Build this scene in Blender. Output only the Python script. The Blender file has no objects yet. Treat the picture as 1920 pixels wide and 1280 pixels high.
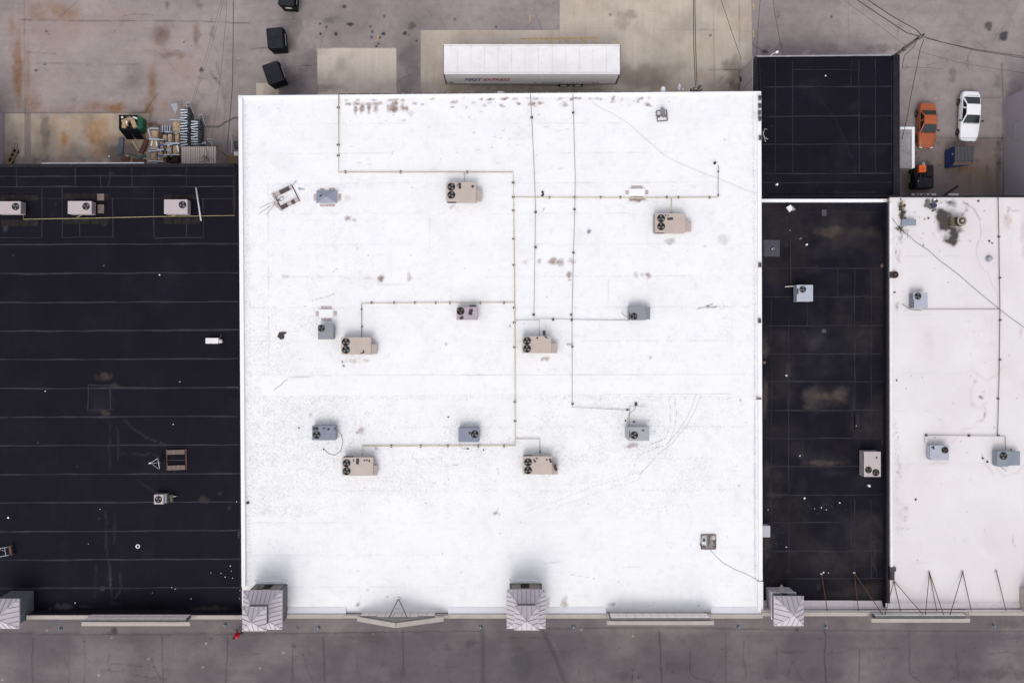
import bpy, bmesh, math, random
import numpy as np
from mathutils import Vector, Matrix
R = math.radians
random.seed(7)
scene = bpy.context.scene
col = scene.collection

# ---------------------------------------------------------------- camera, sky, sun, exposure
F, H = 1493.0, 77.0                      # focal length in photo pixels (1920 wide), flying height
cam_d = bpy.data.cameras.new('camera'); cam = bpy.data.objects.new('camera', cam_d); col.objects.link(cam)
cam.location = (0, 0, H); cam.rotation_euler = (0, 0, 0)
cam_d.sensor_width = 36.0; cam_d.lens = F / 1920 * 36.0; cam_d.clip_start = 1.0; cam_d.clip_end = 1500.0
scene.camera = cam
SUN_EL, SUN_AZ = R(58), R(193)           # sun high in the south, a little west, behind thin cloud
world = bpy.data.worlds.new('World'); scene.world = world; world.use_nodes = True
wn = world.node_tree; bg = wn.nodes['Background']
sky = wn.nodes.new('ShaderNodeTexSky'); sky.sky_type = 'NISHITA'; sky.sun_disc = False
sky.sun_elevation = SUN_EL; sky.sun_rotation = SUN_AZ; sky.dust_density = 3.0; sky.air_density = 1.0
hs = wn.nodes.new('ShaderNodeHueSaturation'); hs.inputs['Hue'].default_value = 0.53; hs.inputs['Saturation'].default_value = 0.30; hs.inputs['Value'].default_value = 2.9   # bright thin cloud
wn.links.new(sky.outputs[0], hs.inputs['Color']); wn.links.new(hs.outputs[0], bg.inputs[0])
bg.inputs[1].default_value = 0.15
sl = bpy.data.lights.new('sun', 'SUN'); sun = bpy.data.objects.new('sun', sl); col.objects.link(sun)
sl.energy = 0.5; sl.angle = R(13); sl.color = (1.0, 0.955, 0.90)
sv = Vector((math.sin(SUN_AZ) * math.cos(SUN_EL), math.cos(SUN_AZ) * math.cos(SUN_EL), math.sin(SUN_EL)))
sun.rotation_euler = sv.to_track_quat('Z', 'Y').to_euler(); sun.location = (0, -20, 60)
vs = scene.view_settings; vs.view_transform = 'Standard'; vs.look = 'None'; vs.gamma = 1.0; vs.use_curve_mapping = False
vs.exposure = -0.88

# ---------------------------------------------------------------- helpers
def P(px, py, z=0.0):
    s = (H - z) / F
    return Vector(((px - 960) * s, (640 - py) * s, z))

def srgb(r, g, b, k=1.0):
    def f(c):
        c = c / 255.0
        return (c / 12.92 if c <= 0.04045 else ((c + 0.055) / 1.055) ** 2.4) * k
    return (f(r), f(g), f(b), 1.0)

def lin(r, g, b): return (r, g, b, 1.0)

class NT:
    def __init__(s, name):
        m = bpy.data.materials.new(name); m.use_nodes = True; s.m = m; s.t = m.node_tree; s.b = s.t.nodes['Principled BSDF']
        s.pos = s.t.nodes.new('ShaderNodeNewGeometry').outputs['Position']
    def link(s, a, b): s.t.links.new(a, b)
    def noise(s, scale, detail=4, rough=0.55, vec=None, dist=0.0):
        n = s.t.nodes.new('ShaderNodeTexNoise'); n.inputs['Scale'].default_value = scale
        n.inputs['Detail'].default_value = detail; n.inputs['Roughness'].default_value = rough; n.inputs['Distortion'].default_value = dist
        s.link(vec or s.pos, n.inputs['Vector']); return n.outputs['Fac']
    def val(s, sock, x):
        if isinstance(x, (int, float)): sock.default_value = x
        else: s.link(x, sock)
    def math(s, op, a, b=0.0, c=0.0, clamp=False):
        n = s.t.nodes.new('ShaderNodeMath'); n.operation = op; n.use_clamp = clamp
        for i, x in enumerate((a, b, c)): s.val(n.inputs[i], x)
        return n.outputs[0]
    def mix(s, f, a, b, mode='MIX'):
        n = s.t.nodes.new('ShaderNodeMix'); n.data_type = 'RGBA'; n.blend_type = mode; n.clamp_factor = True
        s.val(n.inputs[0], f)
        for sock, x in ((n.inputs[6], a), (n.inputs[7], b)):
            if isinstance(x, tuple): sock.default_value = x
            else: s.link(x, sock)
        return n.outputs[2]
    def remap(s, v, a, b, c=0.0, d=1.0):
        n = s.t.nodes.new('ShaderNodeMapRange'); n.clamp = True
        s.link(v, n.inputs[0])
        for i, x in enumerate((a, b, c, d)): s.val(n.inputs[i + 1], x)
        return n.outputs[0]
    def stretch(s, v):
        n = s.t.nodes.new('ShaderNodeVectorMath'); n.operation = 'MULTIPLY'; s.link(s.pos, n.inputs[0]); n.inputs[1].default_value = v
        return n.outputs[0]
    def bump(s, h, strength, dist):
        n = s.t.nodes.new('ShaderNodeBump'); n.inputs['Strength'].default_value = strength; n.inputs['Distance'].default_value = dist
        s.link(h, n.inputs['Height']); s.link(n.outputs[0], s.b.inputs['Normal'])

MATS = {}
def mat(name, c, rough=0.6, metal=0.0, var=0.12, scale=2.0, grime=0.0, grime_c=(0.05, 0.04, 0.035, 1), bump=0.15, spec=0.4, coat=0.0):
    if name in MATS: return MATS[name]
    n = NT(name); b = n.b
    a = n.noise(scale, 5)
    dark = (c[0] * (1 - var), c[1] * (1 - var), c[2] * (1 - var), 1); lite = tuple(min(1, v * (1 + var)) for v in c[:3]) + (1,)
    cc = n.mix(n.remap(a, 0.3, 0.7), dark, lite)
    if grime > 0:
        g = n.noise(scale * 2.7, 6, 0.65)
        cc = n.mix(n.remap(g, 0.52, 0.78, 0, grime), cc, grime_c)
    n.link(cc, b.inputs['Base Color'])
    n.link(n.remap(n.noise(scale * 3, 3), 0.3, 0.7, max(0.05, rough - 0.08), min(1, rough + 0.08)), b.inputs['Roughness'])
    b.inputs['Metallic'].default_value = metal; b.inputs['Specular IOR Level'].default_value = spec
    if coat: b.inputs['Coat Weight'].default_value = coat; b.inputs['Coat Roughness'].default_value = 0.06
    if bump: n.bump(n.noise(scale * 9, 4), bump, 0.01)
    MATS[name] = n.m; return n.m

def surf(name, base, base2, rust, dark, pale, speck, rough=0.85, nsc=0.25, grain=0.12, spec=0.25, speck_amt=0.7, sp_scale=7.0, streak=0.0, sdir=(2.2, 0.12, 1), micro=0.0):
    """weathered sheet: 'stain' attribute carries rust / dark / pale / speckle wear masks"""
    n = NT(name); b = n.b
    at = n.t.nodes.new('ShaderNodeAttribute'); at.attribute_name = 'stain'
    sp = n.t.nodes.new('ShaderNodeSeparateColor'); n.link(at.outputs['Color'], sp.inputs[0])
    r, d, p, s = sp.outputs[0], sp.outputs[1], sp.outputs[2], at.outputs['Alpha']
    big = n.noise(nsc, 7, 0.6, dist=0.3); fine = n.noise(6.0, 6, 0.7); mid = n.noise(1.3, 6, 0.65)
    c = n.mix(n.remap(big, 0.35, 0.65), base, base2)
    c = n.mix(n.math('MULTIPLY', p, n.remap(mid, 0.25, 0.7, 0.72, 1.0)), c, pale)
    if streak:
        st = n.noise(1.0, 5, 0.6, vec=n.stretch(sdir))
        c = n.mix(n.remap(st, 0.45, 0.7, 0, streak), c, tuple(0.72 * v for v in base[:3]) + (1,))
    c = n.mix(n.math('MULTIPLY', r, n.remap(mid, 0.3, 0.68, 0.45, 1.1), clamp=True), c, rust)
    c = n.mix(n.math('MULTIPLY', d, n.remap(fine, 0.2, 0.6, 0.86, 1.12), clamp=True), c, dark)
    n1 = n.noise(sp_scale, 3, 0.75); n2 = n.noise(sp_scale * 0.33, 4, 0.7)
    thr = n.math('SUBTRACT', 0.75, n.math('MULTIPLY', s, 0.235))
    f1 = n.math('MULTIPLY', n.math('SUBTRACT', n1, thr), 9.0, clamp=True)
    f2 = n.math('MULTIPLY', n.math('SUBTRACT', n2, n.math('ADD', thr, -0.02)), 4.0, clamp=True)
    f = n.math('MULTIPLY', n.math('ADD', f1, n.math('MULTIPLY', f2, 0.45), clamp=True), speck_amt)
    c = n.mix(f, c, speck)
    g = n.remap(fine, 0.25, 0.75, 1 - grain, 1 + grain)
    if micro: g = n.math('MULTIPLY', g, n.remap(n.noise(17.0, 2, 0.8), 0.3, 0.7, 1 - micro, 1 + micro))
    gg = n.t.nodes.new('ShaderNodeCombineColor')
    for i in range(3): n.link(g, gg.inputs[i])
    c = n.mix(1.0, c, gg.outputs[0], 'MULTIPLY')
    n.link(c, b.inputs['Base Color']); b.inputs['Roughness'].default_value = rough; b.inputs['Specular IOR Level'].default_value = spec
    n.bump(n.noise(14.0, 4, 0.7), 0.25, 0.01)
    MATS[name] = n.m; return n.m

# ---- wear painting: masks computed at every vertex of a sheet (plan positions given in survey pixels)
def _h(ix, iy, seed): return np.modf(np.abs(np.sin(ix * 127.1 + iy * 311.7 + seed * 74.7) * 43758.5453))[0]
def vnoise(x, y, seed=0):
    ix, iy = np.floor(x), np.floor(y); fx, fy = x - ix, y - iy
    fx = fx * fx * (3 - 2 * fx); fy = fy * fy * (3 - 2 * fy)
    a, b, c, d = _h(ix, iy, seed), _h(ix + 1, iy, seed), _h(ix, iy + 1, seed), _h(ix + 1, iy + 1, seed)
    return (a * (1 - fx) + b * fx) * (1 - fy) + (c * (1 - fx) + d * fx) * fy
def fbm(x, y, sc, seed=0, oc=4):
    v = 0; a = 0.5; t = 0
    for i in range(oc):
        v = v + a * vnoise(x / sc * 2 ** i, y / sc * 2 ** i, seed + i * 3.1); t += a; a *= 0.55
    return v / t
CH = {'r': 0, 'd': 1, 'p': 2, 's': 3}
class Paint:
    def __init__(s, base=(0, 0, 0, 0)): s.ops = []; s.base = base
    def blob(s, ch, x, y, rx, ry, v, soft=0.7, rough=0.7, ang=0): s.ops.append(('b', ch, x, y, rx, ry, v, soft, rough, ang)); return s
    def line(s, ch, pts, w, v, wig=1.5, brk=0.3): s.ops.append(('l', ch, pts, w, v, wig, brk)); return s
    def rect(s, ch, x0, y0, x1, y1, v, edge=4, rough=0.4): s.ops.append(('r', ch, x0, y0, x1, y1, v, edge, rough)); return s
    def wear(s, ch, sc, lo, hi, v, seed=3): s.ops.append(('w', ch, sc, lo, hi, v, seed)); return s
    def set(s, ch, x0, y0, x1, y1, mul): s.ops.append(('m', ch, x0, y0, x1, y1, mul)); return s
    def eval(s, X, Y):
        A = np.zeros((len(X), 4)); A[:] = s.base
        for k, o in enumerate(s.ops):
            c = CH[o[1]]
            if o[0] == 'b':
                _, _, x, y, rx, ry, v, soft, rough, ang = o
                m = np.where((np.abs(X - x) < 1.7 * max(rx, ry)) & (np.abs(Y - y) < 1.7 * max(rx, ry)))[0]
                if not len(m): continue
                dx, dy = X[m] - x, Y[m] - y; ca, sa = math.cos(ang), math.sin(ang)
                u, w = (dx * ca + dy * sa) / rx, (-dx * sa + dy * ca) / ry
                d = np.sqrt(u * u + w * w) + (fbm(X[m], Y[m], max(4, min(rx, ry) * 0.9), k) - 0.5) * 2 * rough
                t = np.clip((1 - d) / soft, 0, 1); val = v * t * t * (3 - 2 * t); val = val * (0.7 + 0.6 * fbm(X[m], Y[m], max(9, 0.7 * max(rx, ry)), k + 9))
            elif o[0] == 'l':
                _, _, pts, w, v, wig, brk = o
                xs = [p[0] for p in pts]; ys = [p[1] for p in pts]; g = w + wig + 4
                m = np.where((X > min(xs) - g) & (X < max(xs) + g) & (Y > min(ys) - g) & (Y < max(ys) + g))[0]
                if not len(m): continue
                x = X[m] + (fbm(X[m], Y[m], 14, k) - 0.5) * 2 * wig; y = Y[m] + (fbm(X[m], Y[m], 14, k + 5) - 0.5) * 2 * wig
                d = np.full(len(m), 1e9)
                for (ax, ay), (bx, by) in zip(pts[:-1], pts[1:]):
                    lx, ly = bx - ax, by - ay; L = lx * lx + ly * ly + 1e-9
                    t = np.clip(((x - ax) * lx + (y - ay) * ly) / L, 0, 1)
                    d = np.minimum(d, np.hypot(x - ax - t * lx, y - ay - t * ly))
                val = v * np.clip(1.3 - d / w, 0, 1)
                if brk: val = val * np.clip((fbm(X[m], Y[m], 22, k + 2) - brk * 0.8) * 3.2, 0, 1)
            elif o[0] == 'r':
                _, _, x0, y0, x1, y1, v, edge, rough = o
                m = np.where((X > x0 - edge) & (X < x1 + edge) & (Y > y0 - edge) & (Y < y1 + edge))[0]
                if not len(m): continue
                d = np.minimum(np.minimum(X[m] - x0, x1 - X[m]), np.minimum(Y[m] - y0, y1 - Y[m])) / edge
                val = v * np.clip(0.5 + 0.5 * d, 0, 1) * (1 - rough + 2 * rough * fbm(X[m], Y[m], 30, k))
            elif o[0] == 'w':
                _, _, sc, lo, hi, v, seed = o
                m = slice(None); val = v * np.clip((fbm(X, Y, sc, seed, 5) - lo) / (hi - lo), 0, 1)
            else:
                _, _, x0, y0, x1, y1, mul = o
                m = np.where((X > x0) & (X < x1) & (Y > y0) & (Y < y1))[0]; A[m, c] *= mul; continue
            A[m, c] = np.clip(A[m, c] + val, 0, 1)
        return np.clip(A, 0, 1)

def tag(o, label=None, cat=None, group=None, kind=None):
    if label: o['label'] = label
    if cat: o['category'] = cat
    if group: o['group'] = group
    if kind: o['kind'] = kind
    return o
def thing(name, label, cat, loc=(0, 0, 0), rz=0.0, group=None):
    o = bpy.data.objects.new(name, None); col.objects.link(o); o.location = loc; o.rotation_euler = (0, 0, rz); o.empty_display_size = 0.3
    return tag(o, label, cat, group)
def root_loc(p):
    v = Vector((0, 0, 0))
    while p is not None: v += p.location; p = p.parent
    return v
def link_mesh(name, me, m, parent):
    if m is not None and not me.materials: me.materials.append(m)
    o = bpy.data.objects.new(name, me); col.objects.link(o)
    if parent is not None: o.parent = parent
    return o
def grid_mesh(name, V, nx, ny, m, parent, paint, zpl):
    me = bpy.data.meshes.new(name)
    idx = np.arange(nx * ny).reshape(ny, nx)
    q = np.stack([idx[1:, :-1], idx[1:, 1:], idx[:-1, 1:], idx[:-1, :-1]], -1).reshape(-1, 4)
    me.vertices.add(len(V)); me.loops.add(q.size); me.polygons.add(len(q))
    me.vertices.foreach_set('co', V.astype(np.float32).ravel()); me.loops.foreach_set('vertex_index', q.astype(np.int32).ravel())
    me.polygons.foreach_set('loop_start', np.arange(0, q.size, 4, dtype=np.int32))
    me.update(calc_edges=True)
    if paint is not None:
        s = F / (H - zpl); A = paint.eval(V[:, 0] * s + 960, 640 - V[:, 1] * s)
        at = me.attributes.new('stain', 'FLOAT_COLOR', 'POINT'); at.data.foreach_set('color', A.astype(np.float32).ravel())
    if parent is not None:
        V2 = V - np.array(root_loc(parent)); me.vertices.foreach_set('co', V2.astype(np.float32).ravel()); me.update()
    return link_mesh(name, me, m, parent)
def sheet(name, quad, z, res, m, parent=None, paint=None):
    """flat sheet between four survey points NW, NE, SE, SW lying in plane z"""
    c = [np.array(P(x, y, z)) for x, y in quad]
    nx = max(2, int(max(np.linalg.norm(c[1] - c[0]), np.linalg.norm(c[2] - c[3])) / res) + 1)
    ny = max(2, int(max(np.linalg.norm(c[3] - c[0]), np.linalg.norm(c[2] - c[1])) / res) + 1)
    u, v = np.meshgrid(np.linspace(0, 1, nx), np.linspace(0, 1, ny)); u = u[..., None]; v = v[..., None]
    V = ((c[0] * (1 - u) + c[1] * u) * (1 - v) + (c[3] * (1 - u) + c[2] * u) * v).reshape(-1, 3)
    return grid_mesh(name, V, nx, ny, m, parent, paint, z)

class MB:
    def __init__(s): s.v = []; s.f = []
    def poly(s, pts): n = len(s.v); s.v += [tuple(p) for p in pts]; s.f.append(tuple(range(n, n + len(pts)))); return s
    def hexa(s, b, t):
        n = len(s.v); s.v += [tuple(p) for p in b] + [tuple(p) for p in t]; k = len(b)
        s.f.append(tuple(n + i for i in reversed(range(k)))); s.f.append(tuple(n + k + i for i in range(k)))
        for i in range(k): j = (i + 1) % k; s.f.append((n + i, n + j, n + k + j, n + k + i))
        return s
    def box(s, x0, y0, z0, x1, y1, z1):
        if x0 > x1: x0, x1 = x1, x0
        if y0 > y1: y0, y1 = y1, y0
        return s.hexa([(x0, y0, z0), (x1, y0, z0), (x1, y1, z0), (x0, y1, z0)], [(x0, y0, z1), (x1, y0, z1), (x1, y1, z1), (x0, y1, z1)])
    def cbox(s, cx, cy, cz, sx, sy, sz, a=0.0, tilt=0.0, tax='X'):
        M = Matrix.Translation((cx, cy, cz)) @ Matrix.Rotation(a, 4, 'Z') @ Matrix.Rotation(tilt, 4, tax)
        pts = [M @ Vector((x * sx / 2, y * sy / 2, z * sz / 2)) for z in (-1, 1) for x, y in ((-1, -1), (1, -1), (1, 1), (-1, 1))]
        return s.hexa(pts[:4], pts[4:])
    def prism(s, poly, z0, z1): return s.hexa([(x, y, z0) for x, y in poly], [(x, y, z1) for x, y in poly])
    def cyl(s, cx, cy, z0, z1, r, n=14, r2=None):
        r2 = r if r2 is None else r2; A = [2 * math.pi * i / n for i in range(n)]
        return s.hexa([(cx + r * math.cos(a), cy + r * math.sin(a), z0) for a in A], [(cx + r2 * math.cos(a), cy + r2 * math.sin(a), z1) for a in A])
    def acyl(s, c, ax, r, L, n=14, r2=None):
        ax = Vector(ax).normalized(); q = Vector((0, 0, 1)).rotation_difference(ax); c = Vector(c); r2 = r if r2 is None else r2
        A = [2 * math.pi * i / n for i in range(n)]
        return s.hexa([c + q @ Vector((r * math.cos(a), r * math.sin(a), -L / 2)) for a in A], [c + q @ Vector((r2 * math.cos(a), r2 * math.sin(a), L / 2)) for a in A])
    def ring(s, cx, cy, z0, z1, r0, r1, n=20):
        k = len(s.v)
        for i in range(n):
            a = 2 * math.pi * i / n; ca, sa = math.cos(a), math.sin(a)
            s.v += [(cx + r0 * ca, cy + r0 * sa, z0), (cx + r1 * ca, cy + r1 * sa, z0), (cx + r1 * ca, cy + r1 * sa, z1), (cx + r0 * ca, cy + r0 * sa, z1)]
        for i in range(n):
            a, b = k + 4 * i, k + 4 * ((i + 1) % n)
            for j in range(4): j2 = (j + 1) % 4; s.f.append((a + j, b + j, b + j2, a + j2))
        return s
    def tube(s, pts, r, n=6):
        pts = [Vector(p) for p in pts]; base = len(s.v); up = Vector((0, 0, 1))
        for i, p in enumerate(pts):
            d = (pts[min(i + 1, len(pts) - 1)] - pts[max(i - 1, 0)]).normalized()
            a = d.cross(up)
            if a.length < 1e-3: a = d.cross(Vector((1, 0, 0)))
            a.normalize(); b = d.cross(a)
            for k in range(n): t = 2 * math.pi * k / n; s.v.append(tuple(p + r * (math.cos(t) * a + math.sin(t) * b)))
        for i in range(len(pts) - 1):
            for k in range(n):
                a, b = base + i * n + k, base + i * n + (k + 1) % n; s.f.append((a, b, b + n, a + n))
        s.f.append(tuple(base + k for k in reversed(range(n)))); e = base + (len(pts) - 1) * n; s.f.append(tuple(e + k for k in range(n)))
        return s
    def mesh(s, name, bevel=0.0, smooth=False, off=None):
        me = bpy.data.meshes.new(name); v = s.v if off is None else [tuple(Vector(p) - off) for p in s.v]
        me.from_pydata(v, [], s.f)
        bm = bmesh.new(); bm.from_mesh(me); bmesh.ops.recalc_face_normals(bm, faces=bm.faces)
        if bevel: bmesh.ops.bevel(bm, geom=bm.edges[:], offset=bevel, segments=2, affect='EDGES', profile=0.6, clamp_overlap=True)
        if smooth:
            for f in bm.faces: f.smooth = True
        bm.to_mesh(me); bm.free(); me.update(); return me
    def build(s, name, m, parent=None, bevel=0.0, smooth=False, world=True):
        off = root_loc(parent) if (parent is not None and world) else None
        return link_mesh(name, s.mesh(name, bevel, smooth, off), m, parent)
def children(o): return [c for c in bpy.data.objects if c.parent == o]
def copy_tree(o, parent=None, kids=None):
    c = o.copy(); col.objects.link(c); c.parent = parent
    for ch in KIDS(o): copy_tree(ch, c)
    return c
def KIDS(o): return list(o.children)
def dup(o, loc, rz=0.0, label=None):
    c = copy_tree(o); c.location = loc; c.rotation_euler = (0, 0, rz)
    if label: c['label'] = label
    return c
def single(name, mb, m, label, cat, loc, rz=0.0, group=None, bevel=0.0, smooth=False):
    o = link_mesh(name, mb.mesh(name, bevel, smooth), m, None); o.location = loc; o.rotation_euler = (0, 0, rz)
    return tag(o, label, cat, group)
# ---------------------------------------------------------------- surface materials
M_ASPH = surf('asphalt', lin(.070, .061, .067), lin(.087, .075, .082), lin(.19, .095, .038), lin(.048, .043, .046), lin(.345, .293, .280), lin(.05, .048, .05), rough=.92, nsc=.16, grain=.10, speck_amt=.5, streak=.13, sdir=(.16, 1.2, 1), micro=.10)
M_CONC = surf('weathered_concrete', lin(.43, .365, .295), lin(.52, .45, .37), lin(.36, .185, .065), lin(.14, .115, .095), lin(.58, .51, .45), lin(.10, .09, .08), rough=.9, nsc=.22, grain=.11, speck_amt=.45, streak=.22, micro=.07)
M_WHITE = surf('white_membrane', lin(.72, .717, .714), lin(.75, .748, .745), lin(.15, .065, .030), lin(.10, .09, .095), lin(.78, .78, .78), lin(.13, .125, .13), rough=.55, nsc=.35, grain=.05, micro=.035, streak=.09, sdir=(.35, 3.0, 1), speck_amt=.35, sp_scale=9.0)
M_WHITE2 = surf('aged_white_membrane', lin(.595, .56, .553), lin(.645, .615, .61), lin(.34, .215, .16), lin(.055, .046, .042), lin(.74, .71, .71), lin(.22, .20, .21), rough=.6, nsc=.10, grain=.035, speck_amt=.5, sp_scale=5.0)
M_BLACK = surf('black_membrane', lin(.0062, .0057, .0105), lin(.0080, .0074, .0130), lin(.064, .050, .043), lin(.0055, .005, .0065), lin(.060, .056, .064), lin(.05, .05, .055), rough=.62, nsc=.3, grain=.18, speck_amt=.25, streak=.22, spec=.06)
tape_m = mat('seam_tape', (.027, .0255, .033), .6, var=.35, scale=.7, grime=.45, grime_c=(.014, .013, .018, 1), spec=.1)
tan = mat('tan_stucco', (.36, .32, .285), .85, var=.08, scale=1.5, grime=.25, grime_c=(.2, .17, .15, 1))
cap_dark = mat('dark_cap_metal', (.085, .08, .082), .6, var=.2)
pinkback = mat('pale_metal_sheet', (.80, .72, .70), .5, var=.06, scale=2, grime=.15, grime_c=(.3, .24, .2, 1))
whitecap = mat('white_coping', (.74, .74, .745), .5, var=.02, scale=1.0, grime=.10, grime_c=(.4, .38, .38, 1))
blackcap = mat('black_flashing', (.012, .011, .015), .55, var=.35, scale=1.5, grime=.3, grime_c=(.05, .045, .042, 1), spec=.15)
tape_dim = mat('dim_seam_tape', (.0235, .022, .028), .6, var=.3, scale=.7, grime=.5, grime_c=(.011, .010, .014, 1), spec=.08)
wall_grey = mat('grey_wall', (.26, .235, .245), .8, var=.08, scale=.7)
rust_steel = mat('rusty_steel', (.085, .038, .024), .8, var=.35, scale=4)
galv = mat('galvanised_steel', (.42, .43, .45), .42, metal=.55, var=.15, scale=4)
dark_steel = mat('dark_steel', (.035, .033, .035), .5, var=.3, scale=4)
rubber = mat('black_rubber', (.012, .012, .012), .85, var=.2, scale=8)
g_extra = None
yellow_paint = mat('faded_yellow_paint', (.46, .32, .12), .85, var=.3, scale=6, grime=.95, grime_c=(.36, .29, .22, 1))

# ---------------------------------------------------------------- ground
g = Paint((0, 0, .10, .10))
g.rect('p', -4000, -4000, 4000, 420, .62, edge=40, rough=.12)
g.wear('p', 90, .45, .75, .25, 5).wear('d', 70, .50, .85, .16, 8).rect('r', -50, -300, 440, 330, .13, edge=60, rough=.5).wear('d', 12, .55, .85, .14, 9)
g.blob('p', 190, 90, 280, 150, .30, rough=.4).blob('d', 560, 130, 60, 70, .30).blob('d', 548, 165, 40, 40, .35).blob('d', 690, 60, 190, 90, .16, rough=.3)
g.blob('d', 770, 120, 30, 70, .25).blob('d', 545, 60, 26, 50, .3)
# rust, oil and mud marks of the yard
g.blob('r', 33, 130, 14, 90, 1.00, soft=.9, rough=.35).blob('r', 36, 150, 8, 50, 1.00, rough=.3, soft=1.15).blob('r', 52, 140, 9, 110, 0.59, rough=.2, soft=1.15).blob('r', 22, 60, 10, 60, 0.54, soft=1.15)
g.blob('r', 100, 20, 75, 26, 0.59, rough=.8, soft=1.15).blob('r', 62, 195, 20, 45, 0.46, soft=1.15)
g.blob('r', 302, 66, 30, 34, 0.65, soft=1.15).blob('d', 302, 62, 26, 36, 0.39, soft=1.15).blob('d', 368, 66, 12, 32, 0.44, soft=1.15).blob('r', 368, 62, 11, 30, 0.39, soft=1.15).blob('r', 322, 104, 42, 13, 0.65, soft=1.15).blob('d', 312, 104, 45, 12, 0.29, soft=1.15)
g.blob('r', 286, 160, 13, 62, 0.85, rough=.5, soft=1.15).blob('r', 278, 205, 14, 30, 0.93, soft=1.15).blob('r', 200, 200, 70, 14, 0.54, soft=1.15).blob('r', 218, 206, 22, 12, 0.78, soft=1.15).blob('r', 310, 200, 16, 25, 0.43, soft=1.15).blob('d', 372, 10, 12, 14, 0.52, soft=1.15).blob('d', 314, 8, 8, 18, 0.52, soft=1.15)
g.blob('d', 252, 155, 42, 40, 0.26, soft=1.15).blob('d', 398, 55, 10, 22, 0.45, soft=1.15).blob('d', 138, 188, 10, 10, 0.36, soft=1.15).blob('r', 241, 105, 14, 24, 0.23, soft=1.15)
g.blob('r', 150, 210, 120, 18, .3, soft=1.15).blob('r', 330, 130, 60, 30, .25, soft=1.15).blob('r', 95, 60, 70, 60, .22, soft=1.15).blob('r', 40, 240, 30, 40, .4, soft=1.15).blob('d', 175, 130, 120, 50, .12, soft=1.15).blob('d', 420, 120, 40, 100, .16, rough=.4, soft=1.15).blob('r', 210, 40, 120, 40, .14, soft=1.15)
for a in [(87, 59, 4, 2), (84, 121, 3, 2), (67, 132, 4, 3), (345, 79, 2, 2), (378, 131, 5, 6), (600, 45, 4, 3), (601, 64, 3, 3), (612, 51, 3, 3), (630, 64, 4, 4), (657, 46, 8, 5), (695, 50, 3, 3), (698, 60, 3, 3), (697, 70, 3, 3), (719, 63, 4, 4), (712, 71, 3, 3), (709, 82, 3, 3), (705, 88, 3, 3), (760, 63, 5, 4), (767, 66, 3, 3), (781, 77, 3, 3), (721, 31, 3, 3), (645, 13, 5, 4), (853, 37, 3, 3), (930, 51, 3, 3), (1854, 49, 9, 9), (1882, 69, 11, 13), (1559, 32, 3, 3)]:
    g.blob('d', *a, .8, soft=.5, rough=.5)
g.blob('d', 770, 46, 17, 12, .45, ang=.6).blob('d', 617, 40, 12, 9, .25)
g.line('d', [(0, 213), (120, 212), (270, 212)], 1.6, .5, 1, .2).line('d', [(40, 37), (108, 39), (210, 40), (300, 39), (400, 41), (470, 44)], 1.3, .6, 1.2, .25)
g.line('d', [(70, 118), (130, 119), (210, 122), (260, 121)], 1.1, .35, 2, .4).line('d', [(46, 0), (46, 120), (47, 213)], 1.0, .45, .6, .15).line('p', [(52, 45), (54, 200)], 5, .25, 1, .1)
g.line('d', [(383, 237), (410, 238), (422, 230), (432, 226), (440, 221), (470, 220)], 1.7, .9, 1.2, .05).line('d', [(272, 212), (282, 192), (297, 175)], 1.4, .5, 2, .2)
g.line('d', [(406, 118), (418, 165), (424, 205), (418, 260)], 1.1, .45, 2, .3).line('d', [(390, 130), (412, 158)], 3, .35, 2, .3).line('d', [(362, 160), (380, 185)], 3, .22, 2, .3)
g.line('p', [(400, 140), (413, 185), (418, 215)], 1.5, .4, 1, .3).line('d', [(480, 41), (560, 36), (640, 34)], 1.2, .3, 2, .4).line('d', [(470, 92), (500, 90)], 1.4, .5, 1, .2)
for a in [(75, 169), (207, 186), (259, 164), (409, 16), (337, 71), (448, 110), (12, 88), (544, 33), (544, 55), (735, 61), (1754, 184)]: g.blob('p', a[0], a[1], 3, 3, 1, soft=.6, rough=.3)
# right-hand yard
g.rect('d', 1684, 258, 1884, 400, .30, edge=8, rough=.7).rect('r', 1684, 258, 1884, 400, .26, edge=8, rough=.8).blob('r', 1830, 320, 45, 40, .4).blob('r', 1800, 318, 50, 10, .45).blob('d', 1815, 352, 8, 18, .8).blob('d', 1700, 340, 26, 40, .35).blob('d', 1735, 360, 60, 9, .55).blob('d', 1872, 300, 8, 70, .3)
for i in range(40): g.blob('d', random.Random(i).uniform(1690, 1880), random.Random(i + 50).uniform(262, 366), random.Random(i + 9).uniform(2, 9), random.Random(i + 7).uniform(2, 8), .3, rough=.9)
g.line('d', [(1750, 258), (1805, 259), (1880, 259)], 1.1, .5, .6, .2).line('d', [(1878, 120), (1881, 190), (1881, 370)], 1.4, .6, .6, .1).line('d', [(1840, 183), (1880, 183)], 1.2, .5, .6, .2)
g.blob('d', 1785, 140, 10, 18, .35).blob('d', 1735, 160, 8, 14, .22).blob('d', 1870, 150, 10, 18, .3).line('p', [(1888, 62), (1920, 10)], 9, .14, 2, .1).line('d', [(1590, 0), (1592, 95)], 1.4, .18, 1, .2).line('p', [(1585, 0), (1590, 95)], 9, .12, 2, .2)
g.blob('d', 1460, 28, 6, 9, .4).blob('d', 1480, 92, 60, 14, .25).blob('d', 1655, 90, 40, 10, .3).blob('d', 1560, 88, 24, 12, .25).blob('d', 1435, 98, 10, 6, .7).blob('p', 1600, 40, 150, 45, .12, rough=.4).line('d', [(1408, 80), (1416, 88), (1436, 98)], 1.6, .6, 1, .1)
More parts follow.
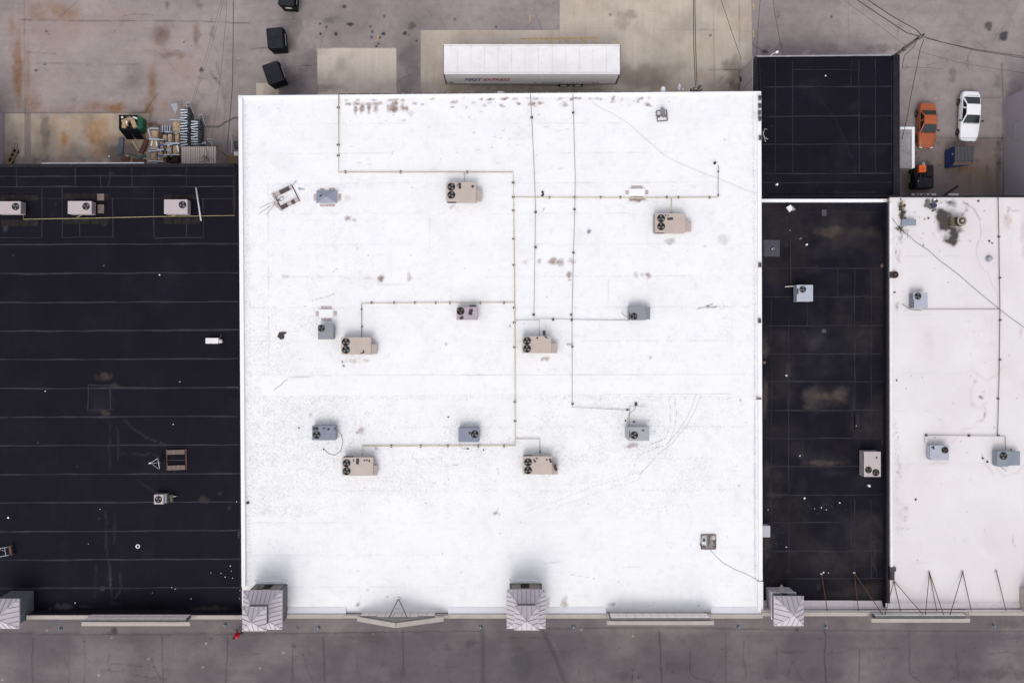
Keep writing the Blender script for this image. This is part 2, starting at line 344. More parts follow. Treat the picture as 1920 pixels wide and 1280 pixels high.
# front car park: long shrinkage cracks, seal lines and damp patches
for pts, w, v in [([(62, 1195), (60, 1230), (62, 1290)], 1.3, .6), ([(130, 1220), (129, 1290)], 1.0, .4), ([(158, 1192), (160, 1240), (157, 1290)], 1.1, .5), ([(303, 1192), (305, 1235), (306, 1290)], 1.3, .6), ([(427, 1194), (426, 1232), (423, 1290)], 1.4, .7), ([(547, 1212), (549, 1240), (546, 1290)], 1.2, .55), ([(606, 1195), (608, 1230), (609, 1290)], 1.5, .7), ([(668, 1222), (672, 1262)], 1, .4), ([(722, 1218), (718, 1245), (707, 1262)], 1.6, .3), ([(755, 1180), (756, 1215), (757, 1266)], 1.4, .7), ([(840, 1205), (826, 1225), (810, 1232)], 1, .3), ([(1236, 1184), (1238, 1215), (1241, 1290)], 1.5, .75), ([(1187, 1254), (1184, 1290)], 1.2, .6), ([(1294, 1222), (1294, 1262), (1308, 1272), (1340, 1278)], 1.3, .6), ([(1360, 1186), (1361, 1235), (1360, 1290)], 1.4, .55), ([(1394, 1200), (1394, 1238), (1400, 1266)], 1.3, .5), ([(1456, 1210), (1457, 1255)], 1, .4), ([(1545, 1180), (1548, 1190), (1546, 1235), (1549, 1290)], 1.6, .8), ([(1612, 1218), (1610, 1290)], 1.3, .6), ([(1705, 1182), (1705, 1262), (1726, 1278)], 1.4, .65), ([(1793, 1190), (1792, 1220), (1798, 1272)], 1.3, .5), ([(300, 1160), (260, 1200)], 1, .0)]:
    g.line('d', pts, w, v, 1.4, .12)
g.line('d', [(905, 1180), (906, 1290)], 5, .42, 1, .1).line('d', [(1018, 1182), (1040, 1230), (1062, 1285)], 4.5, .42, 2, .1).line('d', [(1026, 1182), (1052, 1240), (1072, 1290)], 1.5, .3, 2, .2).line('p', [(1030, 1190), (1058, 1250)], 1.6, .22, 2, .2)
g.line('d', [(0, 1187), (200, 1189), (320, 1188), (430, 1188), (610, 1186), (900, 1182)], 1.4, .55, 1.5, .15).line('d', [(1020, 1178), (1250, 1176), (1380, 1178), (1550, 1181), (1930, 1183)], 1.4, .55, 1.2, .15)
g.rect('p', -100, 1150, 2020, 1186, .12, edge=5, rough=.6).rect('d', 900, 1165, 1500, 1300, .10, edge=60, rough=.6).rect('p', -100, 1200, 440, 1300, .06, edge=60, rough=.8)
for a in [(551, 1211, 7, 5, .7), (884, 1205, 12, 8, .5), (215, 1182, 9, 8, .8), (205, 1187, 12, 3, .5), (250, 1205, 30, 18, .22), (157, 1202, 5, 3, .5), (97, 1218, 4, 3, .5), (396, 1197, 5, 2, .6), (1495, 1180, 6, 5, .6), (558, 1175, 4, 5, .5), (700, 1195, 60, 18, .22), (980, 1235, 26, 60, .28), (1275, 1250, 40, 16, .28), (1500, 1262, 120, 16, .25), (1840, 1262, 90, 18, .4), (1170, 1265, 50, 12, .3), (1880, 1170, 40, 10, .3), (840, 1215, 8, 6, .3), (755, 1265, 40, 14, .2), (60, 1205, 30, 30, .15), (1640, 1215, 60, 3, .3), (1480, 1222, 35, 3, .4)]: g.blob('d', *a)
for a in [(210, 1195), (279, 1235), (386, 1206), (380, 1250), (531, 1223), (700, 1187), (487, 1252), (1187, 1192), (1090, 1179), (1400, 1153), (88, 1181), (4, 1274), (185, 1265)]: g.blob('p', a[0], a[1], 3, 2.4, .9, soft=.6, rough=.3)
g.blob('r', 1392, 1156, 18, 5, .35).blob('r', 1350, 1160, 16, 6, .2).blob('r', 975, 1200, 12, 22, .12).blob('r', 330, 1195, 26, 10, .12)
rr0 = random.Random(77)
for i in range(34):
    x = rr0.uniform(0, 1920); y = rr0.uniform(1192, 1270); pts = [(x, y)]
    for k in range(rr0.randint(2, 5)): x += rr0.uniform(-12, 12) if i % 3 else rr0.uniform(8, 26); y += rr0.uniform(8, 22) if i % 3 else rr0.uniform(-4, 4); pts.append((x, y))
    g.line('d', pts, .9, rr0.uniform(.25, .6), 1.5, .2)
for i in range(26):
    x = rr0.uniform(0, 1920); y = rr0.uniform(0, 190); pts = [(x, y)]; a = rr0.uniform(0, 6.3)
    for k in range(rr0.randint(2, 5)): a += rr0.uniform(-.5, .5); x += 14 * math.cos(a); y += 14 * math.sin(a); pts.append((x, y))
    g.line('d', pts, .9, rr0.uniform(.2, .45), 1.5, .2)
for i in range(90): g.blob('d', rr0.uniform(0, 1920), rr0.uniform(1192, 1280), rr0.uniform(1.2, 2.6), rr0.uniform(1, 2.2), rr0.uniform(.3, .8), soft=.5, rough=.5)
for i in range(120): g.blob(rr0.choice('dp'), rr0.uniform(0, 1920), rr0.uniform(0, 210), rr0.uniform(1.2, 2.4), rr0.uniform(1, 2.2), rr0.uniform(.3, .7), soft=.5, rough=.5)
g.wear('s', 45, .45, .75, .5, 21)
xs = np.concatenate([[-420, -260, -150, -90, -64], np.arange(-52, 52.01, .105), [64, 90, 150, 260, 420]])
ys = np.concatenate([[-420, -260, -150, -90, -60, -44], np.arange(-34.6, -25.5, .105), np.arange(-24, 16.5, 2.0), np.arange(16.8, 34.6, .105), [44, 60, 90, 150, 260, 420]])[::-1]
gx, gy = np.meshgrid(xs, ys)
V = np.stack([gx.ravel(), gy.ravel(), np.zeros(gx.size)], 1)
tag(grid_mesh('ground', V, len(xs), len(ys), M_ASPH, None, g, 0.0), kind='structure')

# concrete hard standings, each a sheet a little above the asphalt
def pad(quad, paint, z=.004, name='concrete_pad'): return tag(sheet(name, quad, z, .12, M_CONC, None, paint), kind='structure')
pp = Paint((.10, .20, .0, .4)).wear('d', 40, .40, .78, .5, 31).wear('r', 60, .42, .75, .5, 33).wear('p', 25, .5, .8, .4, 34)
pp.blob('r', 185, 275, 22, 30, .85).blob('r', 178, 240, 26, 30, .45).blob('r', 122, 255, 10, 26, .55).blob('r', 205, 262, 26, 12, .35).blob('r', 100, 240, 30, 50, .25).blob('d', 85, 245, 12, 60, .35, rough=.4).blob('d', 150, 285, 30, 22, .25).blob('d', 240, 290, 45, 25, .55).blob('d', 25, 250, 16, 40, .25).blob('d', 120, 300, 90, 10, .3)
pad([(58, 213), (279, 213), (279, 330), (58, 330)], pp); pad([(9, 213), (46, 213), (46, 330), (9, 330)], pp)
pp = Paint((0, .03, .5, .2)).wear('d', 40, .5, .8, .3, 41).wear('r', 30, .6, .85, .25, 43).blob('d', 610, 165, 60, 10, .3).line('d', [(594, 90), (744, 90)], 1.2, .4).line('d', [(744, 90), (745, 190)], 1.2, .4, 1).line('d', [(594, 90), (595, 190)], 1.2, .4, 1)
pad([(594, 90), (743, 90), (745, 222), (596, 222)], pp)
pad([(480, 156), (522, 156), (524, 222), (482, 222)], Paint((0, .12, .1, .3)).wear('d', 30, .5, .8, .4, 47))
pp = Paint((0, .07, .12, .15)).wear('d', 50, .45, .8, .28, 51).wear('r', 50, .55, .85, .25, 53).wear('p', 35, .5, .8, .5, 54)
pp.blob('d', 1210, 140, 70, 34, .42).blob('d', 1180, 30, 24, 14, .4).blob('d', 1165, 45, 16, 20, .3).blob('d', 1375, 140, 26, 34, .5).blob('d', 1230, 110, 60, 40, .2).blob('d', 1390, 165, 40, 12, .4).blob('d', 1332, 66, 4, 3, .7).blob('d', 1145, 28, 4, 3, .6).blob('d', 1000, 170, 220, 8, .4, rough=.4).blob('d', 950, 160, 140, 9, .3).blob('r', 1312, 140, 12, 14, .3).blob('r', 900, 63, 60, 8, .25)
for x, v in [(1338, .35), (1386, .3)]: pp.line('d', [(x, -40), (x + 1, 178)], 1.1, v, .4, .1)
pp.line('d', [(1050, 55), (1260, 55), (1410, 58)], 1.0, .28, 1, .35).line('d', [(1330, 130), (1390, 131)], 1.2, .45, 1, .1)
pp.line('d', [(1300, 175), (1350, 150), (1372, 120)], 7, .12, 2, .3).line('d', [(1340, 160), (1362, 140)], 1, .4, 1.5, .2)
pad([(789, 57), (1049, 57), (1049, 222), (789, 222)], pp, name='concrete_apron'); pad([(1049.6, -70), (1407, -70), (1413, 222), (1049.6, 222)], pp, name='concrete_apron')

# yellow paint on the hard standings
def stripe(pts, w=.1, m=yellow_paint, z=.0095):
    mb = MB()
    for (ax, ay), (bx, by) in zip(pts[:-1], pts[1:]):
        a, b = P(ax, ay, z), P(bx, by, z); d = (b - a).normalized(); q = Vector((-d.y, d.x, 0)) * w / 2
        mb.poly([a - q, b - q, b + q, a + q])
    return tag(mb.build('yellow_marking', m), kind='structure')
stripe([(975, 73), (1120, 71.5)], .14)
for x in (1026, 1058, 1091, 1108, 1152): stripe([(x, 73.5), (x + 9, 81.5)], .11)
for x in (838, 858): stripe([(x, 163), (x + 9, 176)], .10)
for y in (30, ): stripe([(993.5, y - 2), (993.5, y + 11)], .09)
for y in (6, 57): stripe([(1412.5, y), (1413.5, y + 13)], .12)
stripe([(709, 66), (708.5, 78)], .10); stripe([(705, 75), (711, 74)], .08)

# ---------------------------------------------------------------- buildings
ZM, ZL, ZR, ZN, ZW = 6.5, 5.8, 5.5, 4.7, 6.2
def bldg(name, label, quad, z, wallm, cat='building'):
    c = [P(x, y, z) for x, y in quad]; ctr = sum(c, Vector()) / 4
    t = thing(name, label, cat, (ctr.x, ctr.y, 0)); ins = [p + (ctr - p).normalized() * .06 for p in c]
    MB().prism([(p.x, p.y) for p in reversed(ins)], 0, z - .05).build('wall', wallm, t)
    return t
def strips(t, quad, ycuts, z, m, paint, res=.12, name='roof_sheet', lift=.006):
    (ax, ay), (bx, by), (cx, cy), (dx, dy) = quad
    y0, y1 = ycuts[0], ycuts[-1]
    for i, (ya, yb) in enumerate(zip(ycuts[:-1], ycuts[1:])):
        ta, tb = (ya - y0) / (y1 - y0), (yb - y0) / (y1 - y0); tb2 = min(1, tb + 2 / (y1 - y0))
        L = lambda q: (ax + (dx - ax) * q, ay + (dy - ay) * q); Rr = lambda q: (bx + (cx - bx) * q, by + (cy - by) * q)
        sheet(name, [L(ta), Rr(ta), Rr(tb2), L(tb2)], z + lift * (i % 2), res, m, t, paint)
def seam(t, pts, z, w=.11, m=None):
    mb = MB(); rnd = random.Random(hash(tuple(pts)) & 0xffff)
    W = [P(x, y, z) for x, y in pts]; out = []
    for a, b in zip(W[:-1], W[1:]):
        n = max(2, int((b - a).length / 1.6))
        for k in range(n): out.append(a.lerp(b, k / n))
    out.append(W[-1]); prev = None
    for i, p in enumerate(out):
        d = (out[min(i + 1, len(out) - 1)] - out[max(0, i - 1)]).normalized(); q = Vector((-d.y, d.x, 0)); o = rnd.uniform(-.035, .035); ww = w * rnd.choice((.55, .8, 1.0, 1.25)) * rnd.uniform(.85, 1.15) / 2
        cur = (p + q * (o + ww), p + q * (o - ww))
        if prev: mb.hexa([prev[1], cur[1], cur[0], prev[0]], [v + Vector((0, 0, .004)) for v in (prev[1], cur[1], cur[0], prev[0])])
        prev = cur
    return mb.build('seam_tape', m or tape_m, t)
def wbox(t, name, m, p0, p1, z0, z1, zp=None, bevel=0.0):
    zp = z1 if zp is None else zp; a, b = P(*p0, zp), P(*p1, zp)
    return MB().box(a.x, a.y, z0, b.x, b.y, z1).build(name, m, t, bevel)

# --- the big white-roofed store
QM = [(448, 180), (1427, 172), (1429, 1148), (454, 1148)]
main = bldg('store_building', 'large square store with bright white roof between two black roofs', QM, ZM, tan)
mp = Paint((0, 0, .0, .36)).wear('d', 35, .52, .88, .06, 63).wear('d', 9, .55, .9, .10, 65); mp.wear('s', 75, .34, .80, .28, 61).wear('s', 25, .5, .8, .25, 62)
mp.rect('s', 456, 560, 640, 1140, .20, edge=60).rect('s', 456, 742, 1400, 960, .30, edge=60).rect('s', 505, 741, 590, 790, .35, edge=16).rect('s', 456, 300, 530, 1140, .16, edge=30).rect('s', 1340, 560, 1374, 640, .3, edge=10).rect('s', 600, 641, 1000, 702, .14, edge=20)
mp.set('s', 505, 704, 1372, 740, .10).set('s', 1000, 180, 1400, 345, .45).set('s', 460, 970, 1420, 1140, .7).set('s', 600, 180, 960, 330, .8)
for x, y in [(865, 362), (1260, 420), (668, 650), (1010, 648), (672, 875), (1012, 872), (612, 810), (880, 815), (1195, 812), (875, 588), (1195, 588), (538, 372), (612, 610)]: mp.blob('s', x, y, 62, 48, .42, soft=1, rough=.5)
mp.line('s', [(461, 200), (466, 640), (468, 1110)], 5, .55, 1, 0).line('d', [(460, 190), (463, 640), (466, 1140)], .9, .28, .3, .25).line('s', [(1413, 200), (1415, 640), (1417, 1130)], 4, .75, .6, .05).line('d', [(1412, 176), (1414, 640), (1416, 1100)], .8, .3, .3, .2)
for y in (232, 288, 344, 401, 459, 519, 577, 640, 800, 860, 919, 979, 1040, 1100): mp.line('d', [(470, y), (900, y - 1), (1405, y - 2)], .8, .17, .5, .45).line('s', [(505, y + 3), (1372, y)], 4, .22, 1, .4)
mp.line('d', [(505, 741), (800, 740), (1100, 739), (1370, 737)], .9, .4, .4, .2).line('s', [(505, 746), (1370, 743)], 6, .35, 1, .2).line('d', [(520, 703), (900, 703), (1200, 702)], .7, .25, .6, .4)
mp.line('d', [(503, 330), (504, 741)], .7, .2, .3, .3).line('d', [(1371, 400), (1372, 741)], .7, .2, .3, .3).line('d', [(1140, 525), (1140, 580)], .8, .25, .4, .3).line('d', [(806, 400), (806, 470)], .7, .16, .4, .3).line('d', [(732, 460), (733, 520)], .6, .12, .4, .3).line('s', [(470, 1140), (1410, 1140)], 3, .6, 1, .3)
# rust marks
for x, y, rx, ry, v in [(679, 203, 5.5, 12, .95), (667, 203, 4, 10, .55), (691, 203, 5, 10, .7), (705, 202, 6, 10, .5), (740, 203, 8, 11, .85), (730, 202, 5, 8, .5), (755, 202, 5, 9, .65), (763, 205, 4, 6, .5), (653, 195, 7, 3, .7), (668, 195, 8, 3, .8), (691, 195, 5, 3, .7), (704, 194, 8, 3, .7), (714, 194, 4, 3, .6), (741, 193, 6, 3, .5), (778, 194, 6, 3, .45), (770, 212, 6, 6, .2), (757, 226, 4, 3, .3), (650, 188, 5, 2.5, .4), (670, 188, 5, 2, .4), (700, 188, 6, 2, .4), (731, 188, 6, 2, .4), (742, 187, 6, 3, .5), (757, 188, 6, 2, .4)]: mp.blob('r', x, y, rx * 1.25, ry * 1.2, min(1, v * 1.7), rough=.6)
rr = random.Random(5)
for i in range(58):
    x = rr.uniform(785, 1225); mp.blob('r', x, rr.choice([184, 185, 186, 192, 194, 199]) + rr.uniform(-2, 2), rr.uniform(4, 9), rr.uniform(2, 4), rr.uniform(.35, .95), rough=.9)
for i in range(46):
    x = rr.uniform(640, 1100); y = rr.uniform(205, 320); mp.blob('d', x, y, rr.uniform(2, 6), rr.uniform(1, 2.4), rr.uniform(.12, .35), rough=1)
for x, y, rx, ry, v in [(713, 522, 6, 9, .62), (767, 520, 5, 8, .36), (690, 521, 8, 6, .22), (1037, 490, 9, 8, .52), (1050, 491, 7, 8, .6), (1073, 490, 10, 6, .32), (1011, 490, 4, 5, .45), (985, 491, 6, 5, .18), (1068, 516, 6, 9, .7), (1068, 525, 4, 2, .8), (1215, 517, 6, 6, .6), (1193, 516, 6, 6, .25), (1204, 515, 5, 4, .3), (652, 410, 7, 5, .6), (665, 413, 4, 3, .4), (651, 372, 6, 8, .25), (677, 808, 6, 8, .55), (669, 811, 3, 3, .5), (706, 839, 4, 5, .4), (1022, 672, 9, 5, .5), (1184, 834, 11, 7, .42), (1195, 374, 17, 5, .75), (1189, 372, 10, 3, .6), (1068, 645, 8, 3, .4), (661, 677, 20, 5, .25), (688, 675, 6, 4, .3), (846, 388, 4, 4, .35), (850, 386, 4, 3, .2), (837, 645, 4, 3, .3), (583, 778, 3, 5, .3), (1219, 670, 3, 3, .4), (1058, 1128, 7, 12, .4), (1146, 1132, 7, 4, .5), (1026, 1128, 6, 10, .35)]: mp.blob('r', x, y, rx * 1.25, ry * 1.2, min(1, v * 1.45), rough=.6)
for x, y, rx, ry, v in [(1255, 452, 12, 9, .4), (1358, 452, 16, 10, .22), (672, 1134, 5, 6, .6), (725, 1118, 3, 3, .6), (1335, 575, 12, 3, .5), (930, 962, 8, 4, .5), (1322, 462, 3, 3, .4), (535, 518, 8, 5, .3), (1228, 808, 2, 2, .5), (1386, 910, 3, 3, .4), (1389, 751, 2, 3, .9), (690, 1105, 4, 3, .35), (1310, 1135, 4, 3, .4)]: mp.blob('d', x, y, rx, ry, v, rough=.9)
# tyre and scuff marks
for pts, w, v in [([(1253, 738), (1258, 770), (1256, 800), (1248, 822), (1222, 832)], .8, .34), ([(1264, 738), (1268, 775), (1264, 805), (1254, 832), (1225, 842), (1208, 848), (1192, 862), (1187, 888)], .8, .34), ([(1306, 739), (1290, 780), (1272, 808), (1250, 832)], .9, .34), ([(1315, 740), (1303, 770), (1286, 800), (1258, 832), (1236, 850), (1212, 876), (1198, 890)], .9, .36), ([(1240, 826), (1216, 834)], .8, .3), ([(985, 960), (1040, 940), (1100, 915), (1160, 898), (1205, 882)], .7, .2), ([(1015, 960), (1080, 938), (1140, 916), (1196, 900), (1206, 884)], .7, .2), ([(1055, 908), (1120, 902), (1190, 886)], .6, .16), ([(515, 730), (540, 710)], 1, .55), ([(540, 707), (580, 706), (620, 704)], .9, .35), ([(585, 563), (610, 557), (627, 551)], .9, .4), ([(710, 533), (760, 532)], .9, .3), ([(1308, 579), (1325, 573), (1338, 569)], 1.1, .6), ([(1310, 577), (1330, 577)], .7, .3), ([(835, 873), (860, 871)], .7, .35), ([(932, 876), (936, 890)], .8, .35), ([(927, 964), (934, 952)], 1, .45), ([(1168, 1062), (1220, 1062)], .8, .3), ([(1070, 1076), (1116, 1084)], .8, .3), ([(1020, 1056), (1056, 1052)], .7, .3), ([(655, 1068), (680, 1071)], .7, .2), ([(1247, 945), (1252, 962)], .8, .35)]: mp.line('d', pts, w, v, .8, .15)
for i in range(120):
    mp.blob('d', rr.uniform(470, 1405), rr.uniform(190, 1130), rr.uniform(1.2, 2.6), rr.uniform(1, 2), rr.uniform(.25, .7), rough=.8)
cuts = [176, 232, 288, 344, 401, 459, 519, 577, 640, 703, 741, 800, 860, 919, 979, 1040, 1100, 1148]
strips(main, QM, cuts, ZM, M_WHITE, mp, .105)
mat('clean_membrane', (.735, .732, .728), .55, var=.03, scale=.9, bump=.05)
sheet('cover_strip', [(490, 704), (1392, 702.5), (1392, 737), (490, 741)], ZM + .014, .12, M_WHITE, main, Paint((0, 0, 0, .24)).wear('s', 40, .45, .8, .35, 66).wear('d', 9, .55, .9, .10, 65).line('d', [(515, 730), (540, 710)], 1, .55, .8, .15).line('d', [(540, 707), (580, 706), (620, 704)], .9, .35, .8, .15).line('s', [(490, 738), (1390, 735)], 4, .3, 1, .3))
# copings west, north, east
def strip_wall(t, name, m, a, b, w, z0, z1, bevel=.03):
    p, q = P(*a, z1), P(*b, z1); d = (q - p).normalized(); s = Vector((-d.y, d.x, 0)) * w / 2
    return MB().prism([tuple((v)[:2]) for v in (p - s, q - s, q + s, p + s)], z0, z1).build(name, m, t, bevel)
strip_wall(main, 'coping', whitecap, (450.2, 183), (456.4, 1100), .34, ZM - .4, ZM + .26)
strip_wall(main, 'coping', whitecap, (1424, 176), (1426.5, 1088), .34, ZM - .4, ZM + .20)
strip_wall(main, 'coping', whitecap, (1426.2, 1090), (1426.4, 1146), .46, ZM - .4, ZM + .23)
strip_wall(main, 'coping', whitecap, (446.5, 181.4), (1427, 173.4), .22, ZM - .3, ZM + .14)
gut = strip_wall(main, 'gutter', mat('brown_gutter', (.10, .075, .065), .6, var=.3), (635, 177.5), (1222, 173.4), .17, ZM - .35, ZM - .10, 0)
x = 650.0
while x < 1220:
    p = P(x, 177.3 - (x - 635) * .007, ZM - .05); MB().cbox(p.x, p.y + .01, ZM - .06, .045, .26, .03).build('gutter_strap', galv, gut); x += rr.uniform(17, 25)
p = P(938, 175.5, ZM); MB().cbox(p.x, p.y + .1, ZM - .06, .5, .2, .12).build('leader_head', galv, gut)
# front parapet and its raised sign walls
def parapet(t, x0, x1, z1=7.05, yin=1150, yout=1157.2, m=tan, inner=None, zb=ZM):
    a, b = P(x0, yin, z1), P(x1, yout, z1)
    o = MB().box(a.x, a.y, 0.2, b.x, b.y, z1).build('front_parapet', m, t)
    if inner: MB().box(a.x, a.y + .03, zb - .1, b.x, a.y + .002, z1 - .03).build('parapet_flashing', inner, t)
    if inner and inner is not blackcap: MB().hexa([(a.x, a.y + .035, zb + .012), (b.x, a.y + .035, zb + .012), (b.x, a.y + .50, zb + .012), (a.x, a.y + .50, zb + .012)], [(a.x, a.y + .035, zb + .26), (b.x, a.y + .035, zb + .26), (b.x, a.y + .06, zb + .26), (a.x, a.y + .06, zb + .26)]).build('cant_strip', inner, t)
    MB().box(a.x, a.y - .02, z1 + .001, b.x, b.y - .05, z1 + .05).build('parapet_cap', m, t)
def signwall(t, x0, x1, yb, zb, h=1.1, ext=.35, segs=12, mm=None):
    a, b = P(x0, yb, zb), P(x1, yb, zb)
    MB().box(a.x, a.y - .22, zb - .02, b.x, a.y - .03, zb + h).build('sign_wall', cap_dark, t)
    w = (b.x - a.x) / segs
    for i in range(segs): MB().box(a.x + i * w + .012, a.y - .029, zb + .03, a.x + (i + 1) * w - .012, a.y, zb + h - .02).build('back_panel', mm or pinkback, t)
    MB().box(a.x - ext, a.y - .62, zb + h - .35, b.x + ext, a.y - .27, zb + h + .03).build('cornice', tan, t, .02)
    for xx in (a.x - .02, b.x - .10): MB().box(xx, a.y - .30, zb - .4, xx + .12, a.y - .03, zb + h - .04).build('side_return', cap_dark, t)
for x0, x1 in ((538, 648), (840, 952), (1022, 1137), (1334, 1430)): parapet(main, x0, x1, z1=6.82, inner=whitecap)
parapet(main, 1137, 1334, z1=7.0); signwall(main, 1142.5, 1325, 1149, 7.0, h=1.15)
# pointed gable wall over the entrance
parapet(main, 648, 840, z1=6.9, yin=1152, yout=1157)
gz = [(-.0, 7.2)]
a, b, ap = P(676, 1151, 7.2), P(815, 1151, 7.2), P(742, 1168, 9.0)
yg = a.y - .12
prof = [(a.x, 7.15), (b.x, 7.15), (P(812, 1157, 7.3).x, 7.35), (ap.x, 8.75), (P(690, 1157, 7.3).x, 7.35)]
MB().hexa([(px, yg - .2, pz) for px, pz in prof], [(px, yg, pz) for px, pz in prof]).build('gable_wall', mat('gable_grey', (.24, .225, .21), .8, var=.1), main)
for k in range(9):
    u0, u1 = k / 9, (k + 1) / 9; X0, X1 = a.x + (b.x - a.x) * u0 + .02, a.x + (b.x - a.x) * u1 - .02
    MB().box(X0, yg + .004, ZM + .02, X1, yg + .03, 7.55 if 2 <= k <= 6 else 7.30).build('back_panel', mat('peach_metal_sheet', (.72, .63, .57), .55, var=.07, scale=2), main)
for (x0, z0), (x1, z1) in (((prof[4][0] - .9, 7.25), (ap.x, 8.86)), ((ap.x, 8.86), (prof[2][0] + .9, 7.25))):
    d = Vector((x1 - x0, 0, z1 - z0)).normalized(); n = Vector((-d.z, 0, d.x)) * .1
    pts = [Vector((x0, yg, z0)), Vector((x1, yg, z1))]
    MB().hexa([pts[0] + Vector((0, -.45, 0)), pts[1] + Vector((0, -.45, 0)), pts[1] + Vector((0, -.04, 0)), pts[0] + Vector((0, -.04, 0))], [v + n for v in (pts[0] + Vector((0, -.45, 0)), pts[1] + Vector((0, -.45, 0)), pts[1] + Vector((0, -.04, 0)), pts[0] + Vector((0, -.04, 0)))]).build('gable_coping', tan, main)
br = thing('roof_brace', 'two dark struts propping the pointed gable wall of the white roof', 'brace', P(747.5, 1121, ZM))
foot = P(747.5, 1121, ZM)
for x, y, zt in ((730, 1156, 7.75), (763, 1156, 7.75)): MB().tube([foot + Vector((0, 0, .1)), P(x, y, zt)], .035).build('strut', dark_steel, br)
MB().cyl(foot.x, foot.y, ZM + .006, ZM + .14, .12).build('anchor', galv, br)

# --- black roofed building on the left
QL = [(-90, 310), (452, 308.5), (454, 1143), (-90, 1146)]
left = bldg('black_roof_building', 'long building with a wide black membrane roof left of the white store', QL, ZL, tan)
lp = Paint((0, 0, 0, .12)); lp.wear('d', 60, .45, .75, .4, 71).wear('p', 40, .55, .9, .08, 73)
lp.blob('r', 195, 705, 17, 9, 0.72).blob('r', 200, 775, 14, 8, 0.88).blob('r', 215, 722, 10, 6, 0.56).blob('r', 207, 742, 3, 20, 0.48).blob('p', 187, 748, 30, 32, 0.16).blob('r', 197, 420, 6, 5, 0.80).blob('p', 10, 425, 6, 10, 0.56).blob('r', 385, 936, 14, 9, 0.64).blob('r', 210, 326, 10, 8, 0.19)
lp.rect('d', 120, 375, 200, 412, .3, edge=8).rect('d', 300, 370, 375, 420, .25, edge=8)
lp.blob('p', 118, 1137, 22, 8, 0.96).blob('r', 112, 1139, 14, 5, 0.72).blob('p', 160, 1136, 18, 5, 0.40).blob('p', 94, 1141, 4, 4, 1.00).blob('r', 400, 1141, 46, 8, 0.64).blob('p', 400, 1143, 50, 5, 0.56).blob('d', 260, 1135, 70, 14, .7).blob('p', 192, 1103, 7, 6, 0.96, rough=.3).blob('d', 70, 1105, 36, 16, .6).blob('p', 240, 1130, 50, 4, 0.24).blob('p', 152, 1138, 3, 3, 1.00).blob('d', 150, 1140, 5, 4, .9)
lp.blob('p', 448, 1000, 3, 14, 1.00).blob('p', 412, 925, 5, 4, 0.80).blob('p', 430, 952, 5, 6, 0.64).blob('r', 440, 360, 3, 60, 0.40)
for pts, v in [([(198, 960), (200, 1030), (205, 1060), (210, 1130)], .16), ([(215, 960), (213, 1020)], .12), ([(225, 1075), (226, 1100), (218, 1120)], .2), ([(205, 790), (206, 880)], .1), ([(232, 785), (250, 805), (276, 822), (310, 832)], .22), ([(225, 850), (280, 850), (300, 857)], .14), ([(260, 900), (300, 930)], .13), ([(220, 800), (222, 860)], .14), ([(180, 1060), (178, 1120)], .1), ([(205, 1060), (208, 1100)], .2)]: lp.line('p', pts, 1.8, v * 2.2, 3, .1)
for i in range(26): lp.blob('p', rr.uniform(0, 440), rr.uniform(330, 1120), rr.uniform(1, 2), rr.uniform(1, 2), rr.uniform(.3, .9), rough=.4)
ycut = [309, 350, 404, 457.5, 512, 566, 619.3, 673, 727, 780.5, 834, 887.7, 941.2, 994.6, 1048, 1101.3, 1144]
strips(left, [(-90, 309), (452, 309), (454, 1144), (-90, 1144)], ycut, ZL, M_BLACK, lp, .14)
for i, y in enumerate(ycut[3:-1]): seam(left, [(-85, y + 1.4), (160, y + .8), (450 + i * .15, y - .8)], ZL + .008, .13)
seam(left, [(-85, 350.5), (190, 350), (438, 349.5)], ZL + .008, .11); seam(left, [(-85, 331), (190, 330.5), (438, 329.5)], ZL + .008, .09); seam(left, [(-60, 373), (440, 372)], ZL + .008, .05)
for x in (31, 141.5, 247, 350): seam(left, [(x, 311), (x, 350)], ZL + .009, .07)
for pts in ([(187, 328), (189, 343), (191, 352)], [(207, 322), (206, 335), (203, 349)], [(79, 352), (79, 445)], [(0, 445), (79, 446)], [(117, 352), (117.5, 447)], [(117, 445), (213, 444)], [(211, 372), (212, 446)], [(288, 352), (289, 447)], [(288, 446), (380, 445)], [(381, 372), (381, 446)], [(349, 372), (350, 446)], [(149, 410), (150, 445)], [(164, 722), (213, 722)], [(165, 722), (165, 770)], [(164, 769), (213, 768)], [(206, 722), (207, 768)]): seam(left, pts, ZL + .010, .08)
padm = mat('walkway_pad', (.019, .0155, .0155), .75, var=.3, scale=3, spec=.08)
for x0, n_, ys_ in ((118, 5, ((363, 374), (410, 420))), (307, 4, ((365, 373), (408, 420))), (2, 4, ((366, 376), (412, 424)))):
    for ya, yb in ys_:
        for i in range(n_): wbox(left, 'walkway_pad', padm, (x0 + i * 17.5, ya), (x0 + i * 17.5 + 16.5, yb), ZL + .013, ZL + .02)
strip_wall(left, 'gravel_stop', blackcap, (-90, 311), (440, 309.5), .3, ZL - .3, ZL + .10, 0)
strip_wall(left, 'gutter', galv, (78, 307), (270, 306), .16, ZL - .25, ZL - .06, 0)
strip_wall(left, 'edge_flashing', blackcap, (449.5, 312), (452, 1140), .18, ZL, ZL + .22, 0)
for x0, x1 in ((50, 166), (345, 455)): parapet(left, x0, x1, inner=blackcap, yin=1152.4, yout=1159, zb=ZL)
parapet(left, -60, 0, inner=blackcap, yin=1152.4, yout=1159, zb=ZL); parapet(left, 166, 345, z1=7.0, yin=1152, yout=1159, inner=blackcap, zb=ZL); signwall(left, 173, 358, 1151.2, 7.05, h=1.1)

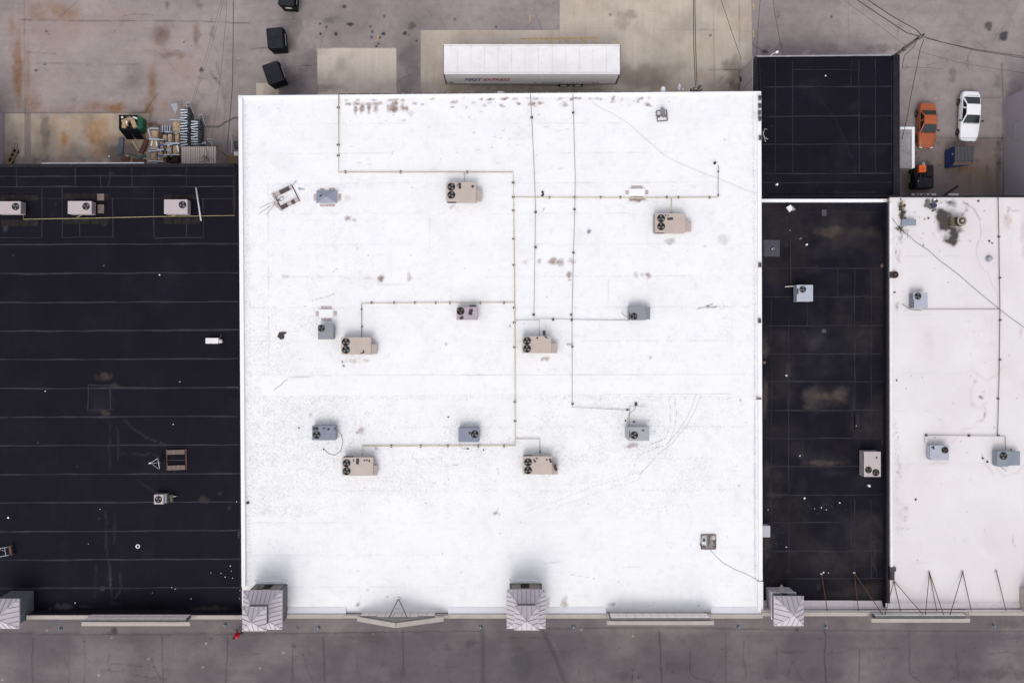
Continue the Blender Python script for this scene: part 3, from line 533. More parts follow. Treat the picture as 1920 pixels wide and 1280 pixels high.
# --- black roof in front on the right
QR = [(1428, 374), (1666, 373), (1668, 1136), (1429, 1136)]
right = bldg('black_roof_building', 'narrow building with a black roof right of the white store, dusty patches', QR, ZR, tan)
rp = Paint((0, 0, 0, .14)); rp.wear('d', 60, .45, .75, .35, 81).wear('p', 45, .48, .85, .18, 83).wear('r', 70, .44, .8, .34, 84).blob('r', 1560, 440, 80, 40, .35, soft=1.2).blob('r', 1550, 745, 70, 34, .45, soft=1.2).blob('r', 1540, 866, 60, 26, .3, soft=1.2).blob('r', 1450, 900, 30, 80, .3, soft=1.2).blob('r', 1600, 1110, 60, 24, .35, soft=1.2).blob('p', 1560, 640, 60, 30, .12, soft=1.2)
for x, y, rx, ry, v in [(1550, 435, 26, 9, .75), (1570, 428, 12, 5, .35), (1635, 437, 18, 14, .22), (1526, 505, 18, 8, .18), (1478, 700, 6, 22, .2), (1436, 660, 7, 14, .5), (1434, 645, 4, 30, .4), (1434, 745, 6, 40, .55), (1438, 880, 8, 20, .45), (1450, 928, 16, 5, .35), (1436, 1000, 12, 60, .25), (1520, 740, 18, 16, .38), (1515, 765, 16, 8, .42), (1575, 738, 18, 16, .55), (1548, 744, 22, 8, .5), (1545, 868, 38, 6, .6), (1530, 865, 20, 5, .4), (1490, 1035, 12, 6, .25), (1640, 1105, 18, 14, .4), (1560, 1115, 40, 10, .18), (1450, 1095, 16, 20, .3), (1660, 480, 4, 14, .4), (1658, 825, 4, 18, .5), (1640, 1120, 30, 12, .3), (1443, 1120, 10, 14, .3)]: rp.blob('r', x, y, rx * 1.25, ry * 1.25, min(1, v * 1.5), soft=.9, rough=.5)
for x, y, rx, ry, v in [(1525, 740, 24, 20, .14), (1578, 732, 20, 18, .16), (1530, 855, 45, 14, .10), (1480, 745, 6, 26, .10), (1475, 460, 4, 4, .2), (1545, 470, 40, 20, .06), (1600, 760, 6, 40, .1), (1608, 790, 3, 26, .2), (1525, 645, 15, 12, .18), (1530, 635, 30, 14, .08), (1545, 620, 4, 3, .3), (1640, 1040, 4, 40, .16), (1560, 888, 30, 7, .1), (1478, 1070, 6, 4, .3), (1535, 1100, 3, 8, .3)]: rp.blob('p', x, y, rx * 1.2, ry * 1.2, v * 1.7, soft=.9, rough=.5)
for i in range(45): rp.blob('p', rr.gauss(1535, 20), rr.gauss(950, 9), 1.1, 1.1, rr.uniform(.4, 1), rough=.3)
for i in range(24): rp.blob('p', rr.uniform(1432, 1660), rr.uniform(390, 1125), 1.2, 1.2, rr.uniform(.2, .7), rough=.3)
for i in range(40): rp.blob('r', rr.gauss(1450, 14), rr.uniform(900, 1050), 1.4, 1.4, rr.uniform(.3, .7), rough=.3)
rp.blob('d', 1474, 470, 28, 26, .4).rect('d', 1660, 385, 1668, 1130, .6, edge=3)
ycr = [374, 432, 502.5, 556, 610, 663, 715, 768.6, 821, 874, 927, 979, 1032.5, 1083.7, 1136]
strips(right, QR, ycr, ZR, M_BLACK, rp, .11)
for y in ycr[2:-1]: seam(right, [(1436, y + .6), (1660, y)], ZR + .008, .10, tape_dim)
for x in (1478.5, 1602.5, 1633.5): seam(right, [(x, 505 if x > 1500 else 600), (x, 820)], ZR + .010, .075, tape_dim); seam(right, [(x, 822 if x < 1500 else 935), (x + (1 if x < 1500 else 0), 1083)], ZR + .010, .075, tape_dim)
for pts in ([(1595, 935), (1597, 1032)], [(1602, 769), (1604, 820)], [(1440, 399), (1655, 398)], [(1505, 822), (1505, 875)], [(1570, 502), (1570, 556)], [(1513, 556), (1514, 610)], [(1596, 560), (1596, 610)], [(1662, 505), (1663, 1080)], [(1446, 560), (1447, 1080)]): seam(right, pts, ZR + .010, .05, tape_dim)
seam(right, [(1634, 1040), (1636, 1058), (1645, 1070), (1644, 1080)], ZR + .011, .10, tape_dim)
wbox(right, 'coping', whitecap, (1428, 373), (1674, 379), ZR - .3, ZR + .18, bevel=.02)
wbox(right, 'roof_patch', mat('grey_patch', (.045, .044, .056), .6, var=.2), (1432, 450), (1462, 481), ZR + .012, ZR + .022)
wbox(right, 'roof_patch', mat('grey_patch', (.045, .044, .056), .6), (1541, 393), (1550, 405), ZR + .012, ZR + .02)
wbox(right, 'roof_patch', mat('grey_patch', (.045, .044, .056), .6), (1541, 617), (1549, 624), ZR + .012, ZR + .02)
a, b = P(1663.5, 380, ZW), P(1668.5, 1136, ZW)
MB().box(a.x - .05, a.y, ZR - .02, b.x - .16, b.y, ZW - .02).build('step_flashing', blackcap, right)
parapet(right, 1429, 1614, z1=7.05, yin=1146.5, yout=1153, inner=pinkback, zb=ZR); parapet(right, 1614, 1668, z1=7.0, yin=1146.5, yout=1153, inner=pinkback, zb=ZR)

# --- black roofed block behind it
QN = [(1416, 106), (1687, 103), (1687, 370), (1428, 372)]
back = bldg('black_roof_building', 'square back building with a black gridded roof and panelled grey side door', QN, ZN, wall_grey)
bp = Paint((0, 0, 0, .10)); bp.wear('d', 60, .45, .75, .3, 91).wear('p', 40, .6, .9, .12, 93)
bp.blob('p', 1530, 170, 40, 30, .05).line('p', [(1535, 180), (1570, 230), (1600, 300), (1606, 340)], 2, .12, 3, .2).blob('r', 1508, 163, 14, 3, .25).blob('p', 1517, 130, 4, 3, .2).blob('p', 1600, 361, 90, 2, .25).blob('r', 1432, 365, 5, 4, .6).rect('p', 1676, 110, 1686, 366, .22, edge=2, rough=.9).rect('s', 1674, 110, 1687, 366, .8, edge=2)
for i in range(16): bp.blob('p', rr.uniform(1430, 1675), rr.uniform(115, 360), 1.2, 1.2, rr.uniform(.2, .7), rough=.3)
ycn = [105, 162.6, 218, 270.5, 325.6, 371]
strips(back, QN, ycn, ZN, M_BLACK, bp, .11)
for y in ycn[1:-1] + [342]: seam(back, [(1430, y + .5), (1673, y - .5)], ZN + .008, .10 if y != 342 else .06, tape_dim)
for x in (1453, 1485.5, 1610.6, 1641.5, 1672): seam(back, [(x, 112), (x + (1 if x < 1500 else 0), 325)], ZN + .010, .075, tape_dim)
seam(back, [(1487, 131), (1610, 131)], ZN + .010, .07, tape_dim); seam(back, [(1423, 112), (1427, 170)], ZN + .01, .06, tape_dim); seam(back, [(1596, 112), (1596, 162)], ZN + .01, .05, tape_dim)
strip_wall(back, 'edge_flashing', mat('pale_edge_metal', (.30, .29, .30), .5, var=.2), (1417, 105.5), (1672, 103.2), .09, ZN - .2, ZN + .12, 0)
strip_wall(back, 'parapet', blackcap, (1680.5, 103), (1680.5, 370), .52, ZN - .2, ZN + .22, .02)
strip_wall(back, 'edge_flashing', blackcap, (1429, 369.5), (1675, 367.5), .22, ZN, ZN + .25, 0)
strip_wall(back, 'edge_flashing', blackcap, (1417.5, 106), (1419.5, 174), .2, ZN - .2, ZN + .12, 0)
xw = P(1416, 120, ZN).x - .04
for k in range(4):                        # sections of the side door facing west
    for j, (ya, yb) in enumerate(((22.25, 23.95), (24.0, 25.7))): MB().box(xw - .10, ya, .35 + k * 1.0, xw - .03, yb, 1.31 + k * 1.0).build('door_section', mat('grey_door', (.33, .295, .30), .6, var=.07), back, .015)
MB().box(xw - .09, 25.72, .1, xw - .01, 25.86, 4.5).build('corner_trim', mat('grey_door', (.33, .295, .30)), back)
MB().tube([(xw - .1, 22.2, 4.4), (xw - .1, 22.2, .2)], .05).build('drain_pipe', mat('teal_pipe', (.07, .10, .11), .5), back)
for yy in (23.1, 24.9): MB().box(xw - .16, yy, .5, xw - .101, yy + .4, .9).build('handle_plate', dark_steel, back)

# --- older white roof, far right
QW = [(1668, 370), (1990, 370), (1990, 1140), (1669, 1140)]
whb = bldg('white_roof_building', 'building with a stained off-white roof at the right', QW, ZW, tan)
wp = Paint((0, 0, .0, .12)); wp.wear('s', 70, .42, .75, .35, 101).wear('p', 90, .45, .8, .35, 103).wear('r', 60, .60, .85, .16, 107)
for x, y, rx, ry, v in [(1768, 400, 17, 16, 1), (1775, 415, 18, 22, 1), (1790, 432, 20, 14, 1), (1787, 448, 12, 12, 1), (1783, 453, 14, 6, .85), (1788, 383, 14, 8, .9), (1778, 378, 16, 6, .8), (1812, 392, 7, 10, .8), (1806, 401, 8, 4, .7), (1742, 384, 10, 10, .6), (1690, 388, 8, 16, .95), (1692, 405, 8, 12, .95), (1687, 428, 8, 8, .8), (1688, 449, 5, 8, .95), (1689, 438, 3, 6, .8), (1682, 575, 4, 9, .7), (1841, 744, 6, 5, .85), (1845, 735, 3, 4, .6), (1824, 757, 4, 4, .3), (1846, 777, 2, 6, .5), (1840, 788, 6, 2, .5), (1697, 952, 8, 10, .28), (1697, 970, 5, 8, .25), (1694, 990, 14, 5, .25), (1690, 975, 8, 50, .12), (1686, 872, 5, 30, .22), (1891, 390, 5, 5, .55), (1890, 398, 3, 6, .35), (1886, 410, 3, 5, .4), (1900, 395, 12, 3, .25), (1772, 408, 22, 26, 1), (1785, 436, 18, 26, 1), (1764, 398, 12, 10, .8), (1786, 456, 10, 8, .7)]: wp.blob('d', x, y, rx * 1.1, ry * 1.1, min(1, v * 1.2), rough=.9, soft=1.25)
wp.blob('r', 1890, 410, 14, 16, .3).blob('r', 1686, 480, 4, 18, .4).blob('r', 1724, 543, 6, 4, .5).blob('r', 1765, 867, 22, 4, .3).blob('r', 1750, 848, 8, 18, .25).blob('r', 1918, 440, 6, 60, .35).blob('r', 1914, 625, 4, 14, .4).blob('r', 1828, 715, 5, 5, .35).blob('r', 1692, 396, 3, 5, .8).blob('r', 1740, 905, 60, 40, .05)
for pts, v in [([(1818, 688), (1835, 705), (1850, 712), (1870, 702), (1884, 686)], .4), ([(1830, 712), (1822, 730), (1818, 750), (1822, 762), (1838, 764), (1850, 752)], .35), ([(1845, 764), (1850, 772), (1846, 786), (1830, 790), (1822, 800), (1818, 810), (1800, 812), (1788, 826), (1776, 832)], .5), ([(1800, 806), (1830, 800)], .3), ([(1842, 850), (1846, 868), (1862, 890)], .5), ([(1868, 880), (1885, 892), (1910, 884), (1916, 872)], .35), ([(1800, 618), (1835, 622), (1850, 612), (1846, 590)], .22), ([(1790, 610), (1820, 600)], .2), ([(1672, 450), (1690, 430)], .3), ([(1900, 430), (1895, 460)], .2)]: wp.line('r', pts, 2.4, v * .6, 3, .25)
wp.line('d', [(1682, 455), (1679, 480), (1686, 492)], .8, .5, 1, .1).line('d', [(1898, 1000), (1900, 1020), (1904, 1024)], .8, .4, 1, .1).line('s', [(1680, 790), (1682, 1000)], 8, .5, 2, .1).line('d', [(1805, 378), (1826, 392), (1838, 412)], 1.2, .4, 1, .1).line('s', [(1720, 420), (1760, 400)], 20, .3, 3, .2)
for y in (480, 590, 700, 770, 870, 945, 1015, 1055): wp.line('d', [(1680, y), (1920, y + 1)], .7, .12, .6, .45)
wp.rect('s', 1668, 380, 1700, 1130, .25, edge=14)
for i in range(60): wp.blob('d', rr.uniform(1675, 1915), rr.uniform(380, 1050), rr.uniform(1, 2), rr.uniform(1, 2), rr.uniform(.2, .7), rough=.8)
for i in range(24): wp.blob('d', rr.uniform(1695, 1760), rr.uniform(395, 460), rr.uniform(1, 2.2), rr.uniform(1, 2), rr.uniform(.4, .9), rough=.8)
strips(whb, QW, [370, 480, 590, 700, 770, 870, 945, 1015, 1055, 1140], ZW, M_WHITE2, wp, .11)
strip_wall(whb, 'coping', mat('offwhite_coping', (.70, .67, .67), .6, var=.06, grime=.2), (1670.5, 380), (1672, 1068), .20, ZW - .1, ZW + .12, .02)
strip_wall(whb, 'coping', blackcap, (1668, 368.2), (1990, 368.2), .16, ZW - .3, ZW + .10, 0)
parapet(whb, 1668, 1816, z1=7.0, yin=1146.5, yout=1153, inner=pinkback, zb=ZW); parapet(whb, 1816, 1990, z1=7.05, yin=1146, yout=1152, inner=pinkback, zb=ZW)
signwall(whb, 1634, 1802, 1147.5, 6.9, h=.75, segs=10, mm=mat('cream_metal_sheet', (.74, .71, .66), .55, var=.05, scale=2))

# --- neighbours cut by the frame
wh = thing('warehouse', 'plain mauve-grey warehouse wall at the right edge of the yard', 'building', (58, 12, 0))
MB().box(47.62, -5, 0, 70, 23.45, 5.6).build('wall', mat('mauve_wall', (.27, .24, .265), .75, var=.05, scale=.6), wh)
MB().box(47.4, 23.46, 5.3, 70, 23.75, 5.75).build('eave', mat('green_eave', (.035, .042, .03), .7), wh)
MB().box(47.56, 20.6, 4.75, 47.615, 23.2, 5.55).build('corner_trim', mat('pale_trim', (.62, .58, .56), .6), wh)
for a in ((47.585, 18.9, 1.6, 47.617, 18.98, 3.6), (47.585, 20.7, 1.6, 47.617, 20.78, 3.6), (47.58, 18.9, 3.601, 47.617, 20.78, 3.68), (47.58, 18.9, 1.52, 47.617, 20.78, 1.599)): MB().box(*a).build('louvre_frame', wall_grey, wh)
MB().box(47.5, 4, 5.45, 47.61, 20.5, 5.6).build('gutter', mat('mauve_wall', (.27, .24, .265)), wh)
nb = thing('side_building', 'mauve wall of a building cut by the left picture edge', 'building', (-56, 17, 0))
MB().box(-64, 8, 0, -49.15, 22.0, 4.6).build('wall', mat('lilac_wall', (.30, .265, .30), .75, var=.06, scale=.6), nb)
MB().box(-64, 8, 4.601, -49.05, 22.08, 4.75).build('roof_edge', wall_grey, nb)
MB().box(-49.14, 19.6, 2.2, -49.09, 21.0, 4.0).build('wall_panel', mat('violet_panel', (.33, .29, .38), .7), nb)
shed = thing('loading_shed', 'low flat-roofed shed with a white rim beside the back building', 'shed', P(1702, 277, 0))
a, b = P(1687.5, 238, 2.4), P(1715, 315, 2.4)
MB().box(a.x + .03, a.y - .05, 0, b.x - .06, b.y + .03, 2.25).build('wall', wall_grey, shed)
sheet('roof_sheet', [(1688, 242), (1709.5, 242), (1709.5, 313), (1688, 313)], 2.27, .12, surf('gritty_roof', lin(.22, .20, .21), lin(.27, .25, .26), lin(.2, .15, .1), lin(.1, .09, .09), lin(.5, .5, .5), lin(.06, .055, .06), speck_amt=.8, sp_scale=5), shed, Paint((0, .1, .1, .8)).line('p', [(1704, 245), (1704, 312)], 1.5, .4))
MB().box(b.x - .27, a.y, 2.0, b.x, b.y, 2.42).build('rim', whitecap, shed, .02); MB().box(a.x, a.y - .22, 2.0, b.x - .272, a.y, 2.42).build('rim', whitecap, shed, .02)
MB().box(a.x, b.y, 2.0, b.x - .272, b.y + .08, 2.36).build('rim', wall_grey, shed)
# ---------------------------------------------------------------- roof towers (standing-seam hip roofs)
seam_roof = mat('mauve_metal_roof', (.51, .46, .485), .5, var=.05, scale=1.2, spec=.3)
seam_rib = mat('roof_rib', (.23, .21, .225), .5, var=.15)  # ribs darker than the slopes: shadow at the joints put into their colour
hipcap = mat('hip_cap_metal', (.55, .50, .535), .45, var=.05)
tw_dark = mat('tower_grey', (.105, .108, .112), .7, var=.12)
tw_tan = mat('tower_tan', (.20, .175, .15), .8, var=.12)
tw_pink = mat('tower_flashing', (.47, .44, .44), .6, var=.06)
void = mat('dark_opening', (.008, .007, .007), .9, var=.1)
def hip_tier(t, h0, z0, h1, z1, n, soffit=True):
    d = h0 - h1
    for k in range(4):
        M = Matrix.Rotation(k * math.pi / 2, 4, 'Z')
        f = lambda u, v, dz=0.0: M @ Vector((u, -h0 + v, z0 + (z1 - z0) * v / d + dz))
        top = [f(-h0, 0), f(h0, 0), f(h1, d), f(-h1, d)] if h1 > .02 else [f(-h0, 0), f(h0, 0), f(0, d)]
        bot = [p - Vector((0, 0, .06)) for p in top]
        pan = MB().hexa(bot, top).build('roof_slope', seam_roof, t, world=False)
        for i in range(n):
            u = -h0 + (i + .5) * 2 * h0 / n; v1 = min(d, h0 - abs(u)) - .03
            if v1 < .08: continue
            c = [f(u - .013, .0), f(u + .013, .0), f(u + .013, v1), f(u - .013, v1)]
            MB().hexa(c, [p + Vector((0, 0, .05)) for p in c]).build('standing_seam', seam_rib, pan, world=False)
        MB().tube([f(-h0 + .02, .02, .01), f(-h1, d, .01)], .035, 5).build('hip_cap', hipcap if k in (0, 3, 2) else hipcap, t, world=False)
    MB().box(-h0 + .03, -h0 + .03, z0 - .2, h0 - .03, h0 - .03, z0 - .062).build('eave', hipcap, t, world=False)
def tower2(cx, cy, label):
    t = thing('roof_tower', label, 'tower', (cx, cy, 0), 0, 'hip-roofed towers along the store front')
    hw = 1.42
    MB().box(-hw, -hw, .1, hw, hw, 8.79).build('wall', tw_dark, t, world=False)
    MB().box(-hw + .22, hw + .002, 6.6, hw - .22, hw + .04, 8.70).build('wall_panel', tw_tan, t, world=False)
    MB().box(-.45, hw + .041, 6.75, .28, hw + .07, 7.9).build('access_opening', void, t, world=False)
    MB().box(-hw - .1, hw + .075, ZM + .01, hw + .1, hw + .33, ZM + .16).build('base_flashing', whitecap, t, .03, world=False)
    hip_tier(t, 1.67, 9.0, .76, 9.85, 9)
    MB().box(-.76, -.76, 9.80, .76, .76, 10.99).build('neck_wall', tw_dark, t, world=False)
    hip_tier(t, 1.0, 11.2, 0.0, 12.05, 5)
    return t
c = P(986.5, 1141.5, 9.0); tower2(c.x, c.y, 'two-tier hip-roofed tower at the middle of the white store front')
tw = tower2(*tuple(P(492.5, 1143, 9.0))[:2], 'two-tier hip-roofed tower at the left corner of the white store front')
MB().hexa([(-1.05, 1.3, 7.9), (-.65, 1.9, 7.9), (-.25, 1.3, 7.9)], [(-1.05, 1.3, 7.98), (-.65, 1.3, 8.5), (-.25, 1.3, 7.98)]).build('cricket', tw_dark, tw, world=False)
def tower1(cx, cy, zb, label, wx=1.03, lower=True):
    t = thing('roof_tower', label, 'tower', (cx, cy, 0), 0, 'hip-roofed towers along the store front')
    MB().box(-wx, -1.1, .1, wx, 1.16, 7.15).build('wall', tw_pink if lower else tw_dark, t, world=False)
    if lower:
        MB().box(-wx - .06, -1.16, 7.02, wx + .06, 1.22, 7.16).build('wall_cap', hipcap, t, .02, world=False)
        MB().hexa([(-.42, 1.165, 6.6), (.0, 1.75, 6.6), (.42, 1.165, 6.6)], [(-.42, 1.165, 6.7), (.0, 1.165, 7.4), (.42, 1.165, 6.7)]).build('cricket', tan, t, world=False)
        MB().box(-.22, 1.13, 7.17, .22, 1.16, 7.7).build('access_opening', void, t, world=False)
    MB().box(-wx + .02, -1.08, 7.161, wx - .02, 1.12, 8.24).build('upper_wall', tw_dark, t, world=False)
    hip_tier(t, 1.285, 8.45, 0.0, 9.75, 6)
    return t
c = P(1479, 1145, 8.45); tower1(c.x, c.y, ZR, 'single hip-roofed tower at the left corner of the narrow black roof')
c = P(8, 1150, 8.45); tower1(c.x, c.y, ZL, 'grey hip-roofed tower cut by the left picture edge', wx=.95, lower=False)
a = P(1911, 1100, ZW)
t = thing('roof_tower', 'pale base of a tower cut by the right picture edge', 'tower', (a.x + 1.1, a.y - 1.1, 0), 0, 'hip-roofed towers along the store front')
MB().box(-1.1, -1.1, .1, 1.1, 1.1, 7.9).build('wall', tan, t, world=False); MB().box(-1.14, -1.14, 7.5, 1.14, 1.14, 7.92).build('wall_cap', pinkback, t, .02, world=False)
hip_tier(t, 1.0, 8.7, 0, 9.7, 5); MB().box(-.8, -.8, 7.921, .8, .8, 8.5).build('upper_wall', tw_dark, t, world=False)

# ---------------------------------------------------------------- rooftop air conditioners
beige = mat('beige_cabinet', (.42, .35, .305), .55, var=.05, scale=1.2, grime=.12, grime_c=(.16, .11, .08, 1))
blue_grey = mat('blue_grey_cabinet', (.18, .195, .245), .5, var=.07, scale=1.2, grime=.2, grime_c=(.09, .08, .08, 1))
mid_grey = mat('mid_grey_cabinet', (.215, .22, .24), .5, var=.06, scale=1.2, grime=.15, grime_c=(.1, .09, .09, 1))
lite_grey = mat('light_grey_cabinet', (.30, .305, .315), .5, var=.05, scale=1.2, grime=.15, grime_c=(.14, .1, .08, 1))
lilac_c = mat('pinkish_cabinet', (.36, .295, .33), .55, var=.05, scale=1.5, grime=.3, grime_c=(.2, .13, .12, 1))
pale_c = mat('pale_cabinet', (.40, .345, .345), .5, var=.04, scale=1.2, grime=.12, grime_c=(.3, .22, .18, 1))
sky_c = mat('pale_blue_cabinet', (.35, .365, .415), .5, var=.05, scale=1.2, grime=.12, grime_c=(.2, .18, .18, 1))
teal_c = mat('dull_blue_cabinet', (.20, .225, .26), .55, var=.08, scale=1.5, grime=.25, grime_c=(.1, .09, .08, 1))
coil_m = mat('coil_fins', (.035, .035, .038), .6, var=.3, scale=8)
blade_m = mat('fan_blade', (.23, .225, .225), .45, var=.15, scale=5)
blade_r = mat('rusty_fan_blade', (.17, .105, .065), .7, var=.3, scale=7)
guard_m = mat('fan_guard', (.03, .03, .032), .5, var=.2)
scrap_m = mat('dark_scrap', (.045, .034, .032), .8, var=.35, scale=6)
def fan(t, x, y, z, r, nb=3, bm=None, a0=0.0):
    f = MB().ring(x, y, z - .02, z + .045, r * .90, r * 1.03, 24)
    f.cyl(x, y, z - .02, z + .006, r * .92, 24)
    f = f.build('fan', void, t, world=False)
    for k in range(nb):
        a = a0 + 2 * math.pi * k / nb; mb = MB(); pts = []
        for rr_, da, zz in ((.20, -.5, .012), (.84, -.42, .010), (.88, .05, .026), (.80, .42, .036), (.20, .5, .030)): pts.append((x + r * rr_ * math.cos(a + da), y + r * rr_ * math.sin(a + da), z + zz))
        mb.hexa(pts, [(p[0], p[1], p[2] + .006) for p in pts]).build('blade', bm or blade_m, f, world=False)
    MB().cyl(x, y, z + .008, z + .05, r * .22, 12).build('hub', guard_m, f, world=False)
    gm = MB()
    for q in (.45, .70): gm.ring(x, y, z + .052, z + .060, r * q - .007, r * q + .007, 20)
    for k in range(4): a = k * math.pi / 4; gm.cbox(x, y, z + .064, 2 * r, .010, .008, a)
    gm.build('guard', guard_m, f, world=False)
def hvac(label, top, zr, h, m, fans, hood=None, hoodz=.55, dark=(), coil='W', curbm=None, group='rooftop air conditioning units', bm=None, bev=.05, panel=True, round_w=False):
    zt = zr + h; a, b = P(top[0], top[3], zt), P(top[2], top[1], zt); cx, cy = (a.x + b.x) / 2, (a.y + b.y) / 2
    t = thing('air_conditioner', label, 'air conditioner', (cx, cy, zr), 0, group)
    hx, hy = (b.x - a.x) / 2, (b.y - a.y) / 2
    MB().box(-hx + .10, -hy + .10, -.02, hx - .10, hy - .10, .16).build('curb', curbm or galv, t, world=False)
    MB().box(-hx + .02, -hy + .02, .161, hx - .02, hy - .02, h - .06).build('cabinet', m, t, bev * .5, world=False)
    MB().box(-hx, -hy, h - .059, hx, hy, h).build('lid', m, t, .02, world=False)
    loc = lambda px, py, z=zt: (P(px, py, z).x - cx, P(px, py, z).y - cy)
    for i, (fx, fy, fr) in enumerate(fans):
        x, y = loc(fx, fy); fan(t, x, y, h, fr * (H - zt) / F, 3 if i % 2 == 0 else 3, bm, a0=(fx * 1.3 + i * 2.1) % 6.28)
    # service panels and coil on the sides
    for sgn in (-1, 1):
        n = max(2, int(hx * 2 / .8))
        for i in range(n):
            x0 = -hx + .08 + i * (2 * hx - .16) / n; x1 = x0 + (2 * hx - .16) / n - .04
            MB().box(x0, sgn * (hy - .02), .24, x1, sgn * (hy - .005), h - .12).build('side_panel', coil_m if (i == 0 and coil in 'W' and hx > 1) else m, t, world=False)
    for sgn, c in ((-1, 'W'), (1, 'E')):
        if c in coil:
            lou = MB().box(sgn * (hx - .02), -hy + .08, .24, sgn * (hx - .008), hy - .08, h - .12).build('coil', coil_m, t, world=False)
            k = 0
            while .30 + k * .12 < h - .16: MB().box(sgn * (hx - .007), -hy + .1, .30 + k * .12, sgn * (hx + .004), hy - .1, .33 + k * .12).build('louvre', m, lou, world=False); k += 1
        else: MB().box(sgn * (hx - .02), -hy + .1, .24, sgn * (hx - .006), hy - .1, h - .12).build('side_panel', m, t, world=False)
    if panel and hx > 1.0:
        for xx in (hx * .12, ): MB().box(xx - .012, -hy + .03, h - .002, xx + .012, hy - .03, h + .010).build('lid_seam', m, t, world=False)
    if hood:
        zh = zr + h * hoodz; x0, y1 = P(hood[0], hood[1], zh)[:2]; x1, y0 = P(hood[2], hood[3], zh)[:2]
        x0 -= cx; x1 -= cx; y0 -= cy; y1 -= cy; s = 1 if x1 > hx else -1
        xi = s * (hx - .018); xo = x1 if s > 0 else x0; zl = h * hoodz; zi = min(h - .08, zl + .22)
        MB().hexa([(xi, y0, .30), (xo, y0, .30), (xo, y1, .30), (xi, y1, .30)] if s > 0 else [(xo, y0, .30), (xi, y0, .30), (xi, y1, .30), (xo, y1, .30)],
                  [(xi, y0, zi), (xo, y0, zl - .06), (xo, y1, zl - .06), (xi, y1, zi)] if s > 0 else [(xo, y0, zl - .06), (xi, y0, zi), (xi, y1, zi), (xo, y1, zl - .06)]).build('hood', m, t, .015, world=False)
    for q in dark:
        x0, y1 = loc(q[0], q[1]); x1, y0 = loc(q[2], q[3]); an = q[4] if len(q) > 4 else 0
        MB().cbox((x0 + x1) / 2, (y0 + y1) / 2, h + .012, abs(x1 - x0), abs(y1 - y0), .02, an).build('loose_plate', scrap_m, t, world=False)
    return t
BG = 'rooftop air conditioning units'
hvac('beige twin-fan unit just below the upper yellow pipe, dark plate beside its fans', (836.5, 341.5, 892.5, 378), ZM, 1.1, beige, [(846.3, 350.5, 7), (846.3, 365.6, 7)], (892, 355, 903, 377), .6, dark=[(859.5, 343, 864.5, 354, .05), (884, 347.5, 888.5, 352, .7), (856, 346, 858, 348.5, 0)])
hvac('beige twin-fan unit nearest the upper right corner of the white roof', (1228, 400, 1285.5, 436), ZM, 1.1, beige, [(1239.5, 409.5, 7), (1239.5, 424.5, 7)], (1285, 414, 1296.5, 434), .6, dark=[(1251, 408, 1262, 412.5, .08), (1247, 402.5, 1249.5, 405, 0), (1252, 403, 1254, 405.5, 0)])
hvac('beige twin-fan unit beside the small blue-grey unit, bent dark strip on its lid', (639.5, 632, 695.5, 664.5), ZM, 1.1, beige, [(648.5, 641, 7), (648.7, 655.5, 7)], (695, 645, 706, 663.5), .62, dark=[(676, 660.5, 682, 662.5, .2), (680.5, 656, 683, 661.5, .3)])
hvac('beige twin-fan unit right of the long yellow pipe at roof middle', (979.5, 630, 1033.5, 662), ZM, 1.1, beige, [(988.3, 639, 7), (988.3, 653.5, 7)], (1033, 643, 1045, 661.8), .62, dark=[(1017.5, 619.5, 1023, 629, .04), (1006, 632, 1009, 635, .6), (1021, 631, 1027, 633.5, -.6)])
hvac('beige twin-fan unit at lower left of the white roof, dark plates on its lid', (641, 857, 699.5, 891.5), ZM, 1.1, beige, [(650, 868, 7), (650, 882.8, 7)], (695.5, 872, 707, 890.5), .62, dark=[(668, 859, 673, 870, -.08), (662, 860.5, 664, 865, .3), (682, 861.5, 685, 864, 0), (686.5, 861, 689.5, 863.5, 0), (691, 862, 694, 865.5, 0)])
hvac('beige twin-fan unit below the yellow pipe end, dark plate on its side hood', (980.5, 855, 1035, 889), ZM, 1.1, beige, [(990, 866, 7), (990, 881, 7)], (1034.5, 870, 1046, 888.8), .62, dark=[(1001, 860, 1004, 867, .6), (1005, 857.5, 1008, 860, 0), (1023.5, 860, 1026.5, 863, 0), (1030, 859, 1034, 867, .3), (1038.5, 870, 1044, 882, .3)])
hvac('small blue-grey single-fan unit just below a white capped roof curb', (596, 608.5, 625, 636), ZM, .9, mid_grey, [(602.8, 615.5, 6)], coil='N', bev=.03)
hvac('small grey unit at the grey pipe end with a sloped blue side hood', (1179, 574, 1211, 600), ZM, .95, mid_grey, [(1188.5, 593, 6.2)], (1211, 575.5, 1219.3, 598.5), .75, dark=[(1179.3, 586, 1181.4, 599)], coil='N')
hvac('bluish-grey single-fan unit with a looping hose on the lower left of the white roof', (585, 797.5, 629.5, 825), ZM, .85, blue_grey, [(593.8, 815, 6.8)], dark=[(587, 800, 597, 806, .1), (606, 801.5, 609, 804, .6), (614, 802.5, 618, 806, -.5), (627, 800.5, 629, 806, 0)], coil='N')
hvac('bluish-grey unit with its fan on the right, above the lower yellow pipe', (859.5, 801.5, 899, 828.5), ZM, .85, blue_grey, [(890, 813.5, 6.8)], dark=[(879, 809, 882, 814, .4)], coil='N')
hvac('pale grey single-fan unit at the lower right of the white roof', (1178.5, 800, 1217.5, 826), ZM, 1.0, lite_grey, [(1189.2, 815.5, 6.8)], (1173.5, 800, 1180, 821.5), .7, dark=[(1204, 804.5, 1207.5, 808, .5), (1180, 807, 1181.5, 820)], coil='W')
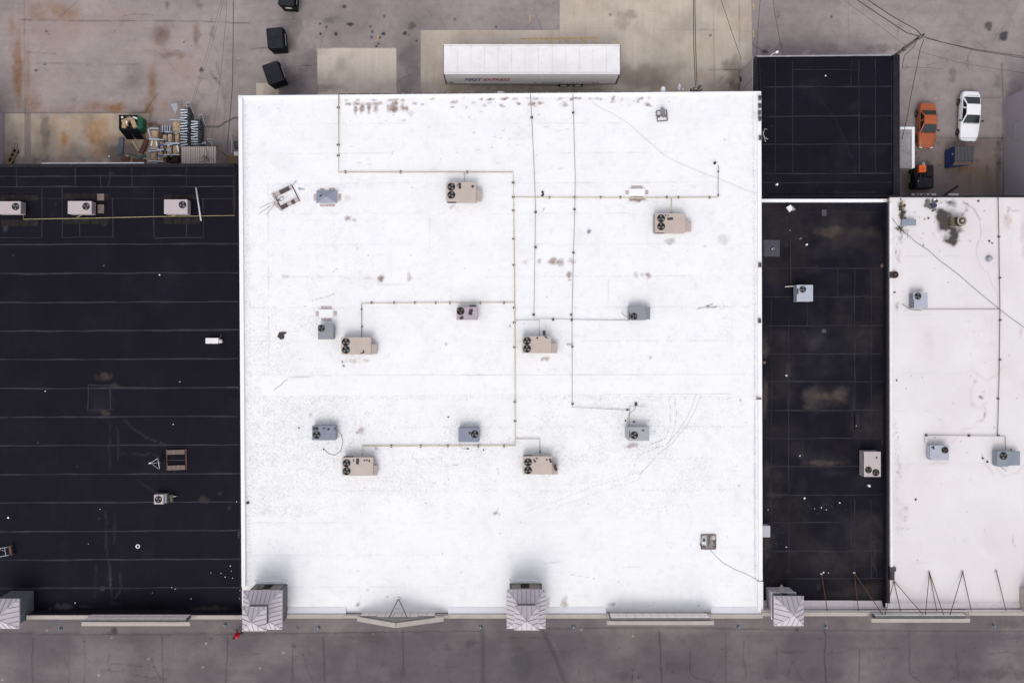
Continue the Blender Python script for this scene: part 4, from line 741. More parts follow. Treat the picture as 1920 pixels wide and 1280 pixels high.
hvac('pinkish single-fan unit with a rusty fan near the middle of the white roof', (856, 575.5, 895.5, 599.5), ZM, .9, lilac_c, [(863.6, 583.3, 7)], dark=[(879, 579, 886, 590.5, -.25), (862, 593, 869, 598.5, .5), (880, 571.5, 893, 575, 0)], coil='N', bm=blade_r)
hvac('pale grey single-fan unit on the narrow black roof with a dark left end', (1494, 534, 1524.5, 565), ZR, 1.05, sky_c, [(1505, 542.5, 6)], dark=[(1494.2, 541, 1497, 551)], coil='W', curbm=dark_steel)
hvac('tall pinkish-white unit with two fans on the narrow black roof', (1620, 846.5, 1651.5, 893.5), ZR, 1.15, pale_c, [(1628.2, 880.5, 6), (1642, 885.5, 6.3)], dark=[(1642, 856, 1645, 859)], coil='W', curbm=dark_steel, bm=blade_r, panel=False)
hvac('pale blue-grey single-fan unit on the stained white roof with a dark left end', (1712.5, 548.5, 1739.5, 578), ZW, .95, sky_c, [(1720.8, 555.3, 6)], dark=[(1712.6, 562, 1713.6, 577)], coil='W')
hvac('dull blue unit at the left end of the lower brown pipe, stained white roof', (1744, 834.5, 1779.5, 862.5), ZW, .8, sky_c, [(1771.5, 843.3, 6)], dark=[(1746, 836.5, 1752, 839, .5), (1749, 838, 1752, 842)], coil='N', bm=blade_r)
hvac('dull blue unit at the right picture edge with a sloped hood on its right', (1870, 845.5, 1891, 874.5), ZW, .9, teal_c, [(1881.2, 854.3, 6.8)], (1891, 846, 1913.5, 872), .7, dark=[(1894, 841, 1897, 844, .3)], coil='N')
for lab, tp, fx in (('pale pinkish unit at the left edge of the long black roof', (-6, 377.5, 38.5, 401), 29.3), ('pale pinkish unit on the long black roof with brown slabs at its right', (127, 377, 171.5, 401), 161.5), ('pale pinkish unit beside the white tube on the long black roof', (307.5, 374, 351.5, 401), 342.3)):
    hvac(lab, tp, ZL, .95, pale_c, [(fx, tp[1] + 10, 6.6)], coil='E', curbm=dark_steel, panel=False)
# condenser with its pipe stand
c0 = P(297.5, 936, ZL + .7)
t = thing('condenser', 'small square condenser with one large fan and a dark pipe stand beside it', 'air conditioner', (c0.x, c0.y, ZL), 0)
MB().box(-.42, -.42, .05, .42, .42, .70).build('cabinet', pale_c, t, .03, world=False); fan(t, -.02, 0, .70, .30, 3, None, .4)
MB().box(.425, -.36, .05, .62, .44, .52).build('service_panel', mid_grey, t, .02, world=False)
MB().tube([(.62, .1, .3), (.95, .15, .3), (.95, .15, .02)], .06).build('pipe', mat('olive_pipe', (.06, .055, .035), .7), t, world=False)
MB().acyl((1.0, .05, .35), (0, 1, .1), .17, .62, 14).build('tank', mat('olive_pipe', (.06, .055, .035)), t, world=False)
for y in (-.25, .35): MB().tube([(1.0, y, .02), (1.0, y, .3)], .03).build('stand_leg', dark_steel, t, world=False)
MB().tube([(1.0, .2, .4), (1.35, .22, .4), (1.4, .18, .1)], .04).build('vent_pipe', galv, t, world=False)
c0 = P(399, 638.5, ZL + .5)
t = thing('vent_box', 'small white box with a rounded pipe end on the long black roof', 'vent', (c0.x, c0.y, ZL))
MB().box(-.66, -.26, .05, .48, .24, .48).build('body', mat('white_paint', (.66, .63, .62), .5, var=.05), t, .03, world=False)
MB().acyl((.62, -.05, .26), (1, .1, 0), .17, .26, 14).build('pipe_end', mat('dull_white', (.5, .48, .48), .5), t, world=False)
MB().tube([(.6, .25, .3), (.68, .55, .35), (.62, .75, .05)], .035).build('cable', dark_steel, t, world=False)
c0 = P(1433.5, 996, ZR + .9)
t = thing('equipment_box', 'plain pale grey box half hidden under the white roof edge', 'box', (c0.x - .1, c0.y, ZR))
MB().box(-.6, -.46, .05, .58, .48, .86).build('body', mat('pale_box', (.36, .365, .40), .5, var=.05), t, .02, world=False); MB().box(-.64, -.5, .861, .6, .52, .92).build('lid', mat('pale_box', (.36, .365, .40)), t, .015, world=False); MB().box(-.2, -.51, .3, .2, -.462, .7).build('door', mid_grey, t, world=False)

# ---------------------------------------------------------------- curbs, vents, dishes
def curb(label, px, py, w, d, lidm, hip=False, rusty=True, name='capped_curb'):
    c = P(px, py, ZM + .3); t = thing(name, label, 'roof curb', (c.x, c.y, ZM), 0)
    k = (H - ZM - .3) / F; w, d = w * k / 2, d * k / 2
    if hip:
        MB().box(-w, -d, .22, w, d, .28).build('lid_rim', lidm, t, .01, world=False)
        for i, q in enumerate([((-w, -d), (w, -d)), ((w, -d), (w, d)), ((w, d), (-w, d)), ((-w, d), (-w, -d))]): MB().hexa([(q[0][0], q[0][1], .281), (q[1][0], q[1][1], .281), (0, 0, .30)], [(q[0][0], q[0][1], .285), (q[1][0], q[1][1], .285), (0, 0, .50)]).build('lid_slope', lidm, t, world=False)
        for sx, sy in ((-1, -1), (1, -1), (1, 1), (-1, 1)): MB().tube([(sx * w, sy * d, .29), (0, 0, .505)], .022, 5).build('hip_seam', mat('curb_hip', (.25, .27, .31), .5), t, world=False)
        MB().cbox(-w * .55, d * .15, .42, .24, .12, .06, .6).build('loose_plate', scrap_m, t, world=False)
        MB().box(-w + .06, -d + .06, 0, w - .06, d - .06, .219).build('curb', whitecap, t, world=False)
    else:
        MB().box(-w, -d, 0, w, d, .13).build('curb', lidm, t, .04, world=False); MB().box(-w + .05, -d + .05, .131, w - .05, d - .05, .16).build('lid', lidm, t, .02, world=False)
    fm = mat('stained_flange', (.40, .33, .315), .8, var=.4, scale=6, grime=.8, grime_c=(.7, .67, .66, 1))
    for x0, y0, x1, y1 in ((-w * .72, d + .02, w * .72 if not hip else -w * .3, d + .26), (-w * .72, -d - .27, w * .75, -d - .02), (-w - .30, -d * .55, -w - .03, d * .5), (w + .06, -d * .55, w + .30, d * .55)): MB().box(x0, y0, .008, x1, y1, .03).build('flange', fm, t, world=False)
    if hip: MB().box(w * .15, d + .02, .008, w * .7, d + .28, .03).build('flange', fm, t, world=False)
curb('blue-grey hip-lidded roof curb right of the tilted ballast frame', 612.5, 369, 39, 23.5, mat('blue_lid', (.215, .235, .30), .45, var=.05, grime=.12), hip=True)
curb('white capped roof curb above the small blue-grey single-fan unit', 610.5, 587.5, 27, 17, MATS['clean_membrane'])
curb('white capped roof curb above the upper yellow pipe at right', 1195, 359.5, 30, 14, MATS['clean_membrane'])
wood = mat('weathered_wood', (.15, .115, .105), .85, var=.2, scale=5, grime=.2)
block = mat('grey_block', (.40, .345, .33), .85, var=.12, scale=4)
dkblock = mat('dark_block', (.075, .055, .055), .85, var=.2, scale=4)
dishm = mat('grey_dish', (.19, .18, .20), .5, var=.05)
def dish(t, c, rx, ry, n, depth=.12, m=None, name='dish'):
    """shallow elliptical bowl facing n"""
    n = Vector(n).normalized(); q = Vector((0, 0, 1)).rotation_difference(n); c = Vector(c); mb = MB(); K = 18; rings = []
    for s in (0, .5, .85, 1): rings.append([c + q @ Vector((rx * s * math.cos(2 * math.pi * i / K), ry * s * math.sin(2 * math.pi * i / K), depth * s * s)) for i in range(K)])
    top = [[p for p in r_] for r_ in rings]; off = q @ Vector((0, 0, -.03))
    for r0, r1 in zip(rings[:-1], rings[1:]):
        for i in range(K):
            j = (i + 1) % K; mb.poly([r0[i], r1[i], r1[j], r0[j]]); mb.poly([r0[j] + off, r1[j] + off, r1[i] + off, r0[i] + off])
    for i in range(K): j = (i + 1) % K; mb.poly([rings[-1][i], rings[-1][i] + off, rings[-1][j] + off, rings[-1][j]])
    return mb.build(name, m or dishm, t, world=False)
# tilted ballast frame (empty)
c0 = P(538, 370.5, ZM); A = -.46
t = thing('ballast_frame', 'tilted open ballast frame with dark and pale blocks and trailing cables', 'frame', c0, -A)
for x in (-.88, .88): MB().box(x - .03, -.80, .02, x + .03, .80, .09).build('frame_rail', dkblock, t, world=False)
for i, (x0, x1, m_) in enumerate([(-.86, -.34, block), (-.33, .60, dkblock), (.61, .86, block)]): MB().box(x0, .46, .03, x1, .79, .22).build('ballast_block', m_, t, world=False)
for i, (x0, x1, m_) in enumerate([(-.86, -.2, dkblock), (-.19, .20, block), (.21, .52, dkblock), (.53, .86, block)]): MB().box(x0, -.79, .03, x1, -.46, .22).build('ballast_block', m_, t, world=False)
MB().cbox(-.95, .36, .30, .16, .98, .05, .02).build('board', block, t, world=False); MB().cbox(-1.02, -.42, .12, .22, 1.0, .05, .42).build('board', block, t, world=False)
MB().hexa([(.95, .75, .02), (1.45, .9, .02), (1.3, .98, .02)], [(.95, .75, .06), (1.45, .9, .06), (1.3, .98, .06)]).build('torn_sheet', galv, t, world=False)
MB().hexa([(1.2, .15, .02), (1.75, -.1, .02), (1.35, .35, .02)], [(1.2, .15, .06), (1.75, -.1, .06), (1.35, .35, .06)]).build('torn_sheet', galv, t, world=False)
MB().tube([(-.5 + .26 * math.cos(q * .5), .08 + .15 * math.sin(q * .5), .05 + .004 * q) for q in range(18)], .014, 5).build('cable', dark_steel, t, world=False)
for e in ((-2.6, .25), (-2.3, -.55), (-2.9, -.2)): MB().tube([(-.6, .1, .06), (-1.3, .1 + e[1] * .35, .05), e + (.03,)], .012, 5).build('cable', dark_steel, t, world=False)
# black roof ballast frame with edge-on dish
c0 = P(332, 861, ZL)
t = thing('ballast_frame', 'square ballast frame with two rows of brown blocks on the long black roof', 'frame', c0, .03)
for x in (-.86, .86): MB().box(x - .05, -.92, .02, x + .05, .92, .14).build('frame_rail', rust_steel, t, world=False)
bb = mat('brown_block', (.145, .105, .088), .85, var=.18, scale=4)
for y0 in (-.90, .48):
    for i in range(4): MB().box(-.80 + i * .4, y0, .03, -.42 + i * .4, y0 + .40, .24).build('ballast_block', bb, t, world=False)
MB().tube([(-.8, .0, .12), (.8, -.05, .12)], .03).build('mast_pipe', dark_steel, t, world=False); MB().tube([(-.82, -.02, .1), (-1.15, .02, .5)], .03).build('mast_pipe', dark_steel, t, world=False)
c0 = P(303, 866, ZL)
t = thing('satellite_dish', 'edge-on white satellite dish with a three-legged feed arm on the long black roof', 'satellite dish', c0, 0)
dish(t, (.12, .02, .75), .62, .48, (-.9, -.16, .42), .07, mat('white_dish', (.6, .58, .56), .5))
for e in (.5, -.5): MB().tube([(.08, e, .75), (-.62, .05, .75)], .016, 5).build('feed_arm', galv, t, world=False)
MB().tube([(.1, .0, .4), (-.6, .04, .72)], .016, 5).build('feed_arm', galv, t, world=False); MB().cbox(-.68, .03, .76, .22, .1, .1, .2).build('feed_horn', mat('white_paint', (.66, .63, .62)), t, world=False)
MB().tube([(.2, .0, .7), (.5, 0, .15), (.5, 0, .0)], .035).build('mast', dark_steel, t, world=False)
# two dishes on square mounts on the white roof
for lab, px, py, w, hh, kind in (('grey oval satellite dish on an open square mount near the top of the white roof', 1240.8, 217.5, 19, 20, 0), ('brown-grey satellite dish on a block-weighted square mount at the lower right of the white roof', 1328, 1015, 27.5, 27, 1)):
    c0 = P(px, py, ZM); t = thing('satellite_dish', lab, 'satellite dish', c0, .08 if kind == 0 else 0); k = (H - ZM) / F; w, hh = w * k / 2, hh * k / 2
    mm = mat('mount_steel', (.13, .115, .115), .6, var=.2) if kind == 0 else wood
    for y in (-hh, hh, (.0 if kind == 0 else hh * .98)): MB().box(-w, y - .03, .02, w, y + .03, .09).build('mount_rail', mm, t, world=False) if not (kind == 1 and y == hh * .98) else None
    for x, q in ((-w, .03), (w, .05 if kind == 0 else .03)): MB().box(x - q, -hh + .031, .02, x + q, hh - .031, .10).build('mount_rail', mm, t, world=False)
    if kind == 0:
        for x in (-w + .16, w - .16): MB().box(x - .1, -.16, .03, x + .12, -.031, .2).build('ballast_block', mm, t, world=False)
        MB().tube([(0, 0, .05), (0, 0, .6)], .03).build('mast', mm, t, world=False); dish(t, (-.02, .12, .62), .22, .50, (-.12, .1, 1), .07); MB().tube([(0, 0, .5), (-.55, -.02, .42)], .02).build('feed_arm', mm, t, world=False); MB().cbox(-.58, -.02, .44, .12, .07, .07).build('feed_horn', mm, t, world=False)
    else:
        for x0, x1, y0, y1 in ((-w + .05, -.25, -hh + .04, -hh + .26), (.22, w - .05, -hh + .04, -hh + .24), (-w + .05, -.28, hh - .22, hh - .04), (.2, w - .05, hh - .24, hh - .04), (.25, w - .05, -.25, .1)): MB().box(x0, y0, .03, x1, y1, .18).build('ballast_block', mat('brown_block', (.2, .145, .12)) if y0 < 0 else block, t, world=False)
        for x in (-.14, -.02, .09): MB().box(x - .025, -hh + .04, .1, x + .025, hh - .04, .16).build('mount_rail', dark_steel, t, world=False)
        MB().tube([(.05, -.15, .1), (.05, -.15, .55)], .03).build('mast', dark_steel, t, world=False); dish(t, (.07, -.12, .58), .20, .44, (.35, -.1, .9), .08, mat('brown_dish', (.20, .18, .175), .6)); MB().cbox(-.42, .16, .2, .22, .2, .14).build('splice_box', dark_steel, t, world=False); MB().cbox(-w - .03, -.25, .1, .14, .12, .12).build('splice_box', dark_steel, t, world=False)
def vent(label, px, py, z, r, h, m, capr=0, name='pipe_vent'):
    c0 = P(px, py, z); t = thing(name, label, 'roof vent', c0)
    MB().cyl(0, 0, .0, .03, r * 1.9, 14).build('flashing', blackcap if z in (ZR, ZN) else m, t, world=False); MB().cyl(0, 0, .031, h, r, 14).build('pipe', m, t, world=False); MB().cyl(0, 0, h + .001, h + .004, r * .8, 12).build('opening', void, t, world=False)
    if capr: MB().cyl(0, 0, h + .03, h + .12, capr, 16, capr * .5).build('cap', m, t, smooth=False, world=False)
    return t
vent('dark open pipe vent near the top right corner of the white roof', 1340, 306, ZM, .07, .35, dark_steel)
vent('round blue-grey pipe vent right of the two long grey pipes', 1104, 435, ZM, .085, .22, mat('blue_vent', (.24, .25, .31), .5), capr=.15)
vent('white pipe vent on a grey patch of the narrow black roof', 1447.5, 467, ZR, .09, .35, whitecap); vent('white pipe vent right of the rusty pipe on the narrow black roof', 1511, 459, ZR, .07, .25, whitecap, capr=.09)
vent('white round vent below the tall pinkish-white unit', 1627, 909, ZR, .08, .3, whitecap, capr=.12); vent('pale mushroom vent on the stained white roof near the long pipe', 1853, 485, ZW, .16, .3, lite_grey, capr=.22, name='mushroom_vent')
vent('small pale vent at the centre left of the narrow black roof', 1473, 703.5, ZR, .06, .2, whitecap, capr=.08); vent('white conical vent in the lower left corner of the back black roof', 1455, 347, ZN, .08, .3, whitecap, capr=.11)
# grease fan in its black oil stain
c0 = P(1792, 417, ZW); t = thing('exhaust_fan', 'round kitchen exhaust fan standing in a black oil stain', 'exhaust fan', c0)
MB().box(-.62, -.40, .0, .35, .42, .35).build('curb', mat('oily_metal', (.10, .085, .055), .6, var=.4, scale=5), t, .03, world=False)
MB().cyl(.1, .02, .351, .8, .38, 22, .44).build('housing', mat('oily_black', (.02, .018, .015), .4), t, world=False)
for i, (r0, r1, z) in enumerate(((.30, .42, .82), (.16, .26, .90), (.0, .13, .95))): MB().ring(.1, .02, z - .1, z, max(r0, .005), r1, 22).build('cap_ring', mat('fan_cap', (.32, .28, .22), .5, var=.2, scale=6) if i != 1 else dkblock, t, world=False)
MB().box(-.72, -.43, .3, .1, -.40, .42).build('grease_tray', lite_grey, t, world=False)
c0 = P(1700, 418, ZW); t = thing('duct_box', 'flat grey-blue duct cover lying beside the dark debris at the roof corner', 'duct', c0)
MB().box(-.60, -.28, .25, .62, .26, .45).build('cover', mat('duct_blue', (.20, .23, .27), .5, var=.1), t, .02, world=False)
for x in (-.45, .45): MB().box(x - .04, -.2, 0, x + .04, .2, .249).build('leg', dark_steel, t, world=False)
c0 = P(1675, 515.5, ZW); t = thing('roof_drain_box', 'rusty dark round scupper box on the edge between black and stained white roofs', 'scupper', c0)
MB().cyl(.03, 0, .0, .30, .30, 18).build('drum', rust_steel, t, world=False); MB().cyl(.03, 0, .301, .31, .24, 18).build('opening', void, t, world=False); MB().box(-.36, -.28, .0, -.06, .28, .2).build('spout', dark_steel, t, .02, world=False); MB().cbox(.05, .0, .34, .16, .2, .06, .3).build('lid', mat('brown_lid', (.10, .06, .045), .8), t, world=False)
c0 = P(1747, 384, ZW); t = thing('rooftop_junk_pile', 'cluster of blackened pots with a round dark drum on the stained white roof', 'junk pile', c0)
jm = mat('mossy_metal', (.11, .115, .10), .8, var=.4, scale=6)
MB().cyl(.05, -.10, .0, .35, .24, 16).build('drum', mat('navy_drum', (.03, .035, .06), .6), t, world=False)
for x, y, sx, sy in ((-.42, .3, .3, .3), (-.2, -.22, .3, .26), (.1, .36, .22, .2), (-.5, -.1, .22, .34), (.36, .3, .2, .2), (.15, -.5, .34, .16)): MB().cbox(x, y, .1, sx, sy, .2, x * 3).build('pot', jm if x < .2 else dark_steel, t, .02, world=False)
MB().cbox(.1, .4, .3, .16, .14, .12, .3).build('can', whitecap, t, world=False)

# ---------------------------------------------------------------- pipe runs
yel = mat('pale_yellow_pipe', (.50, .44, .27), .6, var=.2, scale=3, grime=.3, grime_c=(.2, .17, .12, 1))
gryp = mat('grey_pipe', (.17, .16, .165), .55, var=.2, scale=3)
rstp = mat('rusty_pipe', (.035, .018, .014), .7, var=.3, scale=3)
brnp = mat('brown_pipe', (.12, .085, .075), .6, var=.2, scale=3)
sup = mat('pipe_block', (.06, .052, .045), .85, var=.3, scale=6)
def pipe(label, runs, z, r, m, sups=(), name='gas_pipe', zoff=.16, group=None, cat='pipe', sz=(.24, .13)):
    p0 = P(*runs[0][0][:2], z); t = thing(name, label, cat, p0, 0, group)
    for pts in runs: MB().tube([P(x, y, z + zoff if len(q) < 1 else q[0]) for x, y, *q in pts], r, 8).build('pipe_run', m, t, smooth=True)
    for s in sups:
        x, y, o = s; p = P(x, y, z); sx, sy = (sz[0], sz[1]) if o == 'v' else (sz[1] * 1.1, sz[0])
        MB().box(p.x - sx / 2, p.y - sy / 2, z + .004, p.x + sx / 2, p.y + sy / 2, z + zoff - r).build('pipe_support', sup, t)
    return t
V_ = lambda x, ys: [(x + (y - 323) * .008, y, 'v') for y in ys]
pipe('long pale yellow gas pipe running down the middle of the white roof', [[(635, 178), (634.5, 323), (962, 323), (964, 470), (965.5, 640), (966, 835), (679, 836), (679, 858)]], ZM, .045, yel,
     [(634.5, y, 'v') for y in (202, 272, 292)] + [(x, 323, 'h') for x in (648, 751, 876)] + V_(962, (343, 370, 395, 448, 497, 577, 605, 651, 753, 789)) + [(x, 835.6, 'h') for x in (734, 789, 897, 945, 840)])
pipe('yellow branch pipe running right from the long pipe across the upper white roof', [[(966, 370), (1200, 371), (1346, 370)], [(1259, 371), (1259, 402)]], ZM, .032, yel, [(x, 370.6, 'h') for x in (1030, 1077, 1126, 1163, 1250, 1272, 1330)], sz=(.2, .12))
pipe('yellow branch pipe running left at the middle of the white roof', [[(965, 567), (820, 567.5), (678, 569)]], ZM, .032, yel, [(x, 567.8, 'h') for x in (697, 739, 778, 817, 844, 901, 945)], sz=(.2, .12))
pipe('short brown drop pipe down to the beige unit left of centre', [[(678, 569), (678, 632)]], ZM, .026, brnp, [(678, 580, 'v'), (679, 612, 'v')], sz=(.14, .1))
pipe('thin drop pipe to the uppermost beige twin-fan unit', [[(870.5, 323), (870.5, 343)]], ZM, .018, gryp)
pipe('thin bent pipe to the beige unit at the middle of the white roof', [[(966, 600), (1011, 600), (1011, 632)]], ZM, .02, gryp); pipe('thin bent pipe to the beige unit at the lower end of the yellow pipe', [[(966, 822), (1012, 822), (1012.5, 850)]], ZM, .024, brnp, [(1012.5, 846, 'v')], sz=(.12, .1))
pipe('grey riser pipe at the right end of the yellow branch', [[(1346.5, 370), (1346.8, 310)]], ZM, .022, brnp, [(1346.5, 322, 'v'), (1346.5, 366, 'v')], sz=(.12, .1))
pipe('left one of two long grey pipes, bending right to a small grey unit', [[(994.5, 176), (998, 240), (1002, 330), (1004, 390), (1003, 470), (1001, 597), (1090, 599), (1179, 600.3)]], ZM, .021, gryp, [(997, 221, 'v'), (1004, 398, 'v'), (1004, 464, 'v'), (1000.5, 590, 'v'), (1037, 599, 'h'), (1072, 599.6, 'h')], 'conduit', sz=(.22, .16))
pipe('right one of two long grey pipes, bending right above a pale grey unit', [[(1074, 176), (1076, 240), (1078.5, 330), (1077.5, 400), (1074.5, 500), (1072.5, 600), (1073, 763), (1178, 768.5)]], ZM, .021, gryp, [(1074.5, 212, 'v'), (1077, 393, 'v'), (1075, 474, 'v'), (1071, 590, 'v'), (1073, 650, 'v'), (1073.3, 757, 'v'), (1176.5, 768, 'v')], 'conduit', sz=(.2, .13))
pipe('brown pipe loop above the pale grey unit at the lower right', [[(1180.5, 798, ZM + .3), (1180.5, 761, ZM + .2), (1210, 762, ZM + .2)], [(1193, 760, ZM + .2), (1190, 768, ZM + .2), (1180, 776, ZM + .2), (1177, 786, ZM + .2), (1178, 798, ZM + .3)]], ZM, .018, brnp, [(1192, 757, 'h')], 'conduit', sz=(.28, .2))
pipe('black hose curling from the bluish-grey unit at the lower left', [[(629, 803, ZM + .6), (640, 815, ZM + .1), (643, 828, ZM + .03), (639, 845, ZM + .03), (628, 853, ZM + .03), (616, 850, ZM + .03), (608, 842, ZM + .03)]], ZM, .016, dark_steel, [(607, 842, 'h')], 'hose', zoff=.05, cat='hose', sz=(.12, .12))
pipe('short hose below the bluish-grey unit near the lower yellow pipe', [[(860, 828, ZM + .3), (862, 836, ZM + .05), (868, 841, ZM + .03), (877, 841, ZM + .03)]], ZM, .012, dark_steel, [(877, 841, 'h')], 'hose', zoff=.05, cat='hose', sz=(.12, .12))
pipe('short hose beside the small grey unit with the sloped side hood', [[(1165, 585, ZM + .03), (1170, 591, ZM + .03), (1178, 596, ZM + .2)]], ZM, .014, dark_steel, (), 'hose', cat='hose')
thinw = mat('thin_cable', (.44, .42, .41), .7, var=.1)
pipe('thin cable snaking from the top edge to the right edge of the white roof', [[(1110, 192), (1128, 204), (1150, 214), (1180, 233), (1200, 252), (1222, 270), (1240, 287), (1262, 301), (1300, 317), (1320, 326), (1345, 334), (1372, 345), (1395, 356), (1424, 363)]], ZM, .010, thinw, (), 'roof_cable', zoff=.03, cat='cable')
pipe('thin cable trailing from the lower right satellite dish to the roof edge', [[(1331, 1029), (1340, 1040), (1356, 1055), (1378, 1067), (1400, 1076), (1423, 1088)]], ZM, .014, gryp, (), 'roof_cable', zoff=.03, cat='cable')
pipe('yellow pipe running along the units on the long black roof', [[(44, 403), (44, 411), (170, 409), (300, 406), (440, 404)], [(143, 408), (154, 403, ZL + .3)], [(322, 405), (334, 402, ZL + .3)]], ZL, .026, mat('yellow_pipe', (.36, .31, .15), .6, var=.15), (), zoff=.12)
pipe('rusty riser pipe at the right edge of the long black roof', [[(438.5, 309), (439, 404)]], ZL, .03, rstp, (), zoff=.12)
c0 = P(372.3, 383, ZL); t = pipe('white plastic tube lying across the yellow pipe on the long black roof', [[(367.5, 352), (377, 414)]], ZL, .07, mat('white_tube', (.48, .46, .49), .5, var=.08), (), 'plastic_tube', zoff=.25, cat='tube')
pipe('thin rusty pipe above the pale grey unit on the narrow black roof', [[(1482, 395), (1482.3, 480), (1483, 535)]], ZR, .03, rstp, (), zoff=.1); pipe('pale stub pipe left of the unit on the narrow black roof', [[(1472, 537.5), (1494, 536)]], ZR, .05, mat('pale_pipe', (.45, .42, .40), .6), (), zoff=.3)
pipe('long brown pipe running down the stained white roof', [[(1871.5, 370), (1873, 440), (1875, 580), (1873.5, 700), (1870.5, 816)]], ZW, .032, brnp, [(1872, 444, 'v'), (1874, 521, 'v'), (1874.6, 600, 'v'), (1874, 674, 'v'), (1870.5, 747, 'v'), (1871, 816, 'v')], sz=(.2, .12))
pipe('brown branch pipe from the long pipe to the pale blue-grey unit', [[(1875, 579.5), (1730, 579.8)]], ZW, .024, brnp, ()); pipe('lower brown pipe feeding two dull blue units on the stained white roof', [[(1733.5, 830), (1733.5, 815.5), (1870, 816.5), (1885, 818), (1885.5, 842)]], ZW, .024, brnp, [(1736, 815.5, 'h'), (1816, 816.2, 'h')], sz=(.18, .16))
pipe('black cable sagging diagonally across the stained white roof', [[(1672, 408), (1690, 432), (1706, 443), (1716, 453), (1742, 470), (1760, 487), (1775, 498), (1800, 517), (1826, 540), (1850, 560), (1875, 580), (1895, 596), (1925, 617)]], ZW, .017, dark_steel, (), 'roof_cable', zoff=.05, cat='cable')
pipe('thin pale cable curving down the stained white roof', [[(1806, 378), (1826, 392), (1836, 412), (1840, 432), (1838, 448), (1832, 460), (1830, 470), (1835, 492), (1842, 504), (1853, 512), (1858, 530), (1867, 545), (1871, 556), (1871, 578)]], ZW, .009, thinw, (), 'roof_cable', zoff=.03, cat='cable')
pipe('brown drain pipe and hose left of the pale blue-grey unit', [[(1692, 570), (1698, 574), (1706, 580), (1728, 582)]], ZW, .025, brnp, (), 'hose', cat='hose')
pipe('thin hose below the dull blue unit at the right edge', [[(1874, 872, ZW + .2), (1882, 880), (1888, 883)]], ZW, .025, lite_grey, (), 'hose', cat='hose')
pipe('dark conduit running along the inner face of the right front parapet', [[(1508, 1142), (1700, 1141.5), (1925, 1140.5)]], ZW, .03, rstp, (), 'conduit', zoff=.3)

# ---------------------------------------------------------------- steel braces of the right front parapet
def brace(label, foot, tips, z):
    f = P(*foot, z); t = thing('parapet_brace', label, 'brace', f, 0, 'rusty steel braces of the front parapet')
    MB().cyl(0, 0, .005, .12, .10, 12).build('anchor', lite_grey, t, world=False)
    for x, y, zt in tips: MB().tube([f + Vector((0, 0, .10)), P(x, y, zt)], .035, 6).build('strut', rust_steel, t)
brace('single brace nearest the corner tower on the narrow black roof', (1539.5, 1075), [(1551.5, 1145, 6.9)], ZR)
brace('pair of braces spreading right at the middle of the narrow black roof', (1601, 1073), [(1609.5, 1145, 6.9), (1656, 1153, 7.5)], ZR)
brace('three braces meeting at the dark corner post', (1675, 1088), [(1659, 1153, 7.5), (1688.5, 1145, 6.9), (1733, 1154, 7.5)], ZW)
brace('three-legged brace left of the other two on the stained white roof', (1741.5, 1072), [(1735, 1153, 7.5), (1756.5, 1145, 6.9), (1769.5, 1153, 7.5)], ZW)
brace('two-legged brace at the middle of the stained white roof', (1804, 1071), [(1781, 1153, 7.5), (1821.5, 1145, 6.9)], ZW)
brace('single brace at the right of the stained white roof', (1867, 1070), [(1886.5, 1145, 6.9)], ZW)
c0 = P(1673, 1074, ZW); t = thing('corner_post', 'dark square post at the corner between black and stained white roofs', 'post', c0)
MB().box(-.22, -.6, -.6, .16, .55, .1).build('shaft', mat('brown_black', (.03, .024, .024), .7, var=.2), t, .02, world=False); MB().box(-.28, .2, .101, .26, .56, .18).build('cap', dark_steel, t, .02, world=False)

# ---------------------------------------------------------------- blocks, scraps, small litter
gb = mat('coping_block', (.16, .14, .14), .8, var=.2, scale=6)
for lab, x, y, a in (('grey block on the coping nearest the top right corner of the white roof', 1424, 184.5, .15), ('second grey block down from the top right corner of the white roof', 1423.6, 199, .02), ('third grey block down from the top right corner of the white roof', 1423.3, 212, 0), ('fourth grey block down from the top right corner, slightly turned', 1424, 223, .2), ('grey block by the broken antenna at the right coping', 1425, 259, 0), ('grey block on the right coping opposite the narrow black roof patch', 1424, 497, 0), ('grey block on the right coping level with the small grey unit', 1423.5, 601.5, 0)):
    mb = MB().cbox(0, 0, .09, .26, .42, .18, 0); o = single('coping_block', mb, gb, lab, 'block', P(x, y, ZM + .22), a, 'grey blocks along the right coping', .015); MB().cbox(0, 0, .182, .16, .28, .004).build('core_hole', dark_steel, o, world=False)
single('scupper_pipe', MB().cbox(0, 0, .05, .42, .16, .1), mat('brown_scupper', (.12, .09, .09), .7), 'brown scupper piece lying across the right coping', 'scupper', P(1422.5, 747, ZM + .22), 0)
t = thing('broken_antenna', 'bent pale antenna arms by the right edge of the white roof', 'antenna', P(1430, 252, ZN + 1.2))
for pts in ([(0, 0, .2), (.1, .45, .2), (.35, .38, .2)], [(0, 0, .2), (.1, -.3, .2), (.35, -.5, .2), (.42, -.42, .2)], [(0, 0, .2), (.2, -.7, .15)], [(-.25, .0, .9), (0, 0, .2)]): MB().tube(pts, .02, 5).build('arm', mat('pale_antenna', (.5, .46, .46), .5), t, world=False)
MB().tube([(0, 0, -1.2), (0, 0, .2)], .03).build('mast', galv, t, world=False)
def chip(px, py, z, s, m, label, name='debris', cat='debris', group=None, h=.04, seed=0):
    rn = random.Random(seed + px * 13 + py); n = rn.randint(4, 6); pts = []
    for i in range(n): a = 2 * math.pi * (i + rn.uniform(-.25, .25)) / n; q = s * rn.uniform(.55, 1.1); pts.append((q * math.cos(a), q * math.sin(a)))
    mb = MB().prism(pts, 0, h); return single(name, mb, m, label, cat, P(px, py, z + .012), 0, group)
